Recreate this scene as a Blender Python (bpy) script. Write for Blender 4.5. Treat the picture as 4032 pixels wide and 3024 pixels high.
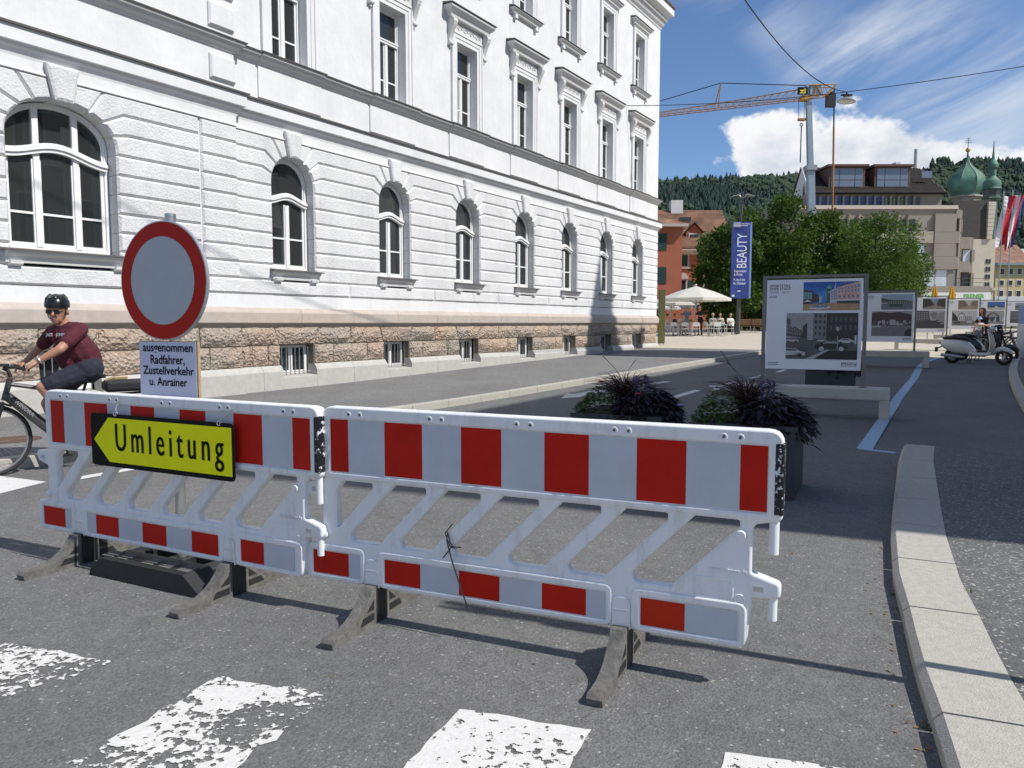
import bpy, math, random
from math import sin, cos, pi, radians, sqrt, atan2
from mathutils import Vector, Matrix
random.seed(7)
for o in list(bpy.data.objects): bpy.data.objects.remove(o)
scene = bpy.context.scene
COL = scene.collection

# ---------------------------------------------------------------- camera
HC = 1.5
cam_d = bpy.data.cameras.new('camera'); cam = bpy.data.objects.new('camera', cam_d); COL.objects.link(cam)
cam.location = (0, 0, HC); cam.rotation_euler = (radians(90 - 4.6), 0, 0)
cam_d.sensor_width = 36; cam_d.lens = 3000 / 4032 * 36; cam_d.clip_start = .05; cam_d.clip_end = 12000
scene.camera = cam
scene.render.resolution_x, scene.render.resolution_y = 1024, 768

# ---------------------------------------------------------------- sun, sky, exposure
SUN_AZ, SUN_EL = 114.2, 49.0
sv = Vector((sin(radians(SUN_AZ)) * cos(radians(SUN_EL)), cos(radians(SUN_AZ)) * cos(radians(SUN_EL)), sin(radians(SUN_EL))))
sd = bpy.data.lights.new('sun', 'SUN'); sd.energy = 4.8; sd.angle = radians(.53); sd.color = (1, .968, .92)
so = bpy.data.objects.new('sun', sd); COL.objects.link(so); so.rotation_euler = (-sv).to_track_quat('-Z', 'Y').to_euler()
so.location = (30, -10, 60)
scene.view_settings.view_transform = 'Standard'; scene.view_settings.look = 'None'
scene.view_settings.exposure = 0.0; scene.view_settings.gamma = 1.0
scene.view_settings.use_curve_mapping = False

W = bpy.data.worlds.new('World'); scene.world = W; W.use_nodes = True
nt = W.node_tree; nt.nodes.clear()
def wn(t, **kw):
    n = nt.nodes.new(t)
    for k, v in kw.items(): setattr(n, k, v)
    return n
def wm(op, a, b=None, c=None, clamp=False):
    n = nt.nodes.new('ShaderNodeMath'); n.operation = op; n.use_clamp = clamp
    for i, v in enumerate((a, b, c)):
        if v is None: continue
        if isinstance(v, (int, float)): n.inputs[i].default_value = v
        else: nt.links.new(v, n.inputs[i])
    return n.outputs[0]
sky = wn('ShaderNodeTexSky', sky_type='NISHITA'); sky.sun_disc = False
sky.sun_elevation = radians(SUN_EL); sky.sun_rotation = radians(SUN_AZ); sky.air_density = 1.0; sky.dust_density = .35; sky.ozone_density = 2.2; sky.altitude = 400
tc = wn('ShaderNodeTexCoord'); sep = wn('ShaderNodeSeparateXYZ'); nt.links.new(tc.outputs['Generated'], sep.inputs[0])
X, Y, Z = sep.outputs
el = wm('ARCSINE', Z); azn = wm('ARCTAN2', X, Y)
def comb(a, b, c=0.0):
    n = nt.nodes.new('ShaderNodeCombineXYZ')
    for i, v in enumerate((a, b, c)):
        if isinstance(v, (int, float)): n.inputs[i].default_value = v
        else: nt.links.new(v, n.inputs[i])
    return n.outputs[0]
def wnoise(vec, scale, detail=6, rough=.55, dist=0):
    n = wn('ShaderNodeTexNoise'); nt.links.new(vec, n.inputs['Vector']); n.inputs['Scale'].default_value = scale
    n.inputs['Detail'].default_value = detail; n.inputs['Roughness'].default_value = rough; n.inputs['Distortion'].default_value = dist
    return n.outputs['Fac']
def wmap(v, a, b, c=0.0, d=1.0):
    n = wn('ShaderNodeMapRange'); n.interpolation_type = 'SMOOTHSTEP'; nt.links.new(v, n.inputs[0])
    for i, q in enumerate((a, b, c, d)): n.inputs[i + 1].default_value = q
    return n.outputs[0]
# cumulus bank low over the hills, all round the horizon
CT, CS, VS = .203, 3.7, 10.4
cv = comb(wm('SUBTRACT', azn, .235), wm('MULTIPLY', el, 1.35), CS)
c_big = wnoise(cv, 3.6, 2, .5); c_fine = wnoise(cv, 11.0, 6, .6, .15)
top = wm('ADD', wm('MULTIPLY', wm('SUBTRACT', c_big, .5), .55), CT)       # wobbling top of the bank, radians
dens = wm('ADD', wm('SUBTRACT', top, el), wm('MULTIPLY', wm('SUBTRACT', c_fine, .5), .23))
cum = wmap(dens, -.004, .024)
shade = wmap(wm('ADD', dens, wm('MULTIPLY', wm('SUBTRACT', wnoise(cv, 15, 4, .55), .5), .26)), .0, .15)
# thin wind-drawn veils
rot = comb(wm('ADD', wm('MULTIPLY', azn, 1.1), wm('MULTIPLY', el, -.5)), wm('ADD', wm('MULTIPLY', el, 3.4), wm('MULTIPLY', azn, -1.15)), VS)
veil = wm('MULTIPLY', wmap(wnoise(rot, 3.0, 5, .62, .5), .40, .74), wmap(wnoise(comb(azn, wm('MULTIPLY', el, 1.6), VS + 7.7), 2.6, 1, .5), .44, .62))
ccol = wn('ShaderNodeMix', data_type='RGBA'); nt.links.new(shade, ccol.inputs[0])
ccol.inputs[6].default_value = (9.9, 10., 10.2, 1); ccol.inputs[7].default_value = (6.0, 6.6, 7.6, 1)
m1 = wn('ShaderNodeMix', data_type='RGBA'); nt.links.new(wm('MULTIPLY', veil, .85), m1.inputs[0]); m1.inputs[7].default_value = (8.4, 8.8, 9.4, 1)
gain = wn('ShaderNodeMix', data_type='RGBA', blend_type='MULTIPLY'); gain.inputs[0].default_value = 1; gain.inputs[7].default_value = (.94, 1.10, 1.31, 1)
nt.links.new(sky.outputs[0], gain.inputs[6])
m2 = wn('ShaderNodeMix', data_type='RGBA'); nt.links.new(gain.outputs[2], m1.inputs[6]); nt.links.new(cum, m2.inputs[0])
nt.links.new(m1.outputs[2], m2.inputs[6]); nt.links.new(ccol.outputs[2], m2.inputs[7])
bg = wn('ShaderNodeBackground'); bg.inputs[1].default_value = .096; nt.links.new(m2.outputs[2], bg.inputs[0])
wo = wn('ShaderNodeOutputWorld'); nt.links.new(bg.outputs[0], wo.inputs[0])

# ---------------------------------------------------------------- pixel helpers (measurements of the place)
PITCH = radians(4.6); AZ = radians(32.112)
ES = Vector((sin(AZ), cos(AZ), 0)); EW = Vector((cos(AZ), -sin(AZ), 0))
def gz(x, y):
    s = x * ES.x + y * ES.y; w = x * EW.x + y * EW.y; m = .017 * (1 if w < -6 else .62 if w > 6 else .81 - .19 * w / 6)
    if s < 9: return 0.0
    if s < 13: return m * (s - 9) ** 2 / 8
    return m * (min(s, 60) - 11)
def sw(s, w, dz=0.0):
    p = ES * s + EW * w; return Vector((p.x, p.y, gz(p.x, p.y) + dz))
def ray(px, py):
    a, b = (px - 2016) / 3000, (py - 1512) / 3000
    return Vector((a, -b * sin(PITCH) + cos(PITCH), -b * cos(PITCH) - sin(PITCH)))
def at(px, py, yy):
    d = ray(px, py); return Vector((0, 0, HC)) + d * (yy / d.y)
def gg(px, py, dz=0.0):
    z = 0; d = ray(px, py)
    for _ in range(60):
        t = (z + dz - HC) / d.z; P = d * t; z = .5 * z + .5 * gz(P.x, P.y)
    return Vector((P.x, P.y, z + dz))

# ---------------------------------------------------------------- materials
MATS = {}
def mat(name, col, rough=.6, var=0.0, vs=4.0, bump=0.0, bs=60.0, metal=0.0, spec=.5, coat=0.0, coords='pos', det=5, trans=0.0):
    m = bpy.data.materials.new(name); m.use_nodes = True; MATS[name] = m
    t = m.node_tree; b = t.nodes['Principled BSDF']
    b.inputs['Base Color'].default_value = (*col, 1); b.inputs['Roughness'].default_value = rough
    b.inputs['Metallic'].default_value = metal; b.inputs['Specular IOR Level'].default_value = spec
    b.inputs['Coat Weight'].default_value = coat; b.inputs['Transmission Weight'].default_value = trans
    m.diffuse_color = (*col, 1)
    if var or bump:
        if coords == 'pos': g = t.nodes.new('ShaderNodeNewGeometry').outputs['Position']
        else: g = t.nodes.new('ShaderNodeTexCoord').outputs['Object']
    if var:
        n = t.nodes.new('ShaderNodeTexNoise'); n.inputs['Scale'].default_value = vs; n.inputs['Detail'].default_value = det; n.inputs['Roughness'].default_value = .65
        t.links.new(g, n.inputs['Vector'])
        r = t.nodes.new('ShaderNodeMapRange'); r.inputs[1].default_value = .3; r.inputs[2].default_value = .7
        r.inputs[3].default_value = 1 - var; r.inputs[4].default_value = 1 + var; t.links.new(n.outputs['Fac'], r.inputs[0])
        x = t.nodes.new('ShaderNodeVectorMath'); x.operation = 'SCALE'; x.inputs[0].default_value = col
        t.links.new(r.outputs[0], x.inputs['Scale']); t.links.new(x.outputs[0], b.inputs['Base Color'])
    if bump:
        n2 = t.nodes.new('ShaderNodeTexNoise'); n2.inputs['Scale'].default_value = bs; n2.inputs['Detail'].default_value = 4
        t.links.new(g, n2.inputs['Vector'])
        bu = t.nodes.new('ShaderNodeBump'); bu.inputs['Strength'].default_value = min(bump, 1.0); bu.inputs['Distance'].default_value = .02 * max(1, bump)
        t.links.new(n2.outputs['Fac'], bu.inputs['Height']); t.links.new(bu.outputs[0], b.inputs['Normal'])
    return m
def nodes(m): return m.node_tree, m.node_tree.nodes['Principled BSDF']
def nn(t, typ, **kw):
    n = t.nodes.new(typ)
    for k, v in kw.items(): setattr(n, k, v)
    return n
def mmix(t, fac, a, b):
    n = nn(t, 'ShaderNodeMix', data_type='RGBA')
    for i, v in ((0, fac), (6, a), (7, b)):
        if isinstance(v, (int, float)): n.inputs[i].default_value = v
        elif isinstance(v, tuple): n.inputs[i].default_value = (*v, 1) if len(v) == 3 else v
        else: t.links.new(v, n.inputs[i])
    return n.outputs[2]
def mrange(t, v, a, b, c=0.0, d=1.0):
    n = nn(t, 'ShaderNodeMapRange'); t.links.new(v, n.inputs[0])
    for i, q in enumerate((a, b, c, d)): n.inputs[i + 1].default_value = q
    return n.outputs[0]
def mnoise(t, vec, scale, detail=4, rough=.6, out='Fac'):
    n = nn(t, 'ShaderNodeTexNoise'); t.links.new(vec, n.inputs['Vector']); n.inputs['Scale'].default_value = scale
    n.inputs['Detail'].default_value = detail; n.inputs['Roughness'].default_value = rough; return n.outputs[out]
def mvor(t, vec, scale, feature='F1', out='Color'):
    n = nn(t, 'ShaderNodeTexVoronoi'); n.feature = feature; t.links.new(vec, n.inputs['Vector']); n.inputs['Scale'].default_value = scale; return n.outputs[out]

def asphalt(name, base, chip, chipcut=.93, scale=62, warm=(1, 1, 1)):
    m = mat(name, base, .86); t, b = nodes(m)
    g = nn(t, 'ShaderNodeNewGeometry').outputs['Position']
    vc = nn(t, 'ShaderNodeSeparateColor'); t.links.new(mvor(t, g, scale), vc.inputs[0])
    grey = mrange(t, vc.outputs[1], 0, 1, .76, 1.24)
    big = mrange(t, mnoise(t, g, .55, 5, .6), .3, .7, .86, 1.13)
    mid = mrange(t, mnoise(t, g, 9, 4, .6), .3, .7, .88, 1.12)
    k = nn(t, 'ShaderNodeMath', operation='MULTIPLY'); t.links.new(grey, k.inputs[0]); t.links.new(big, k.inputs[1])
    k2 = nn(t, 'ShaderNodeMath', operation='MULTIPLY'); t.links.new(k.outputs[0], k2.inputs[0]); t.links.new(mid, k2.inputs[1])
    x = nn(t, 'ShaderNodeVectorMath', operation='SCALE'); x.inputs[0].default_value = base; t.links.new(k2.outputs[0], x.inputs['Scale'])
    cut = mrange(t, vc.outputs[0], chipcut, chipcut + .01)
    c = mmix(t, cut, x.outputs[0], chip)
    # brownish dust patches
    dust = mrange(t, mnoise(t, g, .9, 6, .7), .58, .78, 0, .45)
    c = mmix(t, dust, c, (base[0] * 1.16, base[1] * 1.1, base[2] * 1.0))
    # long faint lanes and stains
    st = nn(t, 'ShaderNodeMapping'); st.inputs['Rotation'].default_value = (0, 0, AZ); st.inputs['Scale'].default_value = (1.0, .12, 1); t.links.new(g, st.inputs['Vector'])
    c = mmix(t, mrange(t, mnoise(t, st.outputs[0], .9, 4, .6), .52, .72, 0, .35), c, (base[0] * .72, base[1] * .72, base[2] * .73))
    c = mmix(t, mrange(t, mnoise(t, g, 2.3, 3, .5), .66, .72, 0, .22), c, (base[0] * .6, base[1] * .6, base[2] * .6))
    t.links.new(c, b.inputs['Base Color'])
    bu = nn(t, 'ShaderNodeBump'); bu.inputs['Strength'].default_value = .55; bu.inputs['Distance'].default_value = .006
    t.links.new(mvor(t, g, scale * .9, 'F1', 'Distance'), bu.inputs['Height']); t.links.new(bu.outputs[0], b.inputs['Normal'])
    return m
asphalt('asphalt_road', (.140, .138, .133), (.33, .32, .285), .982, 105)
asphalt('asphalt_walk', (.165, .163, .158), (.36, .34, .31), .96, 90)
asphalt('asphalt_coarse', (.125, .123, .119), (.36, .345, .31), .93, 85)
mat('ground_far', (.09, .10, .05), .95, .3, .02)
def stucco(name, col, bump, bs, var=.05, dist=.02):
    m = mat(name, col, .85); t, b = nodes(m)
    g = nn(t, 'ShaderNodeNewGeometry').outputs['Position']
    v1 = mrange(t, mnoise(t, g, 1.2, 6, .7), .3, .75, 1 + var, 1 - var * 1.6)
    st = nn(t, 'ShaderNodeVectorMath', operation='MULTIPLY'); t.links.new(g, st.inputs[0]); st.inputs[1].default_value = (3, 3, .35)
    v2 = mrange(t, mnoise(t, st.outputs[0], 1.6, 5, .65), .5, .8, 1, 1 - var * 1.3)
    k = nn(t, 'ShaderNodeMath', operation='MULTIPLY'); t.links.new(v1, k.inputs[0]); t.links.new(v2, k.inputs[1])
    x = nn(t, 'ShaderNodeVectorMath', operation='SCALE'); x.inputs[0].default_value = col; t.links.new(k.outputs[0], x.inputs['Scale'])
    t.links.new(x.outputs[0], b.inputs['Base Color'])
    bu = nn(t, 'ShaderNodeBump'); bu.inputs['Strength'].default_value = bump; bu.inputs['Distance'].default_value = dist
    t.links.new(mnoise(t, g, bs, 5, .6), bu.inputs['Height']); t.links.new(bu.outputs[0], b.inputs['Normal'])
    return m
stucco('plaster_white', (.745, .745, .74), .25, 9, .06)
stucco('stucco_white', (.725, .722, .715), .9, 26, .10, .022)
stucco('trim_grey', (.66, .655, .64), .1, 30, .05)
mat('window_white', (.80, .80, .78), .45, .03, 6)
mat('flashing', (.16, .15, .135), .5, .15, 3, metal=.3)
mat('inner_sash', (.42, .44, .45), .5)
mat('room_shade', (.085, .085, .08), .9, .5, .8); mat('curtain', (.30, .29, .26), .9, .1, 4); mat('frosted', (.42, .50, .46), .5)  # room wall colour is darkened to stand for deep unlit rooms
mat('zinc', (.34, .36, .37), .45, .1, 3, metal=.6)
def glass(name, tint=(.02, .025, .025), refl=1.0):
    m = bpy.data.materials.new(name); m.use_nodes = True; MATS[name] = m; t = m.node_tree; t.nodes.clear()
    tr = nn(t, 'ShaderNodeBsdfTransparent'); tr.inputs[0].default_value = (.72, .76, .75, 1)
    gl = nn(t, 'ShaderNodeBsdfGlossy'); gl.inputs['Roughness'].default_value = .015; gl.inputs[0].default_value = (refl, refl, refl, 1)
    fr = nn(t, 'ShaderNodeFresnel'); fr.inputs[0].default_value = 1.5
    mx = nn(t, 'ShaderNodeMixShader'); t.links.new(fr.outputs[0], mx.inputs[0]); t.links.new(tr.outputs[0], mx.inputs[1]); t.links.new(gl.outputs[0], mx.inputs[2])
    o = nn(t, 'ShaderNodeOutputMaterial'); df = nn(t, 'ShaderNodeBsdfDiffuse'); df.inputs[0].default_value = (.34, .37, .36, 1); m2_ = nn(t, 'ShaderNodeMixShader'); m2_.inputs[0].default_value = .075
    t.links.new(mx.outputs[0], m2_.inputs[1]); t.links.new(df.outputs[0], m2_.inputs[2]); t.links.new(m2_.outputs[0], o.inputs[0]); return m
glass('pane_glass')
def pebble(name, c1, c2, scale, bump):
    m = mat(name, c1, .85); t, b = nodes(m); g = nn(t, 'ShaderNodeNewGeometry').outputs['Position']
    s = nn(t, 'ShaderNodeSeparateColor'); t.links.new(mvor(t, g, scale), s.inputs[0])
    c = mmix(t, s.outputs[0], c1, c2)
    c = mmix(t, mrange(t, mnoise(t, g, .8, 3), .35, .65), c, tuple(q * 1.0 * w for q, w in zip(c2, (1.05, .9, .85))))
    c = mmix(t, mrange(t, s.outputs[1], .9, .92, 0, .6), c, (.5, .47, .42))
    t.links.new(c, b.inputs['Base Color'])
    a = nn(t, 'ShaderNodeMath', operation='ADD'); t.links.new(mvor(t, g, scale * .7, 'F1', 'Distance'), a.inputs[0]); t.links.new(mnoise(t, g, scale * .6, 5), a.inputs[1])
    bu = nn(t, 'ShaderNodeBump'); bu.inputs['Strength'].default_value = 1; bu.inputs['Distance'].default_value = bump
    t.links.new(a.outputs[0], bu.inputs['Height']); t.links.new(bu.outputs[0], b.inputs['Normal']); return m
pebble('rock_brown', (.34, .295, .24), (.42, .365, .295), 26, .045)
pebble('rock_tan', (.42, .34, .235), (.47, .39, .285), 26, .045)
mat('mortar', (.20, .17, .13), .95, .2, 6)
mat('granite_band', (.47, .405, .35), .75, .10, 5, .15, 90)
mat('granite_plinth', (.47, .455, .415), .8, .09, 7, .2, 80)
mat('kerb_granite', (.43, .405, .35), .82, .12, 26, .35, 120)
mat('plaza_beige', (.50, .44, .34), .85, .07, 1.5, .1, 60)
mat('steel_galv', (.42, .43, .43), .42, .12, 9, metal=.75)
mat('black_rubber', (.02, .02, .02), .65, .25, 30)
mat('matte_black', (.012, .012, .013), .5)

# ---------------------------------------------------------------- mesh helpers
class MB:
    def __init__(s): s.v = []; s.f = []; s.m = []; s.c = []
    def add(s, vs, fs, mi=0, T=None, col=None):
        o = len(s.v)
        s.v += [tuple(T @ Vector(v)) for v in vs] if T is not None else [tuple(v) for v in vs]
        s.f += [tuple(i + o for i in f) for f in fs]; s.m += [mi] * len(fs); s.c += [col] * len(fs); return s
    def box(s, x0, x1, y0, y1, z0, z1, mi=0, T=None, col=None):
        v = [(x, y, z) for z in (z0, z1) for y in (y0, y1) for x in (x0, x1)]
        return s.add(v, [(0, 2, 3, 1), (4, 5, 7, 6), (0, 1, 5, 4), (2, 6, 7, 3), (0, 4, 6, 2), (1, 3, 7, 5)], mi, T, col)
    def rbox(s, x0, x1, y0, y1, z0, z1, b=.01, mi=0, T=None):
        v = []; f = []
        for z, k in ((z0, b), (z0 + b, 0), (z1 - b, 0), (z1, b)):
            v += [(x0 + k + b * (k == 0) , y0 + k, z), (x1 - k - b * (k == 0), y0 + k, z), (x1 - k, y0 + k + b * (k == 0), z), (x1 - k, y1 - k - b * (k == 0), z),
                  (x1 - k - b * (k == 0), y1 - k, z), (x0 + k + b * (k == 0), y1 - k, z), (x0 + k, y1 - k - b * (k == 0), z), (x0 + k, y0 + k + b * (k == 0), z)]
        for r in range(3):
            for i in range(8): j = (i + 1) % 8; f.append((r * 8 + i, r * 8 + j, r * 8 + 8 + j, r * 8 + 8 + i))
        f += [tuple(range(7, -1, -1)), tuple(range(24, 32))]
        return s.add(v, f, mi, T)
    def prism(s, poly, a0, a1, axis='y', mi=0, T=None, col=None):
        n = len(poly); mk = {'y': lambda p, a: (p[0], a, p[1]), 'z': lambda p, a: (p[0], p[1], a), 'x': lambda p, a: (a, p[0], p[1])}[axis]
        v = [mk(p, a0) for p in poly] + [mk(p, a1) for p in poly]
        f = [tuple(range(n)), tuple(range(2 * n - 1, n - 1, -1))] + [(i, i + n, (i + 1) % n + n, (i + 1) % n) for i in range(n)]
        return s.add(v, f, mi, T, col)
    def sheet(s, pts, mi=0, T=None, col=None): return s.add(pts, [tuple(range(len(pts)))], mi, T, col)
    def cushion(s, poly, yb, yf, bev, ins, mi=0, T=None):
        q = inset(poly, ins); n = len(poly)
        v = [(x, yb, z) for x, z in poly] + [(x, yf + bev, z) for x, z in poly] + [(x, yf, z) for x, z in q]
        f = [(i + k * n, (i + 1) % n + k * n, (i + 1) % n + (k + 1) * n, i + (k + 1) * n) for k in (0, 1) for i in range(n)]
        f.append(tuple(range(2 * n, 3 * n))); return s.add(v, f, mi, T)
    def tube(s, path, r, n=8, mi=0, T=None, cap=True, col=None):
        P = [Vector(p) for p in path]; R = r if isinstance(r, (list, tuple)) else [r] * len(P)
        v = []; f = []; up = None
        for i, p in enumerate(P):
            d = (P[min(i + 1, len(P) - 1)] - P[max(i - 1, 0)]).normalized()
            if up is None: up = Vector((0, 0, 1)) if abs(d.z) < .9 else Vector((1, 0, 0))
            a = d.cross(up).normalized(); bq = a.cross(d).normalized(); up = bq
            for k in range(n):
                w = 2 * pi * k / n; v.append(p + (a * cos(w) + bq * sin(w)) * R[i])
        for i in range(len(P) - 1):
            for k in range(n): j = (k + 1) % n; f.append((i * n + k, i * n + j, i * n + n + j, i * n + n + k))
        if cap: f += [tuple(range(n - 1, -1, -1)), tuple(range((len(P) - 1) * n, len(P) * n))]
        return s.add(v, f, mi, T, col)
    def lathe(s, prof, n=16, mi=0, T=None, ax='z'):
        v = []; f = []
        for r, z in prof:
            for k in range(n):
                w = 2 * pi * k / n
                v.append((r * cos(w), r * sin(w), z) if ax == 'z' else ((r * cos(w), z, r * sin(w)) if ax == 'y' else (z, r * cos(w), r * sin(w))))
        for i in range(len(prof) - 1):
            for k in range(n): j = (k + 1) % n; f.append((i * n + k, i * n + j, i * n + n + j, i * n + n + k))
        f += [tuple(range(n - 1, -1, -1)), tuple(range((len(prof) - 1) * n, len(prof) * n))]
        return s.add(v, f, mi, T)
    def ball(s, c, r, nu=12, nv=8, sc=(1, 1, 1), mi=0, T=None):
        prof = [(r * sin(pi * i / nv), -r * cos(pi * i / nv)) for i in range(nv + 1)]
        prof[0] = (r * .02, -r); prof[-1] = (r * .02, r)
        M = Matrix.Translation(c) @ Matrix.Diagonal((*sc, 1))
        return s.lathe(prof, nu, mi, (T @ M) if T is not None else M)
    def torus(s, R, r, n=32, k=8, mi=0, T=None):
        v = []; f = []
        for i in range(n):
            a = 2 * pi * i / n
            for j in range(k):
                b = 2 * pi * j / k; v.append(((R + r * cos(b)) * cos(a), r * sin(b), (R + r * cos(b)) * sin(a)))
        for i in range(n):
            for j in range(k): f.append((i * k + j, i * k + (j + 1) % k, (i + 1) % n * k + (j + 1) % k, (i + 1) % n * k + j))
        return s.add(v, f, mi, T)
    def run(s, prof, x0, x1, mi=0, T=None):      # moulding: profile (y,z) drawn along x
        n = len(prof); v = [(x0, y, z) for y, z in prof] + [(x1, y, z) for y, z in prof]
        f = [(i, i + 1, n + i + 1, n + i) for i in range(n - 1)] + [tuple(range(n - 1, -1, -1)), tuple(range(n, 2 * n))]
        return s.add(v, f, mi, T)
    def build(s, name, mats, parent=None, smooth=False, loc=None):
        me = bpy.data.meshes.new(name); me.from_pydata(s.v, [], s.f)
        for m in (mats if isinstance(mats, (list, tuple)) else [mats]): me.materials.append(MATS[m] if isinstance(m, str) else m)
        if any(s.m): me.polygons.foreach_set('material_index', s.m)
        if any(c is not None for c in s.c):
            a = me.color_attributes.new('Col', 'FLOAT_COLOR', 'CORNER'); i = 0
            for p, c in zip(me.polygons, s.c):
                c = c or (1, 1, 1)
                for li in p.loop_indices: a.data[li].color = (*c, 1)
        if smooth:
            me.polygons.foreach_set('use_smooth', [True] * len(me.polygons))
            try: me.set_sharp_from_angle(angle=radians(40 if smooth is True else smooth))
            except Exception: pass
        me.update()
        return link(name, me, parent, loc)
def inset(poly, d):
    n = len(poly); ar = sum(poly[i][0] * poly[(i + 1) % n][1] - poly[(i + 1) % n][0] * poly[i][1] for i in range(n)); sg = 1 if ar > 0 else -1
    out = []
    for i in range(n):
        a, b, c = poly[i - 1], poly[i], poly[(i + 1) % n]
        e1 = (b[0] - a[0], b[1] - a[1]); e2 = (c[0] - b[0], c[1] - b[1])
        l1 = math.hypot(*e1) or 1e-9; l2 = math.hypot(*e2) or 1e-9
        n1 = (-e1[1] / l1 * sg, e1[0] / l1 * sg); n2 = (-e2[1] / l2 * sg, e2[0] / l2 * sg)
        k = 1 + n1[0] * n2[0] + n1[1] * n2[1]; k = max(k, .5)
        out.append((b[0] + d * (n1[0] + n2[0]) / k, b[1] + d * (n1[1] + n2[1]) / k))
    return out
def link(name, data, parent=None, loc=None):
    o = bpy.data.objects.new(name, data); COL.objects.link(o)
    if parent: o.parent = parent
    if loc is not None: o.location = loc
    return o
def empty(name, loc, rz=0.0):
    o = link(name, None); o.location = loc; o.rotation_euler = (0, 0, rz); o.empty_display_size = .2; return o
def tag(o, label, cat, group=None):
    o['label'] = label; o['category'] = cat
    if group: o['group'] = group
    return o
def struct(o): o['kind'] = 'structure'; return o
def copy_tree(o, parent=None):
    c = o.copy(); COL.objects.link(c)
    if parent: c.parent = parent
    for ch in list(o.children): copy_tree(ch, c)
    return c
def bez2mesh(splines, extrude, bevel=0.0, res=2):
    cu = bpy.data.curves.new('c', 'CURVE'); cu.dimensions = '2D'; cu.fill_mode = 'BOTH'; cu.extrude = extrude; cu.bevel_depth = bevel; cu.bevel_resolution = res
    for pts in splines:
        sp = cu.splines.new('POLY'); sp.points.add(len(pts) - 1); sp.use_cyclic_u = True
        for p, q in zip(sp.points, pts): p.co = (q[0], q[1], 0, 1)
    o = bpy.data.objects.new('tmp', cu); COL.objects.link(o); bpy.context.view_layer.update()
    me = bpy.data.meshes.new_from_object(o.evaluated_get(bpy.context.evaluated_depsgraph_get()))
    bpy.data.objects.remove(o); bpy.data.curves.remove(cu); return me
def text_mesh(txt, size, ext=.0004, off=0.0, xs=1.0, align='LEFT', space=1.0, shear=0.0, line=1.0, bold=0.0):
    cu = bpy.data.curves.new('t', 'FONT'); cu.body = txt; cu.size = size; cu.extrude = ext; cu.offset = off; cu.align_x = align; cu.space_character = space; cu.shear = shear; cu.space_line = line; cu.resolution_u = 3
    o = bpy.data.objects.new('tmp', cu); COL.objects.link(o); bpy.context.view_layer.update()
    me = bpy.data.meshes.new_from_object(o.evaluated_get(bpy.context.evaluated_depsgraph_get()))
    bpy.data.objects.remove(o); bpy.data.curves.remove(cu)
    if xs != 1: me.transform(Matrix.Diagonal((xs, 1, 1, 1)))
    if bold:
        v = [tuple(q.co) for q in me.vertices]; f = [tuple(p.vertices) for p in me.polygons]; n = len(v); m2 = bpy.data.meshes.new('t')
        sh = [-bold, -bold / 2, 0, bold / 2, bold]
        m2.from_pydata([(x + s_, y, z + .0002 * i) for i, s_ in enumerate(sh) for x, y, z in v], [], [tuple(k + i * n for k in p) for i in range(5) for p in f]); return m2
    return me
RX90 = Matrix.Rotation(pi / 2, 4, 'X')
def put_text(name, txt, size, M, m, parent, **kw):
    me = text_mesh(txt, size, **kw); me.transform(M @ RX90); me.materials.clear(); me.materials.append(MATS[m] if isinstance(m, str) else m)
    return link(name, me, parent)
def rounded(pts, r, seg=4):
    out = []; n = len(pts); R = r if isinstance(r, (list, tuple)) else [r] * n
    for i in range(n):
        a, b, c = (Vector((*pts[j], 0)) for j in (i - 1, i, (i + 1) % n)); rr = R[i]
        if rr <= 0: out.append((b.x, b.y)); continue
        d1 = (a - b).normalized(); d2 = (c - b).normalized(); ang = d1.angle(d2) / 2; t = min(rr / math.tan(ang), (a - b).length * .48, (c - b).length * .48)
        p0, p1 = b + d1 * t, b + d2 * t
        for k in range(seg + 1):
            u = k / seg; q = p0 * (1 - u) ** 2 + b * 2 * u * (1 - u) + p1 * u * u; out.append((q.x, q.y))
    return out
# ================================================================ ground, road, pavements
g = MB()
xs = [-1500, -900, -300, -120, -60, -6, 6, 60, 120, 300, 900, 1500]
for sgn in [0]:
    ss = [-200, -20, 9, 10, 11, 12, 13, 60, 200, 600, 1900]
    grid = []
    for s in ss:
        row = []
        for w in xs:
            p = sw(s, w); row.append((p.x, p.y, p.z - .06))
        grid.append(row)
    n = len(xs)
    g.add([v for r in grid for v in r], [(i * n + j, i * n + j + 1, (i + 1) * n + j + 1, (i + 1) * n + j) for i in range(len(ss) - 1) for j in range(n - 1)])
struct(g.build('ground', 'ground_far'))
def sheet_sw(name, m, svals, wl, wr, dz):
    b = MB()
    for s0, s1 in zip(svals[:-1], svals[1:]):
        br = [-9e9] + [q for q in (-6, -3, 0, 3, 6) if wl(s0) < q < wr(s0) and wl(s1) < q < wr(s1)] + [9e9]
        for p, q in zip(br[:-1], br[1:]):
            c = lambda s, k: wl(s) if k < -8e9 else wr(s) if k > 8e9 else k
            b.sheet([sw(s0, c(s0, p), dz), sw(s0, c(s0, q), dz), sw(s1, c(s1, q), dz), sw(s1, c(s1, p), dz)])
    return struct(b.build(name, m))
SV = [-25, -10, 0, 4, 9, 9.7, 10.4, 11.1, 11.8, 12.4, 13, 17, 21, 25, 30.3]
KW = lambda s: -8.38 + (s - 4.16) * .043
sheet_sw('road', 'asphalt_road', SV + [35, 40, 45, 50, 60, 75], lambda s: -40, lambda s: 45, 0.0)
walk = sheet_sw('pavement_left', 'asphalt_walk', SV, lambda s: -13.0, lambda s: KW(s) - .17, .12)
sheet_sw('plaza', 'plaza_beige', [30.3, 35, 40, 45, 50, 60], lambda s: -60, lambda s: KW(s) - .17 if s < 44 else -6.5, .122)
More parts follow.
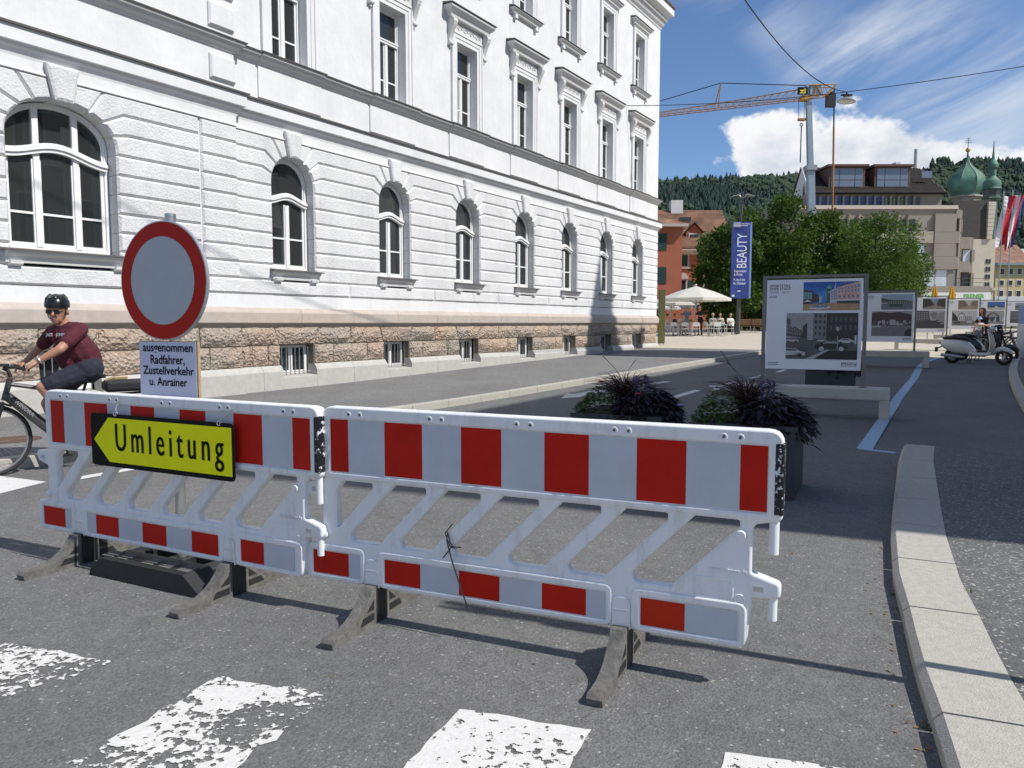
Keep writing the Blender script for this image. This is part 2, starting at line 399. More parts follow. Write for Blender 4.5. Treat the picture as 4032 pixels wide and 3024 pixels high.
sheet_sw('plaza_paving', 'plaza_beige', [30.3, 35, 40, 45, 50, 60], lambda s: KW(s) + .01, lambda s: 40, .006)
sheet_sw('plaza_far', 'plaza_beige', [60, 130], lambda s: -60, lambda s: 60, .012)

def stone(a0, a1, b0, b1, z0, z1, bev=.012):
    """kerb stone between front points a0,a1 and back points b0,b1 (2D), z tops per end"""
    b = MB(); v = []; f = []
    a0, a1, b0, b1 = (Vector((*p[:2], 0)) for p in (a0, a1, b0, b1)); c = (a0 + a1 + b0 + b1) / 4
    lo = [a0, a1, b1, b0]; zt = [z0, z1, z1, z0]; zb = [gz(p.x, p.y) - .05 for p in lo]
    inn = [p + (c - p).normalized() * bev * 1.6 for p in lo]
    v = [(p.x, p.y, z) for p, z in zip(lo, zb)] + [(p.x, p.y, z - bev) for p, z in zip(lo, zt)] + [(p.x, p.y, z) for p, z in zip(inn, zt)]
    for k in (0, 4):
        for i in range(4): j = (i + 1) % 4; f.append((k + i, k + j, k + 4 + j, k + 4 + i))
    f.append((8, 9, 10, 11)); b.add(v, f); return b
# left kerb
s = -12.0; k = 0
while s < 44:
    L = 1.0 if s > 12 else .95
    e = s + L - .012
    a0, a1, b0, b1 = sw(s, KW(s) + .0), sw(e, KW(e)), sw(s, KW(s) - .165), sw(e, KW(e) - .165)
    stone(a0, a1, b0, b1, a0.z + .122, a1.z + .122).build('kerb_stone', 'kerb_granite', walk); s += L
# near right pavement with wide granite kerb that ramps down at its far end
FR = [(1.05, 1.35), (1.25, 1.95), (1.459, 2.473), (1.568, 2.749), (1.715, 3.145), (2.043, 3.91), (2.132, 4.153), (2.605, 5.144), (3.118, 6.13), (4.169, 8.128), (4.72, 9.10)]
def hk(y): return .085 if y < 5.2 else max(.045, .085 - (y - 5.2) * .012)
def along(P, d):
    for a, b in zip(P[:-1], P[1:]):
        L = math.dist(a, b)
        if d <= L: t = d / L; return (a[0] + (b[0] - a[0]) * t, a[1] + (b[1] - a[1]) * t), ((b[0] - a[0]) / L, (b[1] - a[1]) / L)
        d -= L
    return P[-1], ((P[-1][0] - P[-2][0]) / L, (P[-1][1] - P[-2][1]) / L)
tot = sum(math.dist(a, b) for a, b in zip(FR[:-1], FR[1:]))
pr = MB(); backs = []
cuts = [0, .9, 1.42, 2.55, 3.42, 4.33, 5.27, 6.3, 7.4, tot]
def bk(p, d, w=.33): return (p[0] + d[1] * w, p[1] - d[0] * w)
fine = [tot * i / 24 for i in range(25)]
for d in fine:
    p, t = along(FR, d); q = bk(p, t, .318); backs.append((*q, hk(p[1]) - .004))
right = [(9.5, 1.0), (9.5, 5.0), (7.4, 7.2), (5.75, 8.4)]
pts = [(x, y, z) for x, y, z in backs] + [(5.75, 8.35, .012), (7.6, 7.0, .012), (12, 4.0, .03), (12, .6, .08), (1.5, .6, .08)]
pr.sheet(pts)
pav = struct(pr.build('pavement_right', 'asphalt_coarse'))
for c0, c1 in zip(cuts[:-1], cuts[1:]):
    p0, t0 = along(FR, c0 + .007); p1, t1 = along(FR, c1 - .007)
    sgm = MB()
    n = 3
    for i in range(n):
        u0 = c0 + .007 + (c1 - c0 - .014) * i / n; u1 = c0 + .007 + (c1 - c0 - .014) * (i + 1) / n
        P0_, T0 = along(FR, u0); P1_, T1 = along(FR, u1)
        h0, h1 = hk(P0_[1]), hk(P1_[1])
        q0, q1 = bk(P0_, T0), bk(P1_, T1); e0, e1 = bk(P0_, T0, .03), bk(P1_, T1, .03)
        sgm.add([(*P0_, -.03), (*P1_, -.03), (*P1_, h1 - .03), (*P0_, h0 - .03), (*e0, h0), (*e1, h1), (*q1, h1), (*q0, h0)],
                [(0, 1, 2, 3), (3, 2, 5, 4), (4, 5, 6, 7)])
        if i == 0: sgm.add([(*P0_, -.03), (*P0_, h0 - .03), (*e0, h0), (*q0, h0), (*q0, -.03)], [(0, 1, 2, 3, 4)])
        if i == n - 1: sgm.add([(*P1_, -.03), (*P1_, h1 - .03), (*e1, h1), (*q1, h1), (*q1, -.03)], [(0, 1, 2, 3, 4)])
    sgm.build('kerb_stone', 'kerb_granite', pav, smooth=25)
# far right pavement with curved kerb
FK = [(7.6, 9.4), (7.75, 10.9), (8.299, 12.287), (9.771, 14.763), (11.498, 17.558), (13.17, 20.162), (15.988, 24.33), (16.6, 25.4)]
tot2 = sum(math.dist(a, b) for a, b in zip(FK[:-1], FK[1:])); pf = MB(); prev = None
bp = []
for i in range(19):
    p, t = along(FK, tot2 * i / 18); q = bk(p, t, .2); bp.append(Vector((*q, gz(*q) + .118)))
for a, b_ in zip(bp[:-1], bp[1:]):
    c = b_ + EW * 9; d = a + EW * 9
    pf.sheet([a, d, c, b_])
pav2 = struct(pf.build('pavement_far_right', 'asphalt_coarse'))
for i in range(18):
    d0, d1 = tot2 * i / 18 + .006, tot2 * (i + 1) / 18 - .006
    p0, t0 = along(FK, d0); p1, t1 = along(FK, d1)
    stone(p0, p1, bk(p0, t0, .19), bk(p1, t1, .19), gz(*p0) + .12, gz(*p1) + .12, .015).build('kerb_stone', 'kerb_granite', pav2)

# ---------------------------------------------------------------- painted markings
def paint(name, col, wear, sc, seed=0.0, wide=0.0):
    m = mat(name, col, .8); t, b = nodes(m); g = nn(t, 'ShaderNodeNewGeometry').outputs['Position']
    o = nn(t, 'ShaderNodeVectorMath', operation='ADD'); t.links.new(g, o.inputs[0]); o.inputs[1].default_value = (seed, seed * .7, 0)
    a = nn(t, 'ShaderNodeMath', operation='ADD'); t.links.new(mnoise(t, o.outputs[0], sc, 5, .62), a.inputs[0])
    t.links.new(mrange(t, mnoise(t, o.outputs[0], 2.6, 2, .5), .3, .7, -.5 * wide, .5 * wide), a.inputs[1])
    mask = mrange(t, a.outputs[0], wear, wear + .02)
    t.links.new(mmix(t, mrange(t, mnoise(t, g, 40, 3), .3, .7), col, tuple(c * .86 for c in col)), b.inputs['Base Color'])
    tr = nn(t, 'ShaderNodeBsdfTransparent'); mx = nn(t, 'ShaderNodeMixShader'); t.links.new(mask, mx.inputs[0]); t.links.new(tr.outputs[0], mx.inputs[1]); t.links.new(b.outputs[0], mx.inputs[2])
    bu = nn(t, 'ShaderNodeBump'); bu.inputs['Strength'].default_value = .5; bu.inputs['Distance'].default_value = .004; t.links.new(mnoise(t, g, 120, 3), bu.inputs['Height']); t.links.new(bu.outputs[0], b.inputs['Normal'])
    t.links.new(mx.outputs[0], t.nodes['Material Output'].inputs[0]); return m
paint('zebra_good', (.72, .70, .66), .385, 24, 1.1, .14); paint('zebra_worn', (.72, .70, .66), .525, 26, 5.3, .42); paint('zebra_left', (.72, .70, .66), .49, 28, 2.2, .22)
paint('line_white', (.70, .69, .66), .32, 14, 3.0); paint('line_blue', (.36, .52, .68), .22, 9, 1.0)
def mark(name, pts, m, label, cat='marking', group=None):
    b = MB(); b.sheet([(p.x, p.y, p.z + .004) for p in pts]); o = b.build(name, m); struct(o); return o
K = 4032 / 2212
def gpx(*ps): return [gg(x * K, y * K) for x, y in ps]
def jag(pts, amp=.02, n=10):
    out = []
    for a, b in zip(pts, pts[1:] + pts[:1]):
        for i in range(n): p = a.lerp(b, i / n); out.append(p + Vector((random.uniform(-amp, amp), random.uniform(-amp, amp), 0)))
    return out
Vq = lambda x, y: Vector((x, y, 0))
mark('crossing_stripe', jag([Vq(-2.95, 3.55), Vq(-2.2, 3.42), Vq(-1.76, 3.27), Vq(-2.02, 2.95), Vq(-2.45, 2.2), Vq(-3.4, 2.4)]), 'zebra_left', '')
mark('crossing_stripe', jag([Vq(-1.24, 3.13), Vq(-.72, 2.98), Vq(-1.0, 2.3), Vq(-1.25, 1.7), Vq(-1.8, 1.85), Vq(-1.5, 2.5)]), 'zebra_worn', '')
mark('crossing_stripe', jag([Vq(-.20, 2.85), Vq(.29, 2.70), Vq(.06, 2.1), Vq(-.2, 1.5), Vq(-.72, 1.65), Vq(-.45, 2.25)], .008), 'zebra_good', '')
mark('crossing_stripe', jag([Vq(.75, 2.56), Vq(1.25, 2.43), Vq(.98, 1.7), Vq(.4, 1.8)], .01), 'zebra_good', '')
mark('give_way_block', [Vq(-5.9, 7.75), Vq(-5.02, 7.37), Vq(-4.39, 7.09), Vq(-4.5, 6.6), Vq(-5.3, 6.7)], 'line_white', '')
mark('lane_line', [Vq(-4.36, 7.12), Vq(-3.60, 8.36), Vq(-3.50, 8.30), Vq(-4.27, 6.98)], 'line_white', '')
def qd(*p): return [Vector((x, y, gz(x, y))) for x, y in p]
mark('lane_arrow', qd((.95, 14.72), (1.12, 15.55), (1.28, 15.5), (1.70, 16.15), (3.63, 18.1), (3.76, 17.95), (1.80, 15.75), (1.5, 15.3), (1.32, 14.9)), 'line_white', '')
mark('lane_dash', qd((2.68, 14.15), (3.88, 16.1), (4.0, 16.0), (2.82, 14.03)), 'line_white', '')
mark('lane_dash', qd((4.47, 16.78), (5.18, 17.92), (5.30, 17.83), (4.59, 16.70)), 'line_white', '')
mark('lane_dash', qd((5.82, 18.72), (6.50, 19.78), (6.60, 19.70), (5.93, 18.64)), 'line_white', '')
mark('lane_dash', qd((7.10, 20.55), (7.62, 21.42), (7.74, 21.34), (7.21, 20.46)), 'line_white', '')
bl = [(4.17, 8.93), (7.45, 14.6), (9.9, 18.7), (11.9, 22.2), (13.0, 24.0), (13.7, 25.0), (14.6, 26.2), (15.7, 27.3)]
b = MB(); LR = []
for i, p in enumerate(bl):
    a, c = bl[max(i - 1, 0)], bl[min(i + 1, len(bl) - 1)]; n = Vector((c[1] - a[1], -(c[0] - a[0]), 0)).normalized() * .085
    LR.append([(q.x, q.y, gz(q.x, q.y) + .0045) for q in (Vector((*p, 0)) - n, Vector((*p, 0)) + n)])
for (a, c), (d, e) in zip(LR[:-1], LR[1:]): b.sheet([a, c, e, d])
b.sheet([(4.10, 8.95, .004), (4.24, 8.98, .004), (4.47, 8.74, .004), (4.38, 8.66, .004)])
struct(b.build('blue_line', 'line_blue'))

# grit, dry leaves and tufts along the kerb
random.seed(12); mat('dry_leaf', (.20, .12, .05), .9, .4, 40); mat('moss', (.08, .12, .02), .95, .4, 60)
b = MB()
for i in range(150):
    if i < 110: p, t = along(FR, random.uniform(1.2, 7.6)); q = bk(p, t, -random.uniform(.0, .14) ** 1.0); x, y = q
    else: x, y = random.uniform(-3, 2), random.uniform(2.4, 7)
    a = random.uniform(0, 6.3); s_ = random.uniform(.006, .022); z = .003
    b.add([(x, y, z), (x + s_ * cos(a), y + s_ * sin(a), z + .006), (x + s_ * cos(a + .9) * 1.3, y + s_ * sin(a + .9) * 1.3, z + .002)], [(0, 1, 2)])
o = b.build('dry_leaf_litter', 'dry_leaf'); o['kind'] = 'stuff'; o['label'] = 'scattered dry leaf bits along the right kerb'
b = MB()
for x, y, n_ in ((1.53, 2.70, 26), (2.42, 3.93, 20), (2.10, 4.10, 14)):
    for i in range(n_):
        a = random.uniform(0, 6.3); r = random.uniform(0, .02); h_ = random.uniform(.015, .035); zz = .0 if x < 2.2 else .075
        b.add([(x + r * cos(a), y + r * sin(a), zz), (x + r * cos(a) + .004, y + r * sin(a), zz), (x + (r + .02) * cos(a), y + (r + .02) * sin(a), zz + h_)], [(0, 1, 2)])
o = b.build('moss_tufts', 'moss'); o['kind'] = 'stuff'; o['label'] = 'small green tufts in the kerb joints'
mat('rust_iron', (.10, .055, .035), .7, .3, 25, .4, 80); mh = gg(50, 1732, .12); b = MB(); b.lathe([(.30, .0), (.30, .006), (.27, .008), (.26, .004), (.001, .004)], 28); o = b.build('manhole_cover', 'rust_iron', None, loc=(mh.x, mh.y, .12)); tag(o, 'rusty round manhole cover in the pavement behind the bicycle wheel', 'manhole cover')
# ================================================================ the white building on the left
P0 = Vector((-5.377, 14.804, 0))
wb = empty('white_building', P0, pi / 2 - AZ)
tag(wb, 'long white stucco building with arched ground floor windows and brown stone base', 'building')
CEN = [1.535, 4.725, 7.785, 10.835, 13.805, 16.775, 19.755]
UE, UR = 21.95, .08               # far corner, edge of the projecting left bay
RP = -.10                          # the left bay stands this far forward
RA, ZS = .555, 4.34                # arch radius, springing
ROWS = [1.88, 2.06, 2.36, 2.67, 2.98, 3.29, 3.605, 3.92, 4.24]
def arc(c, a, b, zs, t0, t1, n, sg=1):
    return [(c + sg * a * cos(radians(t0 + (t1 - t0) * i / n)), zs + b * sin(radians(t0 + (t1 - t0) * i / n))) for i in range(n + 1)]
gf = link('ground_floor_wall', None, wb)
def block(poly, yf, name='rusticated_block', ins=.034, bev=.037, par=None, m='stucco_white', yb=.24):
    b = MB(); b.cushion(inset(poly, .006), yb, yf, bev, ins); return b.build(name, m, par or gf)
def side(c, row, sg, a=RA, b=RA, zs=ZS, ang=(14, 38.5, 58)):
    """profile of a course end at a window centred c, going up; sg=+1: right of the window"""
    rad = lambda t, z: c + sg * ((z - zs) / math.tan(radians(t)) if t < 89 else 0)
    if row == 'A': return [(c + sg * a, 4.24)] + arc(c, a, b, zs, 0, ang[0], 3, sg) + [(c + sg * (a + .235), 4.58)]
    if row == 'B': return [(c + sg * (a + .235), 4.58)] + arc(c, a, b, zs, ang[0], ang[1], 4, sg) + [(c + sg * (a + .165), 4.90)]
    if row == 'C': return [(c + sg * (a + .165), 4.90)] + arc(c, a, b, zs, ang[1], ang[2], 3, sg) + [(c + sg * (a * cos(radians(ang[2])) + .25), 5.21)]
    z0, z1 = row; return [(c + sg * a, z0), (c + sg * a, z1)]
def plain(u, row):
    z0, z1 = {'A': (4.24, 4.58), 'B': (4.58, 4.90), 'C': (4.90, 5.21)}.get(row, row); return [(u, z0), (u, z1)]
rows = [(a, b) for a, b in zip(ROWS[1:-1], ROWS[2:])] + ['A', 'B', 'C']
piers = [(None, CEN[0])] + list(zip(CEN[:-1], CEN[1:])) + [(CEN[-1], None)]
for li, (l, r) in enumerate(piers):
    for row in rows:
        if row == rows[0]: continue
        L = plain(UR, row) if l is None else side(l, row, 1)
        Rr = plain(UE, row) if r is None else side(r, row, -1)
        block(L[::-1] + Rr, -.045)
for row in [rows[0]]:                                             # the course under the sills runs on unbroken
    edges = [UR] + [(a + b) / 2 for a, b in zip(CEN[:-1], CEN[1:])] + [UE]
    for a, b in zip(edges[:-1], edges[1:]): block([(a, row[0]), (b, row[0]), (b, row[1]), (a, row[1])], -.045)
for c in CEN:
    for sg in (1, -1):
        p = arc(c, RA, RA, ZS, 58, 77, 3, sg); q = [(c + sg * .205, 5.21), (c + sg * (RA * cos(radians(58)) + .25), 5.21)]
        block(p + q, -.045, 'voussoir')
    block(arc(c, RA - .012, RA - .012, ZS, 77, 103, 3) + [(c - .235, 5.40), (c + .235, 5.40)], -.11, 'keystone', .035, .02)
# backing behind the joints, kept out of the window openings
b = MB(); e0 = UR
for c in CEN + [None]:
    e1 = (c - RA - .02) if c else UE - .01
    b.box(e0, e1, -.008, .23, 1.75, 4.3); e0 = (c + RA + .02) if c else 0
for l, r in piers:
    L = [(UR, 4.3), (UR, 5.42)] if l is None else arc(l, RA + .02, RA + .02, ZS, 0, 90, 8) + [(l, 5.42)]
    Rr = [(UE - .01, 4.3), (UE - .01, 5.42)] if r is None else arc(r, RA + .02, RA + .02, ZS, 0, 90, 8, -1) + [(r, 5.42)]
    if l is not None: L = [(l + RA + .02, 4.3)] + L
    if r is not None: Rr = [(r - RA - .02, 4.3)] + Rr
    b.prism(L[::-1] + Rr, -.008, .23)
b.box(UR, UE, -.012, .2, 1.75, 2.054)
b.build('backing_wall', 'plaster_white', gf)
# frieze band under the cornice and thin roll below it
b = MB(); ks = [(c - .21, c + .21) for c in CEN]; e0 = UR
for k0, k1 in ks + [(UE, 0)]:
    b.run([(0.02, 5.41), (-.02, 5.41), (-.02, 5.245), (-.05, 5.235), (-.055, 5.215), (-.03, 5.21), (.02, 5.21)], e0, k0); e0 = k1
b.build('frieze', 'plaster_white', gf)
def cornice(prof, x0, x1, ret=True):
    """moulding run along the front and returned round the far corner"""
    b = MB(); v = []; n = len(prof)
    for y, z in prof: v.append((x0, y, z))
    for y, z in prof: v.append((x1 - y if ret else x1, y, z))
    f = [(i, i + 1, n + i + 1, n + i) for i in range(n - 1)] + [tuple(range(n - 1, -1, -1))]
    if ret:
        for y, z in prof: v.append((x1 - y, 8, z))
        f += [(n + i, n + i + 1, 2 * n + i + 1, 2 * n + i) for i in range(n - 1)]
    else: f.append(tuple(range(n, 2 * n)))
    return b.add(v, f)
LC = [(.1, 5.40), (-.02, 5.40), (-.03, 5.44), (-.06, 5.50), (-.095, 5.53), (-.10, 5.575), (-.155, 5.585), (-.155, 5.80)]
cornice(LC, UR, UE).build('cornice', 'plaster_white', gf)
cornice([(-.1, 5.802), (-.195, 5.802), (-.20, 5.835), (.1, 5.905)], UR, UE).build('cornice_flashing', 'flashing', gf)

# stone band, rock-faced blocks and plinth
bs = link('stone_base', None, wb)
xb = UR
GB = [(.1, 1.405), (-.005, 1.405), (-.005, 1.465), (-.075, 1.475), (-.10, 1.50), (-.10, 1.695), (-.085, 1.72), (-.02, 1.80), (.1, 1.80)]
while xb < UE - .3:
    xe = min(xb + 1.55, UE); last = xe > UE - .3
    if last: xe = UE
    cornice(GB, xb + .003, xe - .003, last).build('band_stone', 'granite_band', bs); xb = xe
def rock(poly, m, y0=.02, out=.075, n=7, k=3):
    """rock-faced block: an irregular hewn face on a chamfered body"""
    (ax, az), (bx_, bz), (cx, cz), (dx, dz) = poly; b = MB(); v = []; f = []
    for j in range(k + 1):
        for i in range(n + 1):
            u, w = i / n, j / k
            x = (ax + (bx_ - ax) * u) * (1 - w) + (dx + (cx - dx) * u) * w; z = (az + (bz - az) * u) * (1 - w) + (dz + (cz - dz) * u) * w
            edge = i in (0, n) or j in (0, k)
            x += random.uniform(-.012, .012); z += random.uniform(-.010, .010)
            v.append((x, -(.018 if edge else out) + (0 if edge else random.uniform(-.03, .03)), z))
    N = n + 1
    for j in range(k):
        for i in range(n): f.append((j * N + i, j * N + i + 1, (j + 1) * N + i + 1, (j + 1) * N + i))
    ring = [i for i in range(N)] + [j * N + n for j in range(1, k + 1)] + [k * N + i for i in range(n - 1, -1, -1)] + [j * N for j in range(k - 1, 0, -1)]
    o = len(v); v += [(v[i][0], .15, v[i][2]) for i in ring]; R = len(ring)
    f += [(ring[i], o + i, o + (i + 1) % R, ring[(i + 1) % R]) for i in range(R)]
    b.add(v, f); return b.build('rock_faced_block', m, bs)
BW = .46
def pier_blocks(x0, x1, first=False, last=False):
    t0, t1 = x0 + (.0 if first else .14), x1 - (.0 if last else .14)   # upper row starts beside the slanted lintel
    mm = lambda: random.choice(['rock_brown'] * 5 + ['rock_tan'])
    nU = max(1, round((t1 - t0) / .98)); gp = .011
    for i in range(nU):
        a = t0 + (t1 - t0) * i / nU; c = t0 + (t1 - t0) * (i + 1) / nU
        lo = a - (.11 if i == 0 and not first else 0); hi = c + (.11 if i == nU - 1 and not last else 0)
        rock([(lo + gp, 1.055), (hi - gp, 1.055), (c - gp, 1.40), (a + gp, 1.40)], mm())
    cuts = [0, .255, .745, 1] if not (first or last) else [0, .3, .7, 1]
    for u0, u1 in zip(cuts[:-1], cuts[1:]):
        a, c = x0 + .02 + (x1 - x0 - .04) * u0, x0 + .02 + (x1 - x0 - .04) * u1
        rock([(a + gp, .635), (c - gp, .635), (c - gp, 1.025), (a + gp, 1.025)], 'rock_tan' if (last and u1 == 1) else mm())
BC = [c + .02 for c in CEN]
for i, (l, r) in enumerate(piers):
    x0 = UR if l is None else l + .02 + BW; x1 = UE if r is None else r + .02 - BW
    pier_blocks(x0, x1, l is None, r is None)
    b = MB(); zb = -.1
    prof = [(.15, .62), (-.03, .62), (-.075, .56), (-.11, .50), (-.11, zb), (.15, zb)]
    if r is None: cornice(prof[:-1], x0, UE).build('plinth_stone', 'granite_plinth', bs)
    else:
        mid = (x0 + x1) / 2
        for a, c in ((x0, mid - .003), (mid + .003, x1)): MB().run(prof, a, c).build('plinth_stone', 'granite_plinth', bs)
    b.box(x0 + .01, x1 - .01, .0, .14, .5, 1.41); b.build('backing_wall', 'mortar', bs)
for c in BC:
    rock([(c - .48, 1.06), (c + .48, 1.06), (c + .59, 1.40), (c - .59, 1.40)], 'rock_brown')
    MB().run([(.3, .42), (-.10, .38), (-.105, .36), (-.105, -.1), (.3, -.1)], c - BW, c + BW).build('sill_stone', 'granite_plinth', bs)
    MB().box(c - .6, c + .6, .02, .3, 1.03, 1.41).build('lintel', 'mortar', bs)
    w = link('basement_window', None, bs)
    f = MB(); y0, y1 = .20, .25
    for x0, x1, z0, z1 in ((-.45, -.38, .42, 1.04), (.38, .45, .42, 1.04), (-.38, .38, .42, .49), (-.38, .38, .97, 1.04), (-.05, .05, .49, .97)): f.box(c + x0, c + x1, y0, y1, z0, z1)
    f.build('window_frame', 'window_white', w)
    MB().box(c - .38, c + .38, .222, .228, .49, .97).build('pane', 'pane_glass', w)
    br = MB()
    for i in range(7): br.tube([(c - .36 + .12 * i, .06, .40), (c - .36 + .12 * i, .06, 1.0)], .009, 6)
    br.tube([(c - .44, .06, .46), (c + .44, .06, .46)], .009, 6)
    br.build('window_bars', 'steel_galv', w)

# windows ------------------------------------------------------------------------------
def outline(c, h, z0, zs, bq, n=10, d=0.0):
    return [(c - h + d, z0 + d), (c + h - d, z0 + d)] + arc(c, h - d, bq - d, zs, 0, 180, n * 2) if bq else [(c - h + d, z0 + d), (c + h - d, z0 + d), (c + h - d, zs - d), (c - h + d, zs - d)]
def ring(b, o1, o2, y0, y1):
    n = len(o1); v = [(x, y0, z) for x, z in o1] + [(x, y0, z) for x, z in o2] + [(x, y1, z) for x, z in o1] + [(x, y1, z) for x, z in o2]; f = []
    for i in range(n):
        j = (i + 1) % n; f += [(i, j, n + j, n + i), (2 * n + i, 3 * n + i, 3 * n + j, 2 * n + j), (n + i, n + j, 3 * n + j, 3 * n + i), (i, 2 * n + i, 2 * n + j, j)]
    return b.add(v, f)
def arched_window(par, c, h, z0, zs, bq, ztr, zbar, muls, y=.19, wave=.12):
    w = link('arched_window', None, par); f = MB()
    ring(f, outline(c, h, z0, zs, bq), outline(c, h, z0, zs, bq, d=.055), y, y + .08)
    ring(f, outline(c, h, z0, zs, bq, d=.052), outline(c, h, z0, zs, bq, d=.085), y + .025, y + .07)
    for m_ in muls: f.box(c + m_ - .045, c + m_ + .045, y - .01, y + .07, z0 + .05, ztr)
    if len(muls) > 1:
        for m_ in muls: f.box(c + m_ - .045, c + m_ + .045, y - .01, y + .07, ztr, zs + bq * sqrt(max(0, 1 - (m_ / h) ** 2)) - .03)
    f.build('window_frame', 'window_white', w)
    t = MB(); N = 16                                             # wavy transom moulding
    for z_, hh, yy in ((0, .05, -.05), (.055, .05, -.075), (.11, .035, -.04)):
        v = []; fq = []
        for i in range(N + 1):
            u = -1 + 2 * i / N; x = c + u * (h - .03); zz = ztr + wave * (.5 + .5 * cos(pi * u)) + z_
            v += [(x, y + yy, zz), (x, y + yy, zz + hh), (x, y + .06, zz), (x, y + .06, zz + hh)]
        for i in range(N):
            a = 4 * i; q = 4 * (i + 1); fq += [(a, q, q + 1, a + 1), (a + 1, q + 1, q + 3, a + 3), (a + 2, q + 2, q, a)]
        t.add(v, fq)
    t.build('transom', 'window_white', w, smooth=True)
    q = MB(); edges = [-h + .05] + list(muls) + [h - .05]
    for a, e in zip(edges[:-1], edges[1:]):
        q.box(c + a + .03, c + e - .03, y + .01, y + .045, zbar - .018, zbar + .018)
        for xx in (a + .045, e - .045): q.box(c + xx - .025, c + xx + .025, y + .012, y + .055, z0 + .05, ztr + .02)
        q.box(c + a + .07, c + e - .07, y + .012, y + .055, z0 + .052, z0 + .11)
    q.build('casement', 'window_white', w)
    g = MB(); o = outline(c, h, z0, zs, bq, d=.05); g.prism(o, y + .034, y + .04); g.build('pane', 'pane_glass', w)
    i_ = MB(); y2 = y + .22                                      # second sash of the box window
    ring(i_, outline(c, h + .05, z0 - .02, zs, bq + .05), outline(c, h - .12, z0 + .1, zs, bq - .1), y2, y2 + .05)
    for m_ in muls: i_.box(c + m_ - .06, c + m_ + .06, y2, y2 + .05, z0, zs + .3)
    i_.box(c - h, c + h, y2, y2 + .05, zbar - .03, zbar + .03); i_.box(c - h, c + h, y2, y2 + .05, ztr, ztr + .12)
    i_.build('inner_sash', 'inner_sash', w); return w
def sill(par, c, h, zt, p=.19, y0=0.0):
    s_ = link('window_sill', None, par, (0, y0, 0))
    MB().run([(.3, zt - .005), (.0, zt - .02), (-p, zt - .045), (-p, zt - .065), (.02, zt - .065)], c - h, c + h).build('sill_cap', 'flashing', s_)
    b = MB()
    b.run([(.02, zt - .066), (-p + .03, zt - .066), (-p + .05, zt - .11), (-.085, zt - .15), (-.07, zt - .24), (.02, zt - .24)], c - h + .06, c + h - .06); b.build('sill_moulding', 'trim_grey', s_)
    for sg in (-1, 1):
        x = c + sg * (h - .2); MB().run([(.02, zt - .21), (-.12, zt - .21), (-.11, zt - .26), (-.06, zt - .29), (.02, zt - .29)], x - .09, x + .09).build('bracket', 'plaster_white', s_)
for i, c in enumerate(CEN):
    aw = arched_window(gf, c, RA - .01, 2.60, ZS, RA - .01, 3.93, 3.25, [0.0]); sill(gf, c, .68, 2.62)
    if i in (0, 3): MB().box(c - .5, c + .5, .32, .325, 2.62, 2.86 + .1 * (i % 2)).build('privacy_film', 'frosted', aw)
    if i in (2, 5): MB().box(c + .1, c + .5, .55, .57, 2.6, 4.8).build('curtain', 'curtain', aw)
# upper wall, cornices and windows ------------------------------------------------------
uw = link('upper_wall', None, wb)
H1, H2 = .465, .45; Z1 = (6.79, 8.97); Z2 = (10.86, 12.94)
b = MB(); e0 = UR
def wallpiece(b, x0, x1, z0, z1, y0=0.0, y1=.5): b.box(x0, x1, y0, y1, z0, z1)
b.box(UR, UE, 0, .5, 5.42, Z1[0]); 
for c in CEN + [None]:
    e1 = c - H1 if c else UE
    b.box(e0, e1, 0, .5, Z1[0], Z1[1]); e0 = c + H1 if c else 0
b.box(UR, UE, 0, .5, Z1[1], Z2[0]); e0 = UR
for c in CEN + [None]:
    e1 = c - H2 if c else UE
    b.box(e0, e1, 0, .5, Z2[0], Z2[1]); e0 = c + H2 if c else 0
b.box(UR, UE, 0, .5, Z2[1], 14.3)
b.build('wall', 'plaster_white', uw)
SC = [(.05, 6.55), (-.03, 6.56), (-.05, 6.60), (-.10, 6.64), (-.12, 6.69), (-.155, 6.70), (-.16, 6.74)]
cornice(SC, UR, UE).build('sill_cornice', 'trim_grey', uw)
cornice([(-.1, 6.742), (-.185, 6.742), (-.19, 6.765), (.02, 6.815)], UR, UE).build('sill_flashing', 'flashing', uw)
for c in CEN:
    b = MB(); b.box(c - .83, c + .83, -.03, 0, 5.93, 6.56); b.build('parapet_panel', 'plaster_white', uw)
    b = MB(); b.run([(y - .035, z + .004) for y, z in SC], c - .83, c + .83); b.build('sill_projection', 'trim_grey', uw)
    MB().run([(-.1, 6.748), (-.222, 6.748), (-.227, 6.772), (.0, 6.822)], c - .84, c + .84).build('sill_flashing', 'flashing', uw)
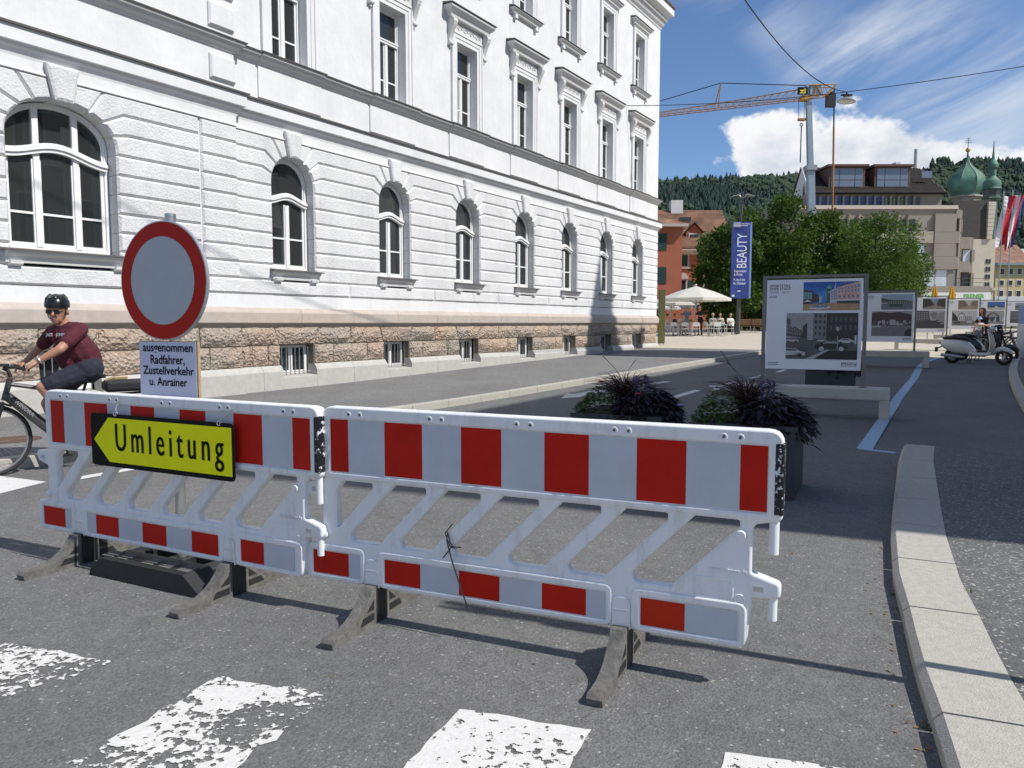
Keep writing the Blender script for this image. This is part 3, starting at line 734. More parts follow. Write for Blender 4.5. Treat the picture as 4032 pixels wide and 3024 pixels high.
def rect_window(par, c, h, z0, z1, ztr, zbar, y=.2):
    w = link('sash_window', None, par); f = MB()
    o = lambda d: outline(c, h, z0, z1, 0, d=d)
    ring(f, o(0), o(.06), y, y + .08); ring(f, o(.058), o(.09), y + .025, y + .07)
    f.box(c - .04, c + .04, y - .01, y + .07, z0 + .05, ztr); f.box(c - h + .05, c + h - .05, y - .03, y + .07, ztr, ztr + .055); f.box(c - h + .04, c + h - .04, y - .045, y + .07, ztr + .055, ztr + .09)
    for a, e in ((-h + .07, -.03), (.03, h - .07)):
        f.box(c + a + .02, c + e - .02, y + .012, y + .045, zbar - .016, zbar + .016)
        for xx in (a + .025, e - .025): f.box(c + xx - .022, c + xx + .022, y + .013, y + .055, z0 + .05, ztr)
    f.build('window_frame', 'window_white', w)
    MB().box(c - h + .05, c + h - .05, y + .034, y + .04, z0 + .05, z1 - .05).build('pane', 'pane_glass', w)
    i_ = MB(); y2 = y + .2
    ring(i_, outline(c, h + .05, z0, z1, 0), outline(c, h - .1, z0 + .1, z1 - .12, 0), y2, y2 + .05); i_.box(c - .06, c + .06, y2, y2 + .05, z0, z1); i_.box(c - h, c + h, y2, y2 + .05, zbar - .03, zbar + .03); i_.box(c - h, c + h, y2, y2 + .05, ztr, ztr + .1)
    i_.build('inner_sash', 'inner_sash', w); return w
def surround(b, c, h, z0, z1, wd=.26):
    for d0, d1, yy in ((0, .10, -.03), (.10, .20, -.045), (.20, wd, -.065)):
        b.box(c - h - d1, c - h - d0, yy, .0, z0, z1 + d1); b.box(c + h + d0, c + h + d1, yy, .0, z0, z1 + d1); b.box(c - h - d0, c + h + d0, yy, .0, z1 + d0, z1 + d1)
def hood(b, c, h0, h1, z0, z1, p):
    N = 6; prof = [(0, z0), (.25, z0 + .02), (.35, z0 + .35 * (z1 - z0)), (.62, z0 + .5 * (z1 - z0)), (.9, z0 + .72 * (z1 - z0)), (.93, z1 - .03)]
    for (k0, a), (k1, e) in zip(prof[:-1], prof[1:]):
        w0, w1 = h0 + (h1 - h0) * k0, h0 + (h1 - h0) * k1
        b.add([(c - w0, 0, a), (c + w0, 0, a), (c + w0, -p * (.35 + .65 * k0), a), (c - w0, -p * (.35 + .65 * k0), a), (c - w1, 0, e), (c + w1, 0, e), (c + w1, -p * (.35 + .65 * k1), e), (c - w1, -p * (.35 + .65 * k1), e)],
              [(0, 1, 2, 3), (3, 2, 6, 7), (2, 1, 5, 6), (0, 3, 7, 4), (4, 7, 6, 5)])
def console(b, x, z0, z1, wd=.14, p=.2):
    side_ = [(0, z0), (-.05, z0), (-.07, z0 + .06), (-.05, z0 + .14), (-.07, z0 + .3 * (z1 - z0)), (-.13, z0 + .55 * (z1 - z0)), (-p, z0 + .72 * (z1 - z0)), (-p - .02, z1 - .14), (-p, z1 - .04), (-p + .05, z1), (0, z1)]
    b.prism([(y, z) for y, z in side_], x - wd / 2, x + wd / 2, 'x')
    b.lathe([(.085, x - wd / 2 - .015), (.085, x + wd / 2 + .015)], 12, 0, Matrix.Translation((0, -p + .05, z1 - .09)), 'x')
    b.lathe([(.045, x - wd / 2 - .01), (.045, x + wd / 2 + .01)], 8, 0, Matrix.Translation((0, -.055, z0 + .06)), 'x')
    b.ball((x, -.04, z0 - .03), .03, 6, 4)
for c in CEN:
    w = rect_window(uw, c, H1, *Z1, 8.17, 7.3); ci = CEN.index(c)
    if ci in (1, 2, 4): MB().box(c - .45, c - .12 + .2 * (ci % 2), .55, .57, 6.8, 8.95).build('curtain', 'curtain', w)
    if ci in (1, 5): MB().box(c - .44, c + .44, .50, .51, 8.2, 8.95).build('blind', 'frosted', w)
    s_ = MB(); surround(s_, c, H1, *Z1); s_.build('window_surround', 'plaster_white', uw)
    h_ = link('window_hood', None, uw); b = MB(); hood(b, c, .84, 1.04, 9.47, 9.77, .30); b.build('hood_moulding', 'trim_grey', h_)
    MB().run([(0.0, 9.77), (-.315, 9.755), (-.315, 9.775), (0, 9.82)], c - 1.06, c + 1.06).build('hood_flashing', 'flashing', h_)
    b = MB(); b.box(c - .7, c + .7, -.05, 0, 9.24, 9.47)
    for i in range(9):
        T = Matrix.Translation((c - .56 + .14 * i, -.055, 9.355 + .02 * (-1) ** i)); b.torus(.048, .014, 10, 5, 0, T)
    b.build('hood_frieze', 'trim_grey', h_)
    for sg in (-1, 1):
        b = MB(); console(b, c + sg * .78, 8.78, 9.47); b.build('console', 'trim_grey', h_, smooth=True)
    w2 = rect_window(uw, c, H2, *Z2, 12.12, 11.35)
    s_ = MB(); surround(s_, c, H2, *Z2, .24); s_.build('window_surround', 'plaster_white', uw)
    h2 = link('window_hood', None, uw); b = MB(); hood(b, c, .74, .93, 13.18, 13.40, .22); b.build('hood_moulding', 'trim_grey', h2)
    MB().run([(0.0, 13.40), (-.235, 13.385), (-.235, 13.405), (0, 13.44)], c - .95, c + .95).build('hood_flashing', 'flashing', h2)
    s2 = link('window_sill', None, uw); b = MB(); hood(b, c, .72, .86, 10.62, 10.80, .18); b.build('sill_moulding', 'trim_grey', s2)
    MB().run([(0.0, 10.80), (-.195, 10.785), (-.195, 10.80), (0, 10.855)], c - .88, c + .88).build('sill_cap', 'flashing', s2)
    for sg in (-1, 1):
        b = MB(); b.box(c + sg * .6 - .07, c + sg * .6 + .07, -.10, 0, 10.52, 10.62)
        for q in (-.04, 0, .04): b.ball((c + sg * .6 + q, -.06, 10.50), .022, 6, 4)
        b.build('bracket', 'plaster_white', s2)
# main eaves
ev = link('eaves_cornice', None, wb)
cornice([(.1, 13.86), (-.03, 13.88), (-.05, 13.96), (-.12, 14.02), (-.14, 14.12), (-.16, 14.30), (-.30, 14.34), (-.32, 14.42), (-.44, 14.46), (-.44, 14.74), (.1, 14.76)], -9, UE).build('cornice_moulding', 'plaster_white', ev)
cornice([(-.1, 14.762), (-.5, 14.762), (-.5, 14.83), (.2, 14.90)], -9, UE).build('gutter', 'flashing', ev)
b = MB(); x = 8.0
while x < UE + .1: b.box(x, x + .055, -.25, -.15, 14.17, 14.30); x += .115
b.build('dentils', 'trim_grey', ev)
MB().add([(-9, -.45, 14.86), (UE + .45, -.45, 14.86), (UE + .45, 15, 14.86), (-9, 15, 14.86), (-9, 7, 19), (UE - 7, 7, 19)], [(0, 1, 5, 4), (1, 2, 5), (2, 3, 4, 5), (0, 4, 3)]).build('roof', 'flashing', wb)
b = MB(); b.box(UE - .02, UE, .51, 14.5, 0, 14.3); b.box(-9, UE - .03, 14.4, 14.5, 0, 14.3); b.build('end_wall', 'plaster_white', wb)
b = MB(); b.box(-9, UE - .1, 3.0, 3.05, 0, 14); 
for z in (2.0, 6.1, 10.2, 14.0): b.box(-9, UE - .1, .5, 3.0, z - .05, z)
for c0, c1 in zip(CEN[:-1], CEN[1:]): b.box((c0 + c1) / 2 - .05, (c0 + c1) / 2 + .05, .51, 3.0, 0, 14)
b.build('room_walls', 'room_shade', wb)
b = MB(); b.tube([(UE + .09, .14, .3), (UE + .09, .14, 1.2), (UE + .06, .10, 1.9), (UE + .06, .10, 13.9), (UE + .3, -.2, 14.6)], .055, 8); b.build('downpipe', 'zinc', wb, smooth=True)

# projecting left bay -------------------------------------------------------------------
RB = link('projecting_bay', None, wb); XL = -9.0; c = -3.15; A_, B_ = .83, .57; ZR = 4.33; QX = -.72
def rb_block(poly, name='rusticated_block', yf=RP - .045, ins=.034, bev=.037): return block(poly, yf, name, ins, bev, RB, yb=.2)
for row in rows:
    z0, z1 = {'A': (4.24, 4.58), 'B': (4.58, 4.90), 'C': (4.90, 5.21)}.get(row, row)
    rb_block([(QX, z0), (UR, z0), (UR, z1), (QX, z1)], 'quoin')
    if row == rows[0]:
        rb_block([(XL, z0), (QX - .02, z0), (QX - .02, z1), (XL, z1)]); continue
    S = side(c, row, 1, A_, B_, ZR, (20, 42, 60)); S2 = side(c, row, -1, A_, B_, ZR, (20, 42, 60))
    rb_block(S[::-1] + [(QX - .02, z0), (QX - .02, z1)]); rb_block(plain(XL, row)[::-1] + S2)
for sg in (1, -1):
    for t0, t1 in ((60, 80),):
        p = arc(c, A_, B_, ZR, t0, t1, 3, sg); rb_block(p + [(c + sg * (A_ * cos(radians(t1)) + .06), 5.21), (c + sg * (A_ * cos(radians(t0)) + .25), 5.21)], 'voussoir')
rb_block(arc(c, A_ - .012, B_ - .012, ZR, 80, 100, 3) + [(c - .26, 5.42), (c + .26, 5.42)], 'keystone', RP - .12, .04, .02)
b = MB(); b.box(XL, c - A_ - .02, RP + .001, .2, 1.75, 4.3); b.box(c + A_ + .02, UR - .012, RP + .001, .2, 1.75, 4.3)
for sg, xe in ((1, UR - .012), (-1, XL)):
    b.prism([(c + sg * (A_ + .02), 4.3)] + arc(c, A_ + .02, B_ + .02, ZR, 0, 90, 8, sg) + [(c, 5.42), (xe, 5.42), (xe, 4.3)], RP + .001, .2)
b.box(XL, UR - .005, RP - .014, .2, 1.75, 2.054); b.build('backing_wall', 'plaster_white', RB)
b = MB()
for a, e in ((XL, c - .235), (c + .235, UR)): b.run([(y + RP, z) for y, z in [(0.02, 5.41), (-.02, 5.41), (-.02, 5.245), (-.05, 5.235), (-.055, 5.215), (-.03, 5.21), (.02, 5.21)]], a, e)
b.build('frieze', 'plaster_white', RB)
sh = lambda pr: [(y + RP, z + .003) for y, z in pr]
def bayrun(prof, name, m):
    b = MB(); n = len(prof); v = [(XL, y, z) for y, z in prof] + [(UR - (y - RP), y, z) for y, z in prof] + [(UR - (y - RP), .05, z) for y, z in prof]
    b.add(v, [(k * n + i, k * n + i + 1, (k + 1) * n + i + 1, (k + 1) * n + i) for k in (0, 1) for i in range(n - 1)]); return b.build(name, m, RB)
bayrun(sh(LC), 'cornice', 'plaster_white'); bayrun(sh([(-.0, 5.802), (-.195, 5.802), (-.20, 5.835), (.1, 5.905)]), 'cornice_flashing', 'flashing')
bayrun(sh(SC), 'sill_cornice', 'trim_grey'); bayrun(sh([(-.0, 6.742), (-.185, 6.742), (-.19, 6.765), (.1, 6.815)]), 'sill_flashing', 'flashing')
bayrun(sh(GB), 'band_stone', 'granite_band')
b = MB(); b.box(XL, UR - .004, RP, .3, 5.42, 14.3); b.build('wall', 'plaster_white', RB)
z = 5.95
for z0, z1 in ((5.98, 6.42), (6.92, 7.34), (7.5, 7.92), (8.08, 8.5)):
    rb = MB(); rb.cushion([(QX + .25, z0), (UR, z0), (UR, z1), (QX + .25, z1)], .1, RP - .06, .03, .03); rb.build('quoin', 'plaster_white', RB)
arched_window(RB, c, A_ - .01, 2.62, ZR, B_ - .01, 3.98, 3.18, [-.30, .30], .12, .16); 
sill(RB, c, 1.0, 2.63, .20, RP)
BWR = 1.1
for x0, x1 in ((XL, c - .05 - BW), (c - .05 + BW, UR)):
    n = max(1, round((x1 - x0) / 1.05))
    for i in range(n):
        a, e = x0 + (x1 - x0) * i / n + .01, x0 + (x1 - x0) * (i + 1) / n - .01
        o = rock([(a, 1.055), (e, 1.055), (e, 1.40), (a, 1.40)], 'rock_brown'); o.parent = RB; o.location.y = RP
        if i < n: 
            o = rock([(a + .2 if i else a, .635), (e + .2 if i < n - 1 else e, .635), (e + .2 if i < n - 1 else e, 1.025), (a + .2 if i else a, 1.025)], 'rock_brown'); o.parent = RB; o.location.y = RP
    MB().run([(y + RP, z) for y, z in [(.15, .62), (-.03, .62), (-.075, .56), (-.11, .50), (-.11, -.1), (.15, -.1)]], x0, x1).build('plinth_stone', 'granite_plinth', RB)
    MB().box(x0 + .01, x1 - .012, RP, .14, .5, 1.41).build('backing_wall', 'mortar', RB)
cc = c - .05
o = rock([(cc - .46, 1.06), (cc + .46, 1.06), (cc + .46, 1.40), (cc - .46, 1.40)], 'rock_brown'); o.parent = RB; o.location.y = RP
MB().run([(.3, .42), (RP - .1, .38), (RP - .105, -.1), (.3, -.1)], cc - BW, cc + BW).build('sill_stone', 'granite_plinth', RB)
w = link('basement_window', None, RB); f = MB()
for x0, x1, z0, z1 in ((-.45, -.38, .42, 1.04), (.38, .45, .42, 1.04), (-.38, .38, .42, .49), (-.38, .38, .97, 1.04), (-.05, .05, .49, .97)): f.box(cc + x0, cc + x1, .12, .17, z0, z1)
f.build('window_frame', 'window_white', w); MB().box(cc - .38, cc + .38, .142, .148, .49, .97).build('pane', 'pane_glass', w)
br = MB()
for i in range(7): br.tube([(cc - .36 + .12 * i, -.04, .40), (cc - .36 + .12 * i, -.04, 1.0)], .009, 6)
br.build('window_bars', 'steel_galv', w)
# ================================================================ barriers, detour sign, no-vehicles sign
mat('barrier_plastic', (.78, .79, .79), .38)
t_, b_ = nodes(MATS['barrier_plastic']); g_ = nn(t_, 'ShaderNodeNewGeometry').outputs['Position']
st_ = nn(t_, 'ShaderNodeVectorMath', operation='MULTIPLY'); t_.links.new(g_, st_.inputs[0]); st_.inputs[1].default_value = (1, 1, .25)
c_ = mmix(t_, mrange(t_, mnoise(t_, st_.outputs[0], 14, 6, .7), .50, .74, 0, .6), (.78, .79, .79), (.52, .49, .43))
c_ = mmix(t_, mrange(t_, mnoise(t_, g_, 60, 4, .75), .66, .74, 0, .55), c_, (.30, .29, .27)); t_.links.new(c_, b_.inputs['Base Color'])
mat('foil_white', (.50, .535, .585), .42, .07, 5, .06, 260); mat('foil_red', (.50, .016, .007), .5, .12, 5, .06, 260, spec=.12); mat('foil_orange', (.52, .03, .008), .5, .06, 8, spec=.12)
mat('foot_plastic', (.135, .128, .115), .82, .35, 18, .3, 60); mat('foot_dark', (.02, .021, .021), .6, .2, 20)
mat('sign_yellow', (.88, .88, .01), .5, .04, 6, spec=.1); mat('sign_black', (.010, .010, .009), .6, .2, 12, spec=.1); mat('sign_white', (.40, .435, .46), .38, .04, 9)
mat('sign_red', (.44, .012, .006), .45, .05, 9, spec=.15); mat('sign_edge', (.5, .51, .52), .4, metal=.6)
mat('paper_white', (.55, .57, .72), .25, .03, 8, coat=.3); mat('wood_board', (.42, .30, .17), .7, .2, 20)
mat('tape_black', (.012, .012, .014), .3)
t_, b_ = nodes(MATS['tape_black']); g_ = nn(t_, 'ShaderNodeNewGeometry').outputs['Position']
t_.links.new(mmix(t_, mrange(t_, mnoise(t_, g_, 34, 5, .7), .58, .60), (.012, .012, .014), (.7, .72, .74)), b_.inputs['Base Color'])
T2 = .0275
def rect_s(x0, x1, z0, z1, r=.012, seg=3): return rounded([(x0, z0), (x1, z0), (x1, z1), (x0, z1)], r, seg)
def curve_part(name, splines, ext, bev, m, parent, y=0.0, res=2):
    me = bez2mesh(splines, ext, bev, res); me.transform(Matrix.Translation((0, y, 0)) @ RX90); me.materials.clear(); me.materials.append(MATS[m])
    me.polygons.foreach_set('use_smooth', [True] * len(me.polygons))
    try: me.set_sharp_from_angle(angle=radians(35))
    except Exception: pass
    return link(name, me, parent)
_body = {}
def barrier(loc, az, label, up, low, hi=None):
    e = empty('construction_barrier', loc, pi / 2 - radians(az)); tag(e, label, 'barrier', 'plastic barriers closing the road')
    if not _body:
        out = [(-.329, .70), (-.329, 1.067), (1.871, 1.067), (1.871, .725), (1.78, .705), (1.76, .68), (1.76, .485), (1.872, .452), (1.872, .408), (1.765, .402), (1.747, .188), (-.447, .188), (-.447, .345), (-.36, .372), (-.341, .40), (-.341, .60), (-.44, .628), (-.45, .672), (-.335, .685)]
        rad = [.0, .05, .05, .012, .02, .02, .02, .012, .012, .02, .05, .05, .02, .01, .02, .02, .012, .012, .0]
        sp = [rounded(out, rad)]
        g_ = .0085                                                         # holes grow smaller by the bevel
        h1 = [(-.228, .705), (-.045, .705), (-.045, .672), (-.254, .455), (-.271, .455), (-.271, .65)]
        sp.append(rounded(inset(h1, -g_), .025, 3)[::-1])
        for i in range(6):
            d = .2925 * i; sp.append(rounded(inset([(.078 + d, .708), (.262 + d, .708), (.262 + d, .672), (-.012 + d, .390), (-.178 + d, .390), (-.19 + d, .43)], -g_), [.02, .035, .02, .02, .03, .03], 4)[::-1])
        me = bez2mesh(sp, T2 - .012, .012, 3); me.transform(RX90); me.materials.clear(); me.materials.append(MATS['barrier_plastic'])
        me.polygons.foreach_set('use_smooth', [True] * len(me.polygons))
        try: me.set_sharp_from_angle(angle=radians(35))
        except Exception: pass
        _body['m'] = me
    link('barrier_frame', _body['m'], e)
    rim = lambda n, o, i: curve_part(n, [o, i[::-1]], T2 + .001, .0075, 'barrier_plastic', e)
    rim('raised_rim', rect_s(-.331, 1.873, .722, 1.069, .05, 5), rect_s(-.299, 1.832, .736, 1.026, .015))
    for x0, x1 in ((-.449, -.10), (-.012, 1.186), (1.284, 1.749)):
        rim('raised_rim', rect_s(x0, x1, .186, .358, .03), rect_s(x0 + .028, x1 - .014, .198, .338, .012))
    def strip(xs, z0, z1, first, name):
        for i, (a, c) in enumerate(zip(xs[:-1], xs[1:])):
            red = (i % 2 == 0) == first
            m = 'foil_red' if red else 'foil_white'
            if hi and red and name == 'l' and abs(a - hi) < .01: m = 'foil_orange'
            for y in (-T2 - .002, T2 + .002): 
                b = MB(); b.sheet([(a, y, z0), (c, y, z0), (c, y, z1), (a, y, z1)]); b.build('red_stripe' if red else 'white_stripe', m, e)
    strip(up, .748, 1.014, True, 'u')
    for xs_, first in low: strip(xs_, .207, .326, first, 'l')
    for x in (-.05, 1.2345):                                                # foot sockets
        curve_part('foot_socket', [rounded([(x - .037, .178), (x + .037, .178), (x + .037, .315), (x - .037, .315)], [.004, .004, .036, .036])], T2 + .004, .004, 'barrier_plastic', e)
        MB().box(x - .034, x + .034, -T2 - .0095, -T2 - .004, .253, .262).build('socket_slot', 'trim_grey', e)
    pins = MB(); pins.tube([(1.852, 0, .575), (1.852, 0, .73)], .0195, 12); pins.build('hinge_pin', 'barrier_plastic', e, smooth=True)
    pins = MB(); pins.tube([(1.853, 0, .303), (1.853, 0, .42)], .0185, 12); pins.build('hinge_pin', 'barrier_plastic', e, smooth=True)
    for x, z in ((1.728, .648), (-.335, .415)):
        b = MB(); b.lathe([(.017, -T2 - .022), (.02, -T2 - .015), (.02, 0)], 12, 0, Matrix.Translation((x, 0, z)), 'y'); b.build('stud', 'barrier_plastic', e, smooth=True)
    b = MB(); b.torus(.02, .004, 16, 6, 0, Matrix.Translation((1.728, -T2 - .001, .377))); b.build('stud_socket', 'barrier_plastic', e, smooth=True)
    for x, z in ((1.80, .432), (-.395, .645)):
        MB().box(x - .02, x + .02, -T2 - .004, -T2 + .002, z - .011, z + .011).build('latch', 'sign_edge', e)
    bz = curve_part('label_panel', [rect_s(1.548, 1.70, .364, .455, .012), rect_s(1.553, 1.695, .369, .45, .01)[::-1]], T2 + .001, .002, 'barrier_plastic', e)
    put_text('embossed_lettering', 'www.nissen.de', .03, Matrix.Translation((1.605, -T2 - .001, .483)), 'barrier_plastic', e, ext=.002, off=.0008, xs=.82)
    bm = MB()
    for x in (-.175, -.109, .289, .354, .74, .808, 1.196, 1.258, 1.652, 1.717): bm.lathe([(.008, -T2 - .0085), (.013, -T2 - .0105), (.017, -T2 - .008), (.018, -T2)], 12, 0, Matrix.Translation((x, 0, 1.043)), 'y')
    bm.build('screw_boss', 'barrier_plastic', e, smooth=True)
    bm = MB()
    for x in (-.175, -.109, .289, .354, .74, .808, 1.196, 1.258, 1.652, 1.717): bm.lathe([(.0045, -T2 - .0125), (.0045, -T2 - .008)], 8, 0, Matrix.Translation((x, 0, 1.043)), 'y')
    bm.build('hole_shade', 'matte_black', e)  # solid black plugs stand for the dark inside of screw holes
    b = MB(); b.rbox(1.848, 1.886, -T2 - .011, T2 + .011, .738, 1.03, .006); b.build('black_end_tape', 'tape_black', e)
    for x in (-.05, 1.2345):                                                # feet
        f = link('foot', None, e); half = [(.40, .0), (.408, .03), (.39, .046), (.345, .043), (.29, .045), (.24, .055), (.19, .075), (.145, .107), (.105, .150), (.078, .187), (.045, .19), (.045, .0)]
        for sg in (-1, 1):
            b = MB(); poly = [(sg * p, z) for p, z in half]
            b.prism(poly, x - .033, x + .033, 'x'); rb_ = [(sg * .30, .012), (sg * .30, .03), (sg * .24, .05), (sg * .06, .165), (sg * .06, .012)]
            b.build('foot_arm', 'foot_plastic', f)
            for xx in (x - .034, x + .034):
                MB().prism([(sg * .185, .028), (sg * .07, .028), (sg * .07, .062), (sg * .16, .062)], xx - .0015, xx + .0015, 'x').build('recess_shade', 'foot_dark', f)  # thin dark plates paint the shade of recesses on the foot sides
                MB().prism([(sg * .128, .082), (sg * .07, .082), (sg * .07, .128)], xx - .0015, xx + .0015, 'x').build('recess_shade', 'foot_dark', f)
        MB().box(x - .036, x + .036, -.047, .047, 0.004, .19).build('foot_core', 'foot_dark', f)
    return e
B2 = barrier((-.643, 3.743, 0), 113.9, 'right hand red and white striped plastic barrier with a black cable tie hanging from it',
    [-.290, -.183, .032, .245, .455, .663, .874, 1.082, 1.294, 1.503, 1.718, 1.823],
    [([-.414, -.193, -.116], True), ([.005, .228, .440, .653, .864, 1.074, 1.168], True), ([1.299, 1.508, 1.721], True)], 1.299)
B1 = barrier((-2.642, 4.68, 0), 116.6, 'left hand red and white striped plastic barrier carrying the yellow detour sign',
    [-.287, -.160, .042, .256, .464, .668, .877, 1.081, 1.290, 1.496, 1.705, 1.82],
    [([-.408, -.191, -.116], True), ([.016, .108, .317, .528, .733, .939, 1.147], False), ([1.277, 1.486, 1.70], True)])
tie = MB(); tie.tube([(.384, -.036, .509), (.388, -.05, .47), (.395, -.045, .43), (.42, -.05, .36), (.45, -.055, .29), (.48, -.06, .22), (.502, -.06, .166)], .0035, 5)
tie.tube([(.384, -.036, .509), (.40, -.04, .46), (.43, -.045, .435), (.41, -.045, .44), (.36, -.04, .38)], .003, 5); tie.tube([(.375, .03, .53), (.37, -.035, .50), (.40, -.04, .44), (.42, .03, .42)], .003, 5)
tie.build('cable_tie', 'matte_black', B2)

def fit_text(name, txt, x0, x1, z0, z1, y, m, parent, **kw):
    me = text_mesh(txt, 1.0, ext=0.0, **kw); xs_ = [v.co.x for v in me.vertices]; ys_ = [v.co.y for v in me.vertices]
    a, c, d, f = min(xs_), max(xs_), min(ys_), max(ys_)
    M_ = Matrix.Translation((x0, y, z0)) @ RX90 @ Matrix.Diagonal(((x1 - x0) / (c - a), (z1 - z0) / (f - d), 1, 1)) @ Matrix.Translation((-a, -d, 0))
    me.transform(M_); me.materials.clear(); me.materials.append(MATS[m] if isinstance(m, str) else m); return link(name, me, parent)
# detour sign hung on the left barrier
D = empty('detour_sign', (-2.642 + .05 * sin(radians(116.6)), 4.68 + .05 * cos(radians(116.6)), 0), pi / 2 - radians(116.6)); tag(D, 'yellow and black detour arrow sign hanging on the left barrier', 'sign')
Yd = -.062
curve_part('sign_plate', [rect_s(.10, 1.278, .648, .962, .03, 5)], .002, .001, 'sign_black', D, Yd)
b = MB(); b.sheet([(.128, Yd - .0045, .803), (.262, Yd - .0045, .675), (1.262, Yd - .0045, .675), (1.262, Yd - .0045, .94), (.262, Yd - .0045, .94)]); b.build('arrow_field', 'sign_yellow', D)
fit_text('lettering', 'Umleitung', .322, 1.205, .695, .908, Yd - .006, 'sign_black', D, bold=.022, space=1.42)
for pts in ([(.33, -.035, 1.035), (.325, -.055, 1.01), (.332, -.066, .985), (.33, -.066, .955)], [(1.245, -.035, 1.035), (1.21, -.055, 1.0), (1.185, -.066, .975), (1.175, -.066, .95)]):
    b = MB(); b.tube(pts, .0035, 5); p = pts[-1]; b.torus(.012, .0025, 12, 5, 0, Matrix.Translation((p[0], p[1], p[2] + .01)) @ Matrix.Rotation(.6, 4, 'Z')); b.build('hanging_wire', 'steel_galv', D)
# no vehicles sign
px_, py_ = -1.985, 4.491
N = empty('no_vehicles_sign', (px_, py_, 0), radians(-24.5)); tag(N, 'round red and white no vehicles sign on a grey post behind the left barrier', 'sign')
b = MB(); b.tube([(0, 0, .03), (0, 0, 2.115)], .030, 14); b.tube([(0, 0, 2.112), (0, 0, 2.13)], [.032, .031], 14); b.build('post', 'steel_galv', N, smooth=True)
zc = 1.742; R_ = .345
Td = Matrix.Translation((-.012, -.055, zc))
b = MB(); b.lathe([(R_ - .012, -.006), (R_, -.004), (R_, .014), (R_ - .01, .018), (.001, .018)], 64, 0, Td, 'y'); b.build('disc_edge', 'sign_edge', N, smooth=True)
b = MB(); b.lathe([(R_ - .008, -.0078), (.001, -.008)], 64, 0, Td, 'y'); b.build('red_ring', 'sign_red', N)
b = MB(); b.lathe([(R_ * .735, -.0098), (.001, -.01)], 64, 0, Td, 'y'); b.build('white_field', 'sign_white', N)
b = MB(); b.box(-.06, .06, -.04, -.028, zc + .15, zc + .18); b.box(-.06, .06, -.04, -.028, zc - .2, zc - .17); b.torus(.034, .006, 14, 6, 0, Matrix.Translation((0, 0, zc + .165)) @ RX90); b.build('clamp', 'steel_galv', N)
pl = link('text_plate', None, N)
MB().box(-.235, .235, -.052, -.034, .985, 1.392).build('board', 'wood_board', pl); MB().box(-.232, .222, -.0545, -.0525, .987, 1.388).build('paper', 'paper_white', pl)
for i, (tx, a, c) in enumerate((('ausgenommen', -.20, .20), ('Radfahrer,', -.14, .135), ('Zustellverkehr', -.205, .205), ('u. Anrainer', -.155, .15))):
    z = 1.328 - .066 * i; dsc = .013 if tx in ('ausgenommen', 'Radfahrer,') else 0
    fit_text('lettering', tx, a, c, z - dsc, z + (.050 if i else .038), -.0562, 'sign_black', pl, off=.018)
bs_ = link('base_plate', None, N); rz = Matrix.Rotation(radians(-2), 4, 'Z')
for y0, y1 in ((-.28, -.09), (.05, .24)):
    b = MB(); b.prism([(-.46, .0), (-.46, .03), (-.36, .115), (.33, .115), (.44, .03), (.44, 0)], y0, y1, 'y', 0, rz); b.build('rubber_beam', 'foot_dark', bs_)
for x0, x1 in ((-.40, -.28), (-.06, .06), (.24, .35)):
    b = MB(); b.rbox(x0, x1, -.10, .06, .03, .10, .008, 0, rz); b.build('cross_beam', 'foot_dark', bs_)
for x in (-.36, -.23, -.02, .12, .27):
    for y in (-.235, .09): b = MB(); b.box(x - .045, x + .045, y, y + .09, .112, .118, 0, rz); b.build('slot_rim', 'foot_plastic', bs_)
# post off to the right whose shadow crosses the kerb
N2 = empty('sign_post', (2.62, 2.66, .12), radians(-50)); tag(N2, 'grey steel sign post with two round discs on the near right pavement', 'sign')
b = MB(); b.tube([(0, 0, 0), (0, 0, 3.62)], .03, 10); b.build('post', 'steel_galv', N2, smooth=True)
for z, r in ((3.2, .3), (2.52, .3)):
    b = MB(); b.lathe([(r, -.05), (r, -.035), (.001, -.034)], 32, 0, Matrix.Translation((0, 0, z)), 'y'); b.build('sign_disc', 'sign_edge', N2)
N2.rotation_euler = (0, 0, radians(114.2 - 90 - 42))
# ================================================================ poster boards, benches, planters
mat('post_steel', (.20, .195, .185), .45, .08, 8, metal=.55); mat('bench_concrete', (.47, .46, .39), .8, .07, 5, .1, 60)
mat('poster_white', (.84, .85, .88), .35); mat('poster_ink', (.02, .02, .03), .5); mat('poster_grey', (.22, .22, .24), .5)
pm = bpy.data.materials.new('photo_print'); pm.use_nodes = True; MATS['photo_print'] = pm
_t = pm.node_tree; _b = _t.nodes['Principled BSDF']; _b.inputs['Roughness'].default_value = .35
_a = nn(_t, 'ShaderNodeAttribute'); _a.attribute_name = 'Col'
_o = nn(_t, 'ShaderNodeTexCoord').outputs['Object']
_m = nn(_t, 'ShaderNodeVectorMath', operation='SCALE'); _t.links.new(_a.outputs['Color'], _m.inputs[0]); _t.links.new(mrange(_t, mnoise(_t, _o, 45, 5, .7), .3, .7, .72, 1.25), _m.inputs['Scale']); _t.links.new(_m.outputs[0], _b.inputs['Base Color'])
class Pic:
    """flat print: coloured shapes in unit square, each layer 0.15 mm above the last"""
    def __init__(s, x0, x1, z0, z1, y): s.r = (x0, x1, z0, z1); s.y = y; s.b = MB(); s.k = 0
    def P(s, pts, c):
        x0, x1, z0, z1 = s.r; s.k += 1; y = s.y - .00012 * s.k
        s.b.sheet([(x0 + (x1 - x0) * min(max(u, 0), 1), y, z0 + (z1 - z0) * min(max(v, 0), 1)) for u, v in pts], 0, None, c); return s
    def R(s, a, b_, c, d, col): return s.P([(a, c), (b_, c), (b_, d), (a, d)], col)
    def build(s, parent): return s.b.build('printed_photo', 'photo_print', parent)
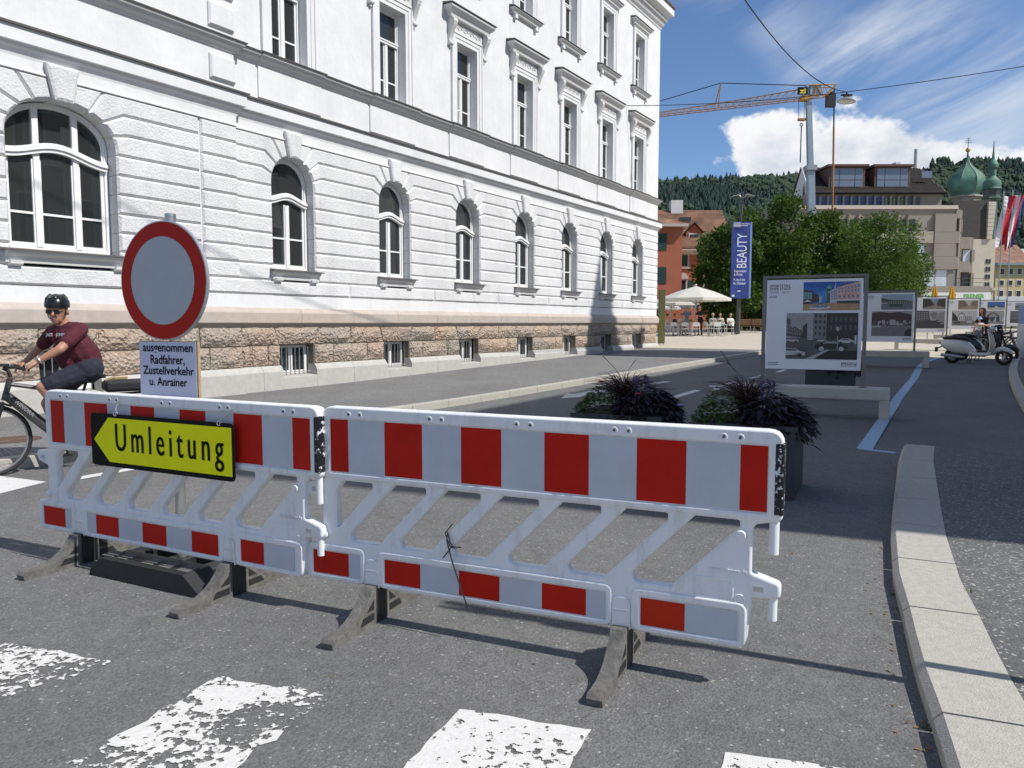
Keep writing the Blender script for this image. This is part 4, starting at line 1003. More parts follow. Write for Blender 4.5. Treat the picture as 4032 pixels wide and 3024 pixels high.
def win_grid(p, pts, nu, nv, col, fw=.5, fh=.6):
    (ax, ay), (bx, by), (cx, cy), (dx, dy) = pts
    def q(u, v): return ((ax + (bx - ax) * u) * (1 - v) + (dx + (cx - dx) * u) * v, (ay + (by - ay) * u) * (1 - v) + (dy + (cy - dy) * u) * v)
    for i in range(nu):
        for j in range(nv):
            u0, v0 = (i + .5 - fw / 2) / nu, (j + .5 - fh / 2) / nv; u1, v1 = u0 + fw / nu, v0 + fh / nv
            p.P([q(u0, v0), q(u1, v0), q(u1, v1), q(u0, v1)], col)
def g3(v): return (v, v * .99, v)
def pic_square(p):                       # town square in colour
    p.R(0, 1, 0, 1, (.03, .16, .50)); p.P([(0, 1), (1, 1), (1, .62), (0, .85)], (.02, .10, .42)); p.P([(.1, .5), (.5, .75), (.5, .3), (.1, .3)], (.06, .26, .62))
    p.P([(.0, .25), (0, .74), (.16, .70), (.2, .6), (.27, .56), (.3, .3)], (.05, .05, .06)); p.P([(0, .40), (0, .64), (.16, .62), (.16, .40)], (.20, .42, .42)); win_grid(p, [(0, .42), (.16, .42), (.16, .60), (0, .62)], 5, 2, (.04, .07, .08))
    p.P([(.46, .25), (.47, .68), (.54, .74), (.58, 1), (.58, .25)], (.42, .45, .52))
    p.P([(.42, .25), (.42, .76), (.5, .76), (.5, .25)], (.10, .10, .11)); p.P([(.415, .76), (.41, .81), (.46, .88), (.505, .81), (.5, .76)], (.10, .40, .34)); p.R(.435, .485, .6, .66, (.4, .35, .2))
    p.P([(.48, .25), (.48, .67), (.6, .78), (.6, .25)], (.52, .56, .66)); win_grid(p, [(.485, .36), (.6, .36), (.6, .74), (.485, .64)], 4, 4, (.10, .13, .18))
    p.P([(.6, .25), (.6, .80), (1, 1), (1, .25)], (.66, .40, .36)); win_grid(p, [(.61, .58), (1, .62), (1, .93), (.61, .77)], 7, 2, (.14, .28, .36)); win_grid(p, [(.61, .40), (1, .40), (1, .56), (.61, .54)], 5, 1, (.25, .22, .25)); p.P([(.72, .86), (.72, .98), (.77, 1), (.77, .89)], (.10, .15, .2)); p.P([(.86, .93), (.86, 1), (.92, 1), (.92, .96)], (.10, .15, .2))
    p.P([(.46, .30), (.6, .36), (1, .37), (1, .34), (.6, .32)], (.75, .76, .78)); p.P([(.6, .22), (.6, .32), (1, .34), (1, .2)], (.06, .05, .05))
    p.P([(0, .30), (.08, .37), (.16, .30)], (.78, .78, .8)); p.R(0, .16, .18, .28, (.05, .05, .05))
    p.P([(0, 0), (0, .2), (.3, .25), (1, .22), (1, 0)], (.46, .28, .15)); p.P([(.08, .06), (.18, .14), (.5, .13), (.48, .07), (.3, .02)], (.62, .60, .60)); p.P([(.16, .16), (.45, .17), (.42, .09), (.2, .09)], (.2, .25, .32)); p.R(.29, .33, .15, .5, (.45, .5, .58)); p.P([(.26, .25), (.36, .25), (.34, .2), (.28, .2)], (.1, .12, .2)); p.P([(.29, .5), (.27, .56), (.33, .58), (.34, .5)], (.1, .3, .5))
def pic_oldstreet(p):
    p.R(0, 1, 0, 1, g3(.34)); p.P([(0, .5), (0, .9), (.06, .86), (.06, .72), (.13, .70), (.22, .62), (.25, .46)], g3(.10)); win_grid(p, [(.0, .55), (.22, .5), (.2, .62), (.0, .8)], 6, 3, g3(.28)); p.P([(.22, .45), (.24, .72), (.3, .80), (.3, .45)], g3(.05))
    p.R(.3, .38, .45, 1, g3(.36)); p.P([(.38, .44), (.38, 1), (.58, 1), (.58, .42)], g3(.20)); win_grid(p, [(.39, .5), (.57, .48), (.57, 1), (.39, 1)], 3, 4, g3(.05)); p.P([(.57, .4), (.57, 1), (1, 1), (1, .4)], g3(.035)); win_grid(p, [(.6, .6), (1, .6), (1, .95), (.6, .95)], 6, 2, g3(.09))
    p.P([(0, 0), (0, .46), (.3, .46), (1, .40), (1, 0)], g3(.10)); p.P([(.28, 0), (.4, .0), (.62, .2), (.56, .2)], g3(.42)); p.P([(.4, 0), (.56, .16), (.66, .19), (1, .2), (1, 0)], g3(.025))
    def car(x, z, s, c, w=.1):
        p.P([(x, z), (x, z + .07 * s), (x + .05 * s, z + .085 * s), (x + .1 * s, z + .14 * s), (x + .23 * s, z + .14 * s), (x + .3 * s, z + .08 * s), (x + .36 * s, z + .065 * s), (x + .36 * s, z)], g3(c)); p.P([(x + .08 * s, z + .09 * s), (x + .11 * s, z + .13 * s), (x + .22 * s, z + .13 * s), (x + .27 * s, z + .09 * s)], g3(w))
        for q in (.07, .29): p.P([(x + (q + .03 * cos(k * pi / 4)) * s, z + .04 * sin(k * pi / 4) * s) for k in range(8)], g3(.45 if c < .1 else .03))
    car(.0, .38, .5, .45); car(.3, .42, .25, .5); car(.44, .38, .4, .5); car(.72, .36, .7, .5); car(.42, .23, 1.25, .03, .3); car(-.12, .08, 1.1, .55)
    for i in range(7): p.P([(.02, .06 + .04 * i), (.2 + .02 * i, .1 + .02 * i), (.24, .07 + .03 * i)], g3(.03))
    p.R(.722, .732, .2, .6, g3(.4)); p.P([(.727 + .022 * cos(k * pi / 4), .66 + .05 * sin(k * pi / 4)) for k in range(8)], g3(.42)); p.P([(.727 + .02 * cos(k * pi / 4), .55 + .045 * sin(k * pi / 4)) for k in range(8)], g3(.04)); p.R(.96, .985, .34, .52, g3(.6))
def pic_lake(p):
    p.R(0, 1, 0, 1, (.36, .46, .56)); p.P([(0, .5), (0, .78), (.2, .68), (.45, .62), (.7, .62), (1, .56), (1, .4), (0, .4)], (.07, .10, .07)); p.R(0, 1, .36, .46, (.10, .13, .11)); win_grid(p, [(.0, .38), (1, .38), (1, .54), (0, .54)], 14, 2, (.5, .5, .47), .4, .5); p.R(0, 1, 0, .36, (.16, .20, .22)); p.R(.25, .7, .2, .35, (.05, .08, .06)); p.R(0, .2, .38, .44, (.6, .6, .6))
def pic_harbour(p):
    p.R(0, 1, 0, 1, (.40, .36, .35)); p.P([(0, .6), (0, .92), (.2, .98), (.45, .93), (.7, .97), (1, .86), (1, .5), (0, .5)], (.085, .055, .05)); p.R(0, 1, .42, .62, (.11, .08, .08))
    for i in range(26): x = random.random() * .95; h = .03 + random.random() * .1; z = .42 + random.random() * .12; p.R(x, x + .03 + random.random() * .05, z, z + h, g3(.25 + random.random() * .3))
    p.R(.46, .6, .45, .66, (.5, .46, .44)); p.R(0, 1, 0, .42, (.22, .20, .20)); p.R(.0, .25, .36, .42, (.5, .48, .46)); p.P([(.84, 0), (.84, .18), (.92, .3), (1, .3), (1, 0)], (.05, .035, .035))
def pic_street(p, gr=1.0, pal=((.30, .36, .45), (.07, .06, .04), (.30, .27, .24))):
    p.R(0, 1, 0, 1, pal[0]); p.P([(0, .1), (0, 1), (.3, 1), (.52, .45), (.48, .3)], pal[1]); p.P([(1, .1), (1, 1), (.7, .95), (.6, .45), (.62, .3)], tuple(c * 1.4 for c in pal[1])); p.P([(0, 0), (0, .15), (.48, .38), (.62, .38), (1, .15), (1, 0)], pal[2]); win_grid(p, [(.72, .35), (1, .3), (1, .9), (.72, .85)], 4, 4, tuple(c * .6 for c in pal[1]))
    p.P([(.5, 0), (.56, .36), (.58, .36), (.62, 0)], tuple(c * 1.2 for c in pal[2]))
def pic_bwstreet(p):
    p.R(0, 1, 0, 1, g3(.42)); p.P([(0, .1), (0, 1), (.45, 1), (.5, .5), (.5, .4)], g3(.10)); win_grid(p, [(0, .45), (.44, .5), (.44, .95), (0, .95)], 5, 4, g3(.3)); p.P([(1, .3), (1, .95), (.75, .8), (.7, .5), (.7, .4)], g3(.3)); p.P([(0, 0), (0, .3), (.5, .45), (.7, .45), (1, .3), (1, 0)], g3(.07)); p.P([(.6, .5), (.5, .8), (.6, .95), (.75, .85), (.7, .55)], g3(.24))
    for i in range(5): p.R(.7 + .05 * i, .82 + .05 * i, .42 - .06 * i, .48 - .06 * i, g3(.3 if i % 2 else .08))
def pic_village(p):
    p.R(0, 1, 0, 1, g3(.5)); p.P([(0, .3), (0, .95), (.2, .6), (.3, .3)], g3(.05)); p.P([(.25, .3), (.25, .7), (.38, .85), (.5, .7), (.5, .3)], g3(.62)); p.P([(.24, .68), (.38, .9), (.52, .68), (.5, .66), (.38, .82), (.26, .66)], g3(.06)); p.R(.5, .8, .32, .62, g3(.4)); win_grid(p, [(.27, .36), (.8, .36), (.8, .64), (.27, .64)], 7, 2, g3(.08)); p.R(0, 1, 0, .34, g3(.18)); p.R(.6, .8, .2, .3, g3(.5)); p.R(.1, .35, .15, .25, g3(.05))
def pic_car(p):
    p.R(0, 1, 0, 1, g3(.35)); p.P([(.2, .2), (.22, .6), (.4, .85), (.6, .85), (.78, .6), (.8, .2)], g3(.06)); p.P([(.28, .5), (.4, .78), (.6, .78), (.72, .5)], g3(.3)); p.R(0, 1, 0, .2, g3(.2))
def pic_coast(p):
    p.R(0, 1, 0, 1, (.07, .16, .42)); p.P([(0, .3), (.2, .6), (.35, .45), (.6, .55), (1, .4), (1, .2), (0, .2)], (.06, .08, .12)); p.R(0, 1, 0, .3, (.45, .45, .42)); p.P([(.3, .1), (.5, .5), (.65, .3)], (.6, .6, .58))
def pic_field(p):
    p.R(0, 1, 0, 1, (.30, .36, .38)); p.P([(0, .3), (0, .6), (.4, .7), (1, .5), (1, .2)], (.12, .14, .08)); p.R(0, 1, 0, .3, (.25, .24, .15))
def pic_dark(p):
    p.R(0, 1, 0, 1, g3(.10)); p.R(0, 1, .55, 1, g3(.16)); win_grid(p, [(0, .3), (1, .3), (1, .5), (0, .5)], 12, 2, g3(.28))
AZP = radians(116)
def poster(px, py, Y, top, bot, label, benchlabel, name_ok=True):
    """px,py: foot of the right post on the bench"""
    r = at(px, py, Y); ux = Vector((sin(AZP), cos(AZP), 0)); W_ = 1.49; mid = r - ux * W_ / 2; g0 = gz(mid.x, mid.y)
    e = empty('poster_board', (mid.x, mid.y, g0 + .47), pi / 2 - AZP); tag(e, label, 'poster board', 'exhibition boards along the road')
    for sx in (-1, 1):
        b = MB(); b.box(sx * W_ / 2 - .028, sx * W_ / 2 + .028, -.02, .02, .004, 1.71); b.build('post', 'post_steel', e); MB().box(sx * W_ / 2 - .07, sx * W_ / 2 + .07, -.05, .05, .001, .009).build('foot_plate', 'post_steel', e)
    MB().box(-W_ / 2 - .028, W_ / 2 + .028, -.02, .02, 1.711, 1.752).build('top_rail', 'post_steel', e)
    x0, x1, z0, z1 = -.705, .705, .265, 1.685
    MB().box(x0, x1, -.032, -.012, z0, z1).build('panel', 'poster_white', e)
    y = -.033
    fit_text('lettering', 'ANSICHTEN', x0 + .04, x0 + .345, z1 - .115, z1 - .072, y, 'poster_ink', e, off=.012)
    fit_text('lettering', 'EINER STADT', x0 + .04, x0 + .365, z1 - .165, z1 - .122, y, 'poster_ink', e, off=.012)
    fit_text('lettering', 'FRÜHER – HEUTE', x0 + .04, x0 + .345, z1 - .218, z1 - .172, y, 'poster_grey', e, shear=.2)
    for k in range(2): MB().sheet([(x0 + .04, y, z1 - .262 - .022 * k), (x0 + .16, y, z1 - .262 - .022 * k), (x0 + .16, y, z1 - .253 - .022 * k), (x0 + .04, y, z1 - .253 - .022 * k)]).build('small_print', 'poster_grey', e)
    p = Pic(x0 + .55, x1 - .045, z0 + .935, z0 + 1.375, y); top(p); p.build(e)
    p = Pic(x0 + .31, x1 - .055, z0 + .165, z0 + .89, y); bot(p); p.build(e)
    fit_text('lettering', 'BREGENZ', x1 - .28, x1 - .05, z0 + .085, z0 + .125, y, 'poster_ink', e, off=.01)
    me = text_mesh('BREGENZ', 1.0, 0.0, .01); xs_ = [v.co.x for v in me.vertices]; ys_ = [v.co.y for v in me.vertices]
    me.transform(Matrix.Translation((x1 - .28, y, z0 + .08)) @ RX90 @ Matrix.Diagonal((.23 / (max(xs_) - min(xs_)), -.03 / (max(ys_) - min(ys_)), 1, 1)) @ Matrix.Translation((-min(xs_), 0, 0))); me.materials.clear(); me.materials.append(MATS['poster_grey']); link('mirrored_lettering', me, e)
    for k in range(2): MB().sheet([(x0 + .04, y, z0 + .06 + .03 * k), (x0 + .2, y, z0 + .06 + .03 * k), (x0 + .2, y, z0 + .074 + .03 * k), (x0 + .04, y, z0 + .074 + .03 * k)]).build('small_print', 'poster_grey', e)
    c = empty('concrete_bench', (mid.x, mid.y, g0), pi / 2 - AZP); tag(c, benchlabel, 'bench', 'concrete benches under the boards')
    b = MB(); b.rbox(-1.13, 1.13, -.275, .275, .30, .47, .012); b.build('seat_slab', 'bench_concrete', c)
    for sx in (-1, 1): b = MB(); b.rbox(sx * 1.13 - (.15 if sx > 0 else 0), sx * 1.13 + (0 if sx > 0 else .15), -.274, .274, .0, .302, .01); b.build('leg', 'bench_concrete', c)
    return e
poster(3397, 1521, 11.75, pic_square, pic_oldstreet, 'nearest exhibition board, town square in colour above parked cars in black and white', 'nearest concrete bench carrying the town square board')
poster(3599, 1386, 22.0, pic_lake, pic_harbour, 'second exhibition board, lakeshore view above a brown harbour view', 'concrete bench under the harbour view board')
poster(3726, 1340, 31.0, pic_street, pic_bwstreet, 'third exhibition board, tree lined avenue above a black and white street', 'concrete bench under the avenue board, behind the scooter')
poster(3853, 1318, 36.5, lambda p: pic_street(p, 1, ((.5, .5, .48), (.22, .16, .12), (.36, .28, .2))), pic_village, 'fourth exhibition board, bright one with a white gabled house', 'concrete bench under the gabled house board, mostly hidden')
poster(3958, 1310, 42.0, pic_coast, pic_car, 'fifth exhibition board, behind the long haired woman', 'concrete bench behind the woman and the scooter')
poster(4062, 1303, 46.0, pic_field, pic_dark, 'sixth exhibition board at the right edge, with dark lower picture', 'concrete bench at the right edge behind the bicycles')

# planters ------------------------------------------------------------------------------
mat('planter_grey', (.045, .05, .058), .45, .1, 6); mat('soil', (.03, .022, .016), .95)
mat('leaf_dark', (.022, .016, .020), .45, .4, 9); mat('leaf_green', (.062, .115, .022), .5, .35, 12); mat('grass_red', (.06, .026, .028), .5, .4, 14)
mat('petal_white', (.75, .75, .72), .6); mat('petal_lilac', (.42, .27, .55), .6); mat('petal_violet', (.09, .06, .22), .6); mat('petal_red', (.5, .02, .04), .6)
def leaf(b, p, d, L, w, droop=.3):
    d = d.normalized(); sd_ = d.cross(Vector((0, 0, 1)));
    if sd_.length < .05: sd_ = Vector((1, 0, 0))
    sd_.normalize(); up = sd_.cross(d); m_ = p + d * L * .45 + Vector((0, 0, -droop * L * .12)); t = p + d * L + Vector((0, 0, -droop * L * .5))
    b.add([p, m_ + sd_ * w / 2 + up * w * .12, t, m_ - sd_ * w / 2 + up * w * .12, m_ - up * w * .05], [(0, 1, 4), (1, 2, 4), (2, 3, 4), (3, 0, 4)])
rnd = random.uniform
def planter(x, y, seed, label, W_=.88, Dp=.78, h=.62, az=116, plants=True, flowers=()):
    random.seed(seed); g0 = gz(x, y); e = empty('planter', (x, y, g0), pi / 2 - radians(az)); tag(e, label, 'planter', 'dark planters')
    b = MB(); b.rbox(-W_ / 2, W_ / 2, -Dp / 2, Dp / 2, .0, h, .006); b.build('box', 'planter_grey', e)
    b = MB(); b.box(-W_ / 2 - .012, W_ / 2 + .012, -Dp / 2 - .012, Dp / 2 + .012, h - .035, h + .004); b.build('rim', 'planter_grey', e)
    if not plants: return e
    MB().box(-W_ / 2 + .03, W_ / 2 - .03, -Dp / 2 + .03, Dp / 2 - .03, h + .002, h + .008).build('soil', 'soil', e)
    b = MB()
    for i in range(760):                                                  # trailing dark foliage on the right
        a = rnd(-2.2, 1.5); r = sqrt(random.random()); px = .15 + r * .37 * cos(a); py = r * .40 * sin(a); pz = h + .03 + .24 * (1 - r * r) * rnd(.35, 1) - (.22 * max(0, r - .78) / .22 * rnd(0, 1) if px > .3 or py < -.3 else 0)
        leaf(b, Vector((px, py, pz)), Vector((cos(a) + rnd(-.6, .6), sin(a) + rnd(-.6, .6), rnd(-.5, .5))), rnd(.08, .16), rnd(.03, .06), .7)
    b.build('dark_foliage', 'leaf_dark', e)
    b = MB()
    for i in range(620):
        a = rnd(0, 6.28); r = sqrt(random.random()); px = -.22 + r * .25 * cos(a); py = -.04 + r * .42 * sin(a); pz = h + .02 + .26 * (1 - r * r) * rnd(.4, 1) + .08 * (px + .27)
        leaf(b, Vector((px, py, pz)), Vector((cos(a) + rnd(-.8, .8), sin(a) + rnd(-.8, .8), rnd(-.2, .6))), rnd(.045, .08), rnd(.03, .055), .4)
    b.build('green_foliage', 'leaf_green', e)
    b = MB()
    for i in range(240):
        a = rnd(0, 6.28); q = rnd(.12, .46); hh = rnd(.26, .56) * (1.15 - q); px, py = -.03 + rnd(-.07, .07), rnd(-.07, .07); P = []
        for k in range(6): u = k / 5; P.append((px + cos(a) * q * u ** 1.6, py + sin(a) * q * u ** 1.6, h + .1 + hh * (u - .45 * u ** 3)))
        b.tube(P, [.0035, .0035, .003, .003, .002, .001], 3, cap=False)
    for k in range(2):
        a = rnd(0, 6.28); q = rnd(.1, .35); b.tube([(-.03, 0, h + .2), (-.03 + cos(a) * q * .4, sin(a) * q * .4, h + .42), (-.03 + cos(a) * q, sin(a) * q, h + rnd(.5, .66))], [.0025, .002, .004], 4)
    b.build('fountain_grass', 'grass_red', e)
    for px, py in ((.12, -.1), (.2, .0), (.16, .08)):
        b = MB(); [b.ball((px + rnd(-.012, .012), py + rnd(-.012, .012), h + .20 + .012 * k), .011, 5, 3) for k in range(14)]; b.build('flower_spike', 'petal_violet', e)
    for (px, py, pz, m) in flowers:
        b = MB()
        for k in range(6): a = k * 1.05; leaf(b, Vector((px, py, pz)), Vector((cos(a), sin(a) - .5, .35)), .045, .04, .2)
        b.build('flower', m, e)
    return e
planter(1.99 + .16, 6.54 + .33, 3, 'dark planter with one white and one lilac flower, right of the pair', flowers=((-.27, -.3, .93, 'petal_white'), (-.25, -.25, .90, 'petal_white'), (-.58, -.2, .74, 'petal_lilac')))
planter(.97 + .18, 7.2 + .36, 5, 'dark planter with purple grass behind the middle of the right barrier', flowers=((-.2, -.2, .92, 'petal_red'), (.2, -.3, .82, 'petal_red')))
planter(6.25, 14.9, 9, 'dark planter box seen under the nearest board', h=.55)
planter(18.2, 29.6, 11, 'dark planter with green shrubs beside the third board', h=.55)
# ================================================================ building across the street (right of the frame), it shades the road
mat('wall_cream', (.56, .50, .40), .85, .06, 1.2); mat('roof_dark', (.06, .05, .045), .75, .25, 3); mat('window_dark', (.03, .035, .04), .12)
SB = empty('corner_building', (9.5, 2.0, 0), pi / 2 - AZ); tag(SB, 'tall cream corner building with hipped roof and pointed turret across the street', 'building')
# local x along the street, -y away from it (to the right)
MB().prism([(0, 0), (25, 0), (25, -16), (2.7, -16)], -.2, 15.5, 'z').build('wall', 'wall_cream', SB)
MB().add([(-.15, .3, 15.5), (25.3, .3, 15.5), (25.3, -16.3, 15.5), (2.6, -16.3, 15.5), (3.4, -3, 20.2), (22, -3, 20.2), (22, -13, 20.2), (5, -13, 20.2)], [(0, 1, 5, 4), (1, 2, 6, 5), (2, 3, 7, 6), (3, 0, 4, 7), (4, 5, 6, 7), (0, 3, 2, 1)]).build('roof', 'roof_dark', SB)
tu = link('turret', None, SB); MB().box(20.2, 24.2, -4.0, .15, 15.4, 21.0).build('turret_wall', 'wall_cream', tu)
MB().add([(20.0, .35, 21), (24.4, .35, 21), (24.4, -4.2, 21), (20.0, -4.2, 21), (22.2, -2.0, 29.2)], [(0, 1, 4), (1, 2, 4), (2, 3, 4), (3, 0, 4), (0, 3, 2, 1)]).build('spire', 'roof_dark', tu)
for i in range(10):
    for k in range(4):
        x = 1.2 + 2.4 * i; z = 1.0 + 3.6 * k
        w = link('window', None, SB); MB().box(x, x + 1.2, .01, .04, z, z + 2).build('window_frame', 'window_white', w); MB().box(x + .08, x + 1.12, .042, .05, z + .08, z + 1.92).build('pane', 'window_dark', w)

# ================================================================ hill with forest
random.seed(21)
mat('forest_floor', (.02, .035, .018), .95, .3, .02); mat('conifer', (.020, .042, .032), .95, .5, .05); mat('broadleaf', (.034, .060, .028), .95, .45, .06)  # conifer green is shifted towards blue in place of distance haze
def ridge(az):                          # height of the skyline above the horizon (m at 1000 m), by azimuth tangent
    P = [(-.6, 150), (0, 175), (.15, 184), (.195, 188), (.26, 190), (.36, 194), (.46, 196), (.54, 200), (.565, 212), (.60, 213), (.64, 211), (.68, 208), (.9, 190), (1.3, 150)]
    for (a, u), (c, v) in zip(P[:-1], P[1:]):
        if az <= c: t = max(0, (az - a) / (c - a)); return u + (v - u) * t
    return P[-1][1]
h = MB(); na, nr = 50, 14; grid = []
def hillpt(i, j):
    a = -.6 + 1.9 * i / na; r = 330 + 700 * j / nr; R_ = ridge(a) - 27; t = min(1, j / (nr - 2)); z = 2 + R_ * (t ** 1.15)
    return (a * r, r, z * (1 if j < nr - 1 else .96) + 6 * sin(a * 23 + j) * t * (1 - t))
h.add([hillpt(i, j) for j in range(nr + 1) for i in range(na + 1)], [(j * (na + 1) + i, j * (na + 1) + i + 1, (j + 1) * (na + 1) + i + 1, (j + 1) * (na + 1) + i) for j in range(nr) for i in range(na)])
struct(h.build('hill', 'forest_floor', smooth=True))
def conifer_tree(b, p, H_, r, mi):
    n = 6; a0 = rnd(0, 6)
    for k, (z0, z1, rr) in enumerate(((.08, .5, 1), (.34, .75, .75), (.58, 1.0, .5))):
        v = [(p[0] + rr * r * cos(a0 + 6.283 * i / n) * rnd(.8, 1.15), p[1] + rr * r * sin(a0 + 6.283 * i / n) * rnd(.8, 1.15), p[2] + H_ * z0) for i in range(n)] + [(p[0], p[1], p[2] + H_ * z1)]
        b.add(v, [(i, (i + 1) % n, n) for i in range(n)], mi)
def broad_tree(b, p, H_, r, mi):
    n = 6
    for k in range(4):
        c = Vector((p[0] + rnd(-.5, .5) * r, p[1] + rnd(-.5, .5) * r, p[2] + H_ * rnd(.35, .8))); rr = r * rnd(.5, .8); v = []; 
        rings = ((-.7, .7), (0, 1), (.6, .75)); 
        for z, q in rings: v += [(c.x + rr * q * cos(6.283 * i / n + k) * rnd(.8, 1.2), c.y + rr * q * sin(6.283 * i / n + k) * rnd(.8, 1.2), c.z + z * rr) for i in range(n)]
        v.append((c.x, c.y, c.z + rr)); f = [(q * n + i, q * n + (i + 1) % n, q * n + n + (i + 1) % n, q * n + n + i) for q in (0, 1) for i in range(n)] + [(2 * n + i, 2 * n + (i + 1) % n, 3 * n) for i in range(n)]
        b.add(v, f, mi)
fo = MB(); cnt = 0
for _ in range(11000):
    a = rnd(.10, .74); j = nr * sqrt(random.random()) * .995
    i_ = (a + .6) / 1.9 * na; j0 = min(int(j), nr - 1); i0 = int(i_); p00, p11 = hillpt(i0, j0), hillpt(i0 + 1, j0 + 1); u = j - j0
    r = 330 + 700 * j / nr; z = p00[2] * (1 - u) + p11[2] * u; p = (a * r, r, z - 1)
    con = (sin(a * 31) + sin(j * 1.3 + a * 9) + rnd(-1.3, 1.3)) > (-.7 if a < .5 else .3)
    if con: conifer_tree(fo, p, rnd(9, 17), rnd(3.4, 5.4), 0)
    else: broad_tree(fo, p, rnd(9, 14), rnd(4, 6), 1)
o = fo.build('hill_forest', ['conifer', 'broadleaf']); o['kind'] = 'stuff'; o['label'] = 'dark mixed forest covering the hill'

# ================================================================ town behind the plaza
mat('wall_red', (.40, .125, .065), .85, .08, .7); mat('roof_tile', (.24, .125, .075), .85, .5, .7, .6, 6); mat('shutter_green', (.012, .045, .035), .6); mat('stone_trim', (.50, .46, .38), .8)
t_, b_ = nodes(MATS['roof_tile']); g_ = nn(t_, 'ShaderNodeNewGeometry').outputs['Position']
br_ = nn(t_, 'ShaderNodeTexBrick'); t_.links.new(g_, br_.inputs['Vector'])
RH = empty('red_house', (18.2, 80, .83), 0); tag(RH, 'terracotta red house with tiled roof and green shutters behind the parasols', 'house')
def lx(px, D): return (px - 2016) / 3000 * D - 18.2
def lz(py, D): return (1270.6 - py) / 3000 * D + 1.5 - .83
x0, x1, e_, rg = lx(2560, 80), lx(2860, 80), lz(985, 80), lz(841, 86)
MB().box(x0, x1, 0, 10, -.2, e_).build('wall', 'wall_red', RH)
rf = MB().add([(x0 - .3, -.7, e_), (x1 + .6, -.7, e_), (x1 + .6, 5.5, rg), (x0 - .3, 5.5, rg), (x0 - .3, 11, e_), (x1 + .6, 11, e_), (x0 - .3, -.7, e_ - .12), (x1 + .6, -.7, e_ - .12)], [(0, 1, 2, 3), (3, 2, 5, 4), (0, 3, 4), (1, 5, 2), (6, 7, 1, 0)]).build('roof', 'roof_tile', RH)
tl = MB(); nrow = 26                                                 # tile courses as real steps
for k in range(nrow):
    y0 = -.7 + 6.2 * k / nrow; z0 = e_ + (rg - e_) * k / nrow; y1 = -.7 + 6.2 * (k + 1.25) / nrow; z1 = e_ + (rg - e_) * (k + 1.25) / nrow; x = x0 - .3 + (.12 if k % 2 else 0)
    while x < x1 + .5: tl.add([(x, y0, z0 + .09), (x + .22, y0, z0 + .09), (x + .22, y1, z1 + .03), (x, y1, z1 + .03), (x + .11, y0 - .05, z0 + .08)], [(0, 1, 2, 3), (0, 4, 1)]); x += .24
o = tl.build('roof_tiles', 'roof_tile', RH); o['kind'] = 'stuff'
MB().run([(-.65, e_ - .05), (-.75, e_ - .15), (-.5, e_ - .5), (-.1, e_ - .6), (.02, e_ - .6), (.02, e_ - .05)], x0, x1).build('eaves', 'stone_trim', RH)
MB().box(lx(2672, 80), lx(2672, 80) + 1.3, 5, 6, rg - 1, rg + 1.1).build('chimney', 'trim_grey', RH)
def rwin(pxa, pxb, pya, pyb, closed):
    D = 80; a, c, z1, z0 = lx(pxa, D), lx(pxb, D), lz(pya, D), lz(pyb, D); w = link('window', None, RH)
    MB().box(a - .18, c + .18, -.06, .0, z0 - .15, z1 + .15).build('window_surround', 'stone_trim', w)
    MB().box(a, c, -.075, -.06, z0, z1).build('pane', 'window_dark', w)
    m = (a + c) / 2
    if closed:
        for p, q in ((a, m - .01), (m + .01, c)): MB().box(p, q, -.11, -.078, z0, z1).build('shutter', 'shutter_green', w)
    else:
        for p, q in ((a - .2 - (m - a), a - .2), (c + .2, c + .2 + (m - a))): MB().box(p, q, -.09, -.05, z0, z1).build('shutter', 'shutter_green', w)
    MB().box(a - .25, c + .25, -.18, 0, z0 - .28, z0 - .15).build('window_sill', 'stone_trim', w); return w
rwin(2657, 2700, 1003, 1050, True); w = rwin(2654, 2695, 1105, 1160, False); rwin(2770, 2812, 1003, 1050, True); rwin(2768, 2810, 1105, 1160, False)
a, c = lx(2644, 80), lx(2704, 80); z = lz(1100, 80); MB().prism([(a, z), (c, z), (c - .1, z + .25), ((a + c) / 2 + .4, z + .62), ((a + c) / 2 - .4, z + .62), (a + .1, z + .25)], -.25, -.02).build('pediment', 'stone_trim', RH)
dm = link('dormer', None, RH); a, c, z1, z0 = lx(2694, 81), lx(2754, 81), lz(921, 81), lz(962, 81); m = (a + c) / 2
MB().prism([(a, z0), (c, z0), (c, z1), (m, z1 + .9), (a, z1)], 1.0, 4.5).build('dormer_wall', 'wall_red', dm); MB().box(a + .25, c - .25, .93, .99, z0 + .2, z1 - .1).build('window_frame', 'window_white', dm); MB().box(a + .35, c - .35, .90, .925, z0 + .3, z1 - .2).build('pane', 'window_dark', dm)
MB().add([(a - .2, .7, z1 - .05), (m, .7, z1 + 1.05), (c + .2, .7, z1 - .05), (a - .2, 4.8, z1 - .05), (m, 4.8, z1 + 1.05), (c + .2, 4.8, z1 - .05)], [(0, 1, 4, 3), (1, 2, 5, 4)]).build('dormer_roof', 'roof_tile', dm)
sk = MB(); a = lx(2661, 83); sk.box(a, a + 1.1, 1.75, 2.9, lz(885, 83), lz(868, 83)); sk.build('skylight', 'window_dark', RH)
WG = empty('red_wing', (15.4, 74, .83), 0); tag(WG, 'red house wing with dark green shutters beside the white building corner', 'house')
zt = lz(900, 74); MB().box(-6, .95, 0, 8, -.2, zt).build('wall', 'wall_red', WG); MB().box(-6.2, 1.4, -.6, 8.2, zt, zt + .25).build('eaves', 'stone_trim', WG)
MB().add([(-6.2, -.6, zt + .25), (1.5, -.6, zt + .25), (1.5, 8.2, zt + .25), (-6.2, 8.2, zt + .25), (-3, 4, zt + 2)], [(0, 1, 4), (1, 2, 4), (2, 3, 4), (3, 0, 4)]).build('roof', 'roof_tile', WG)
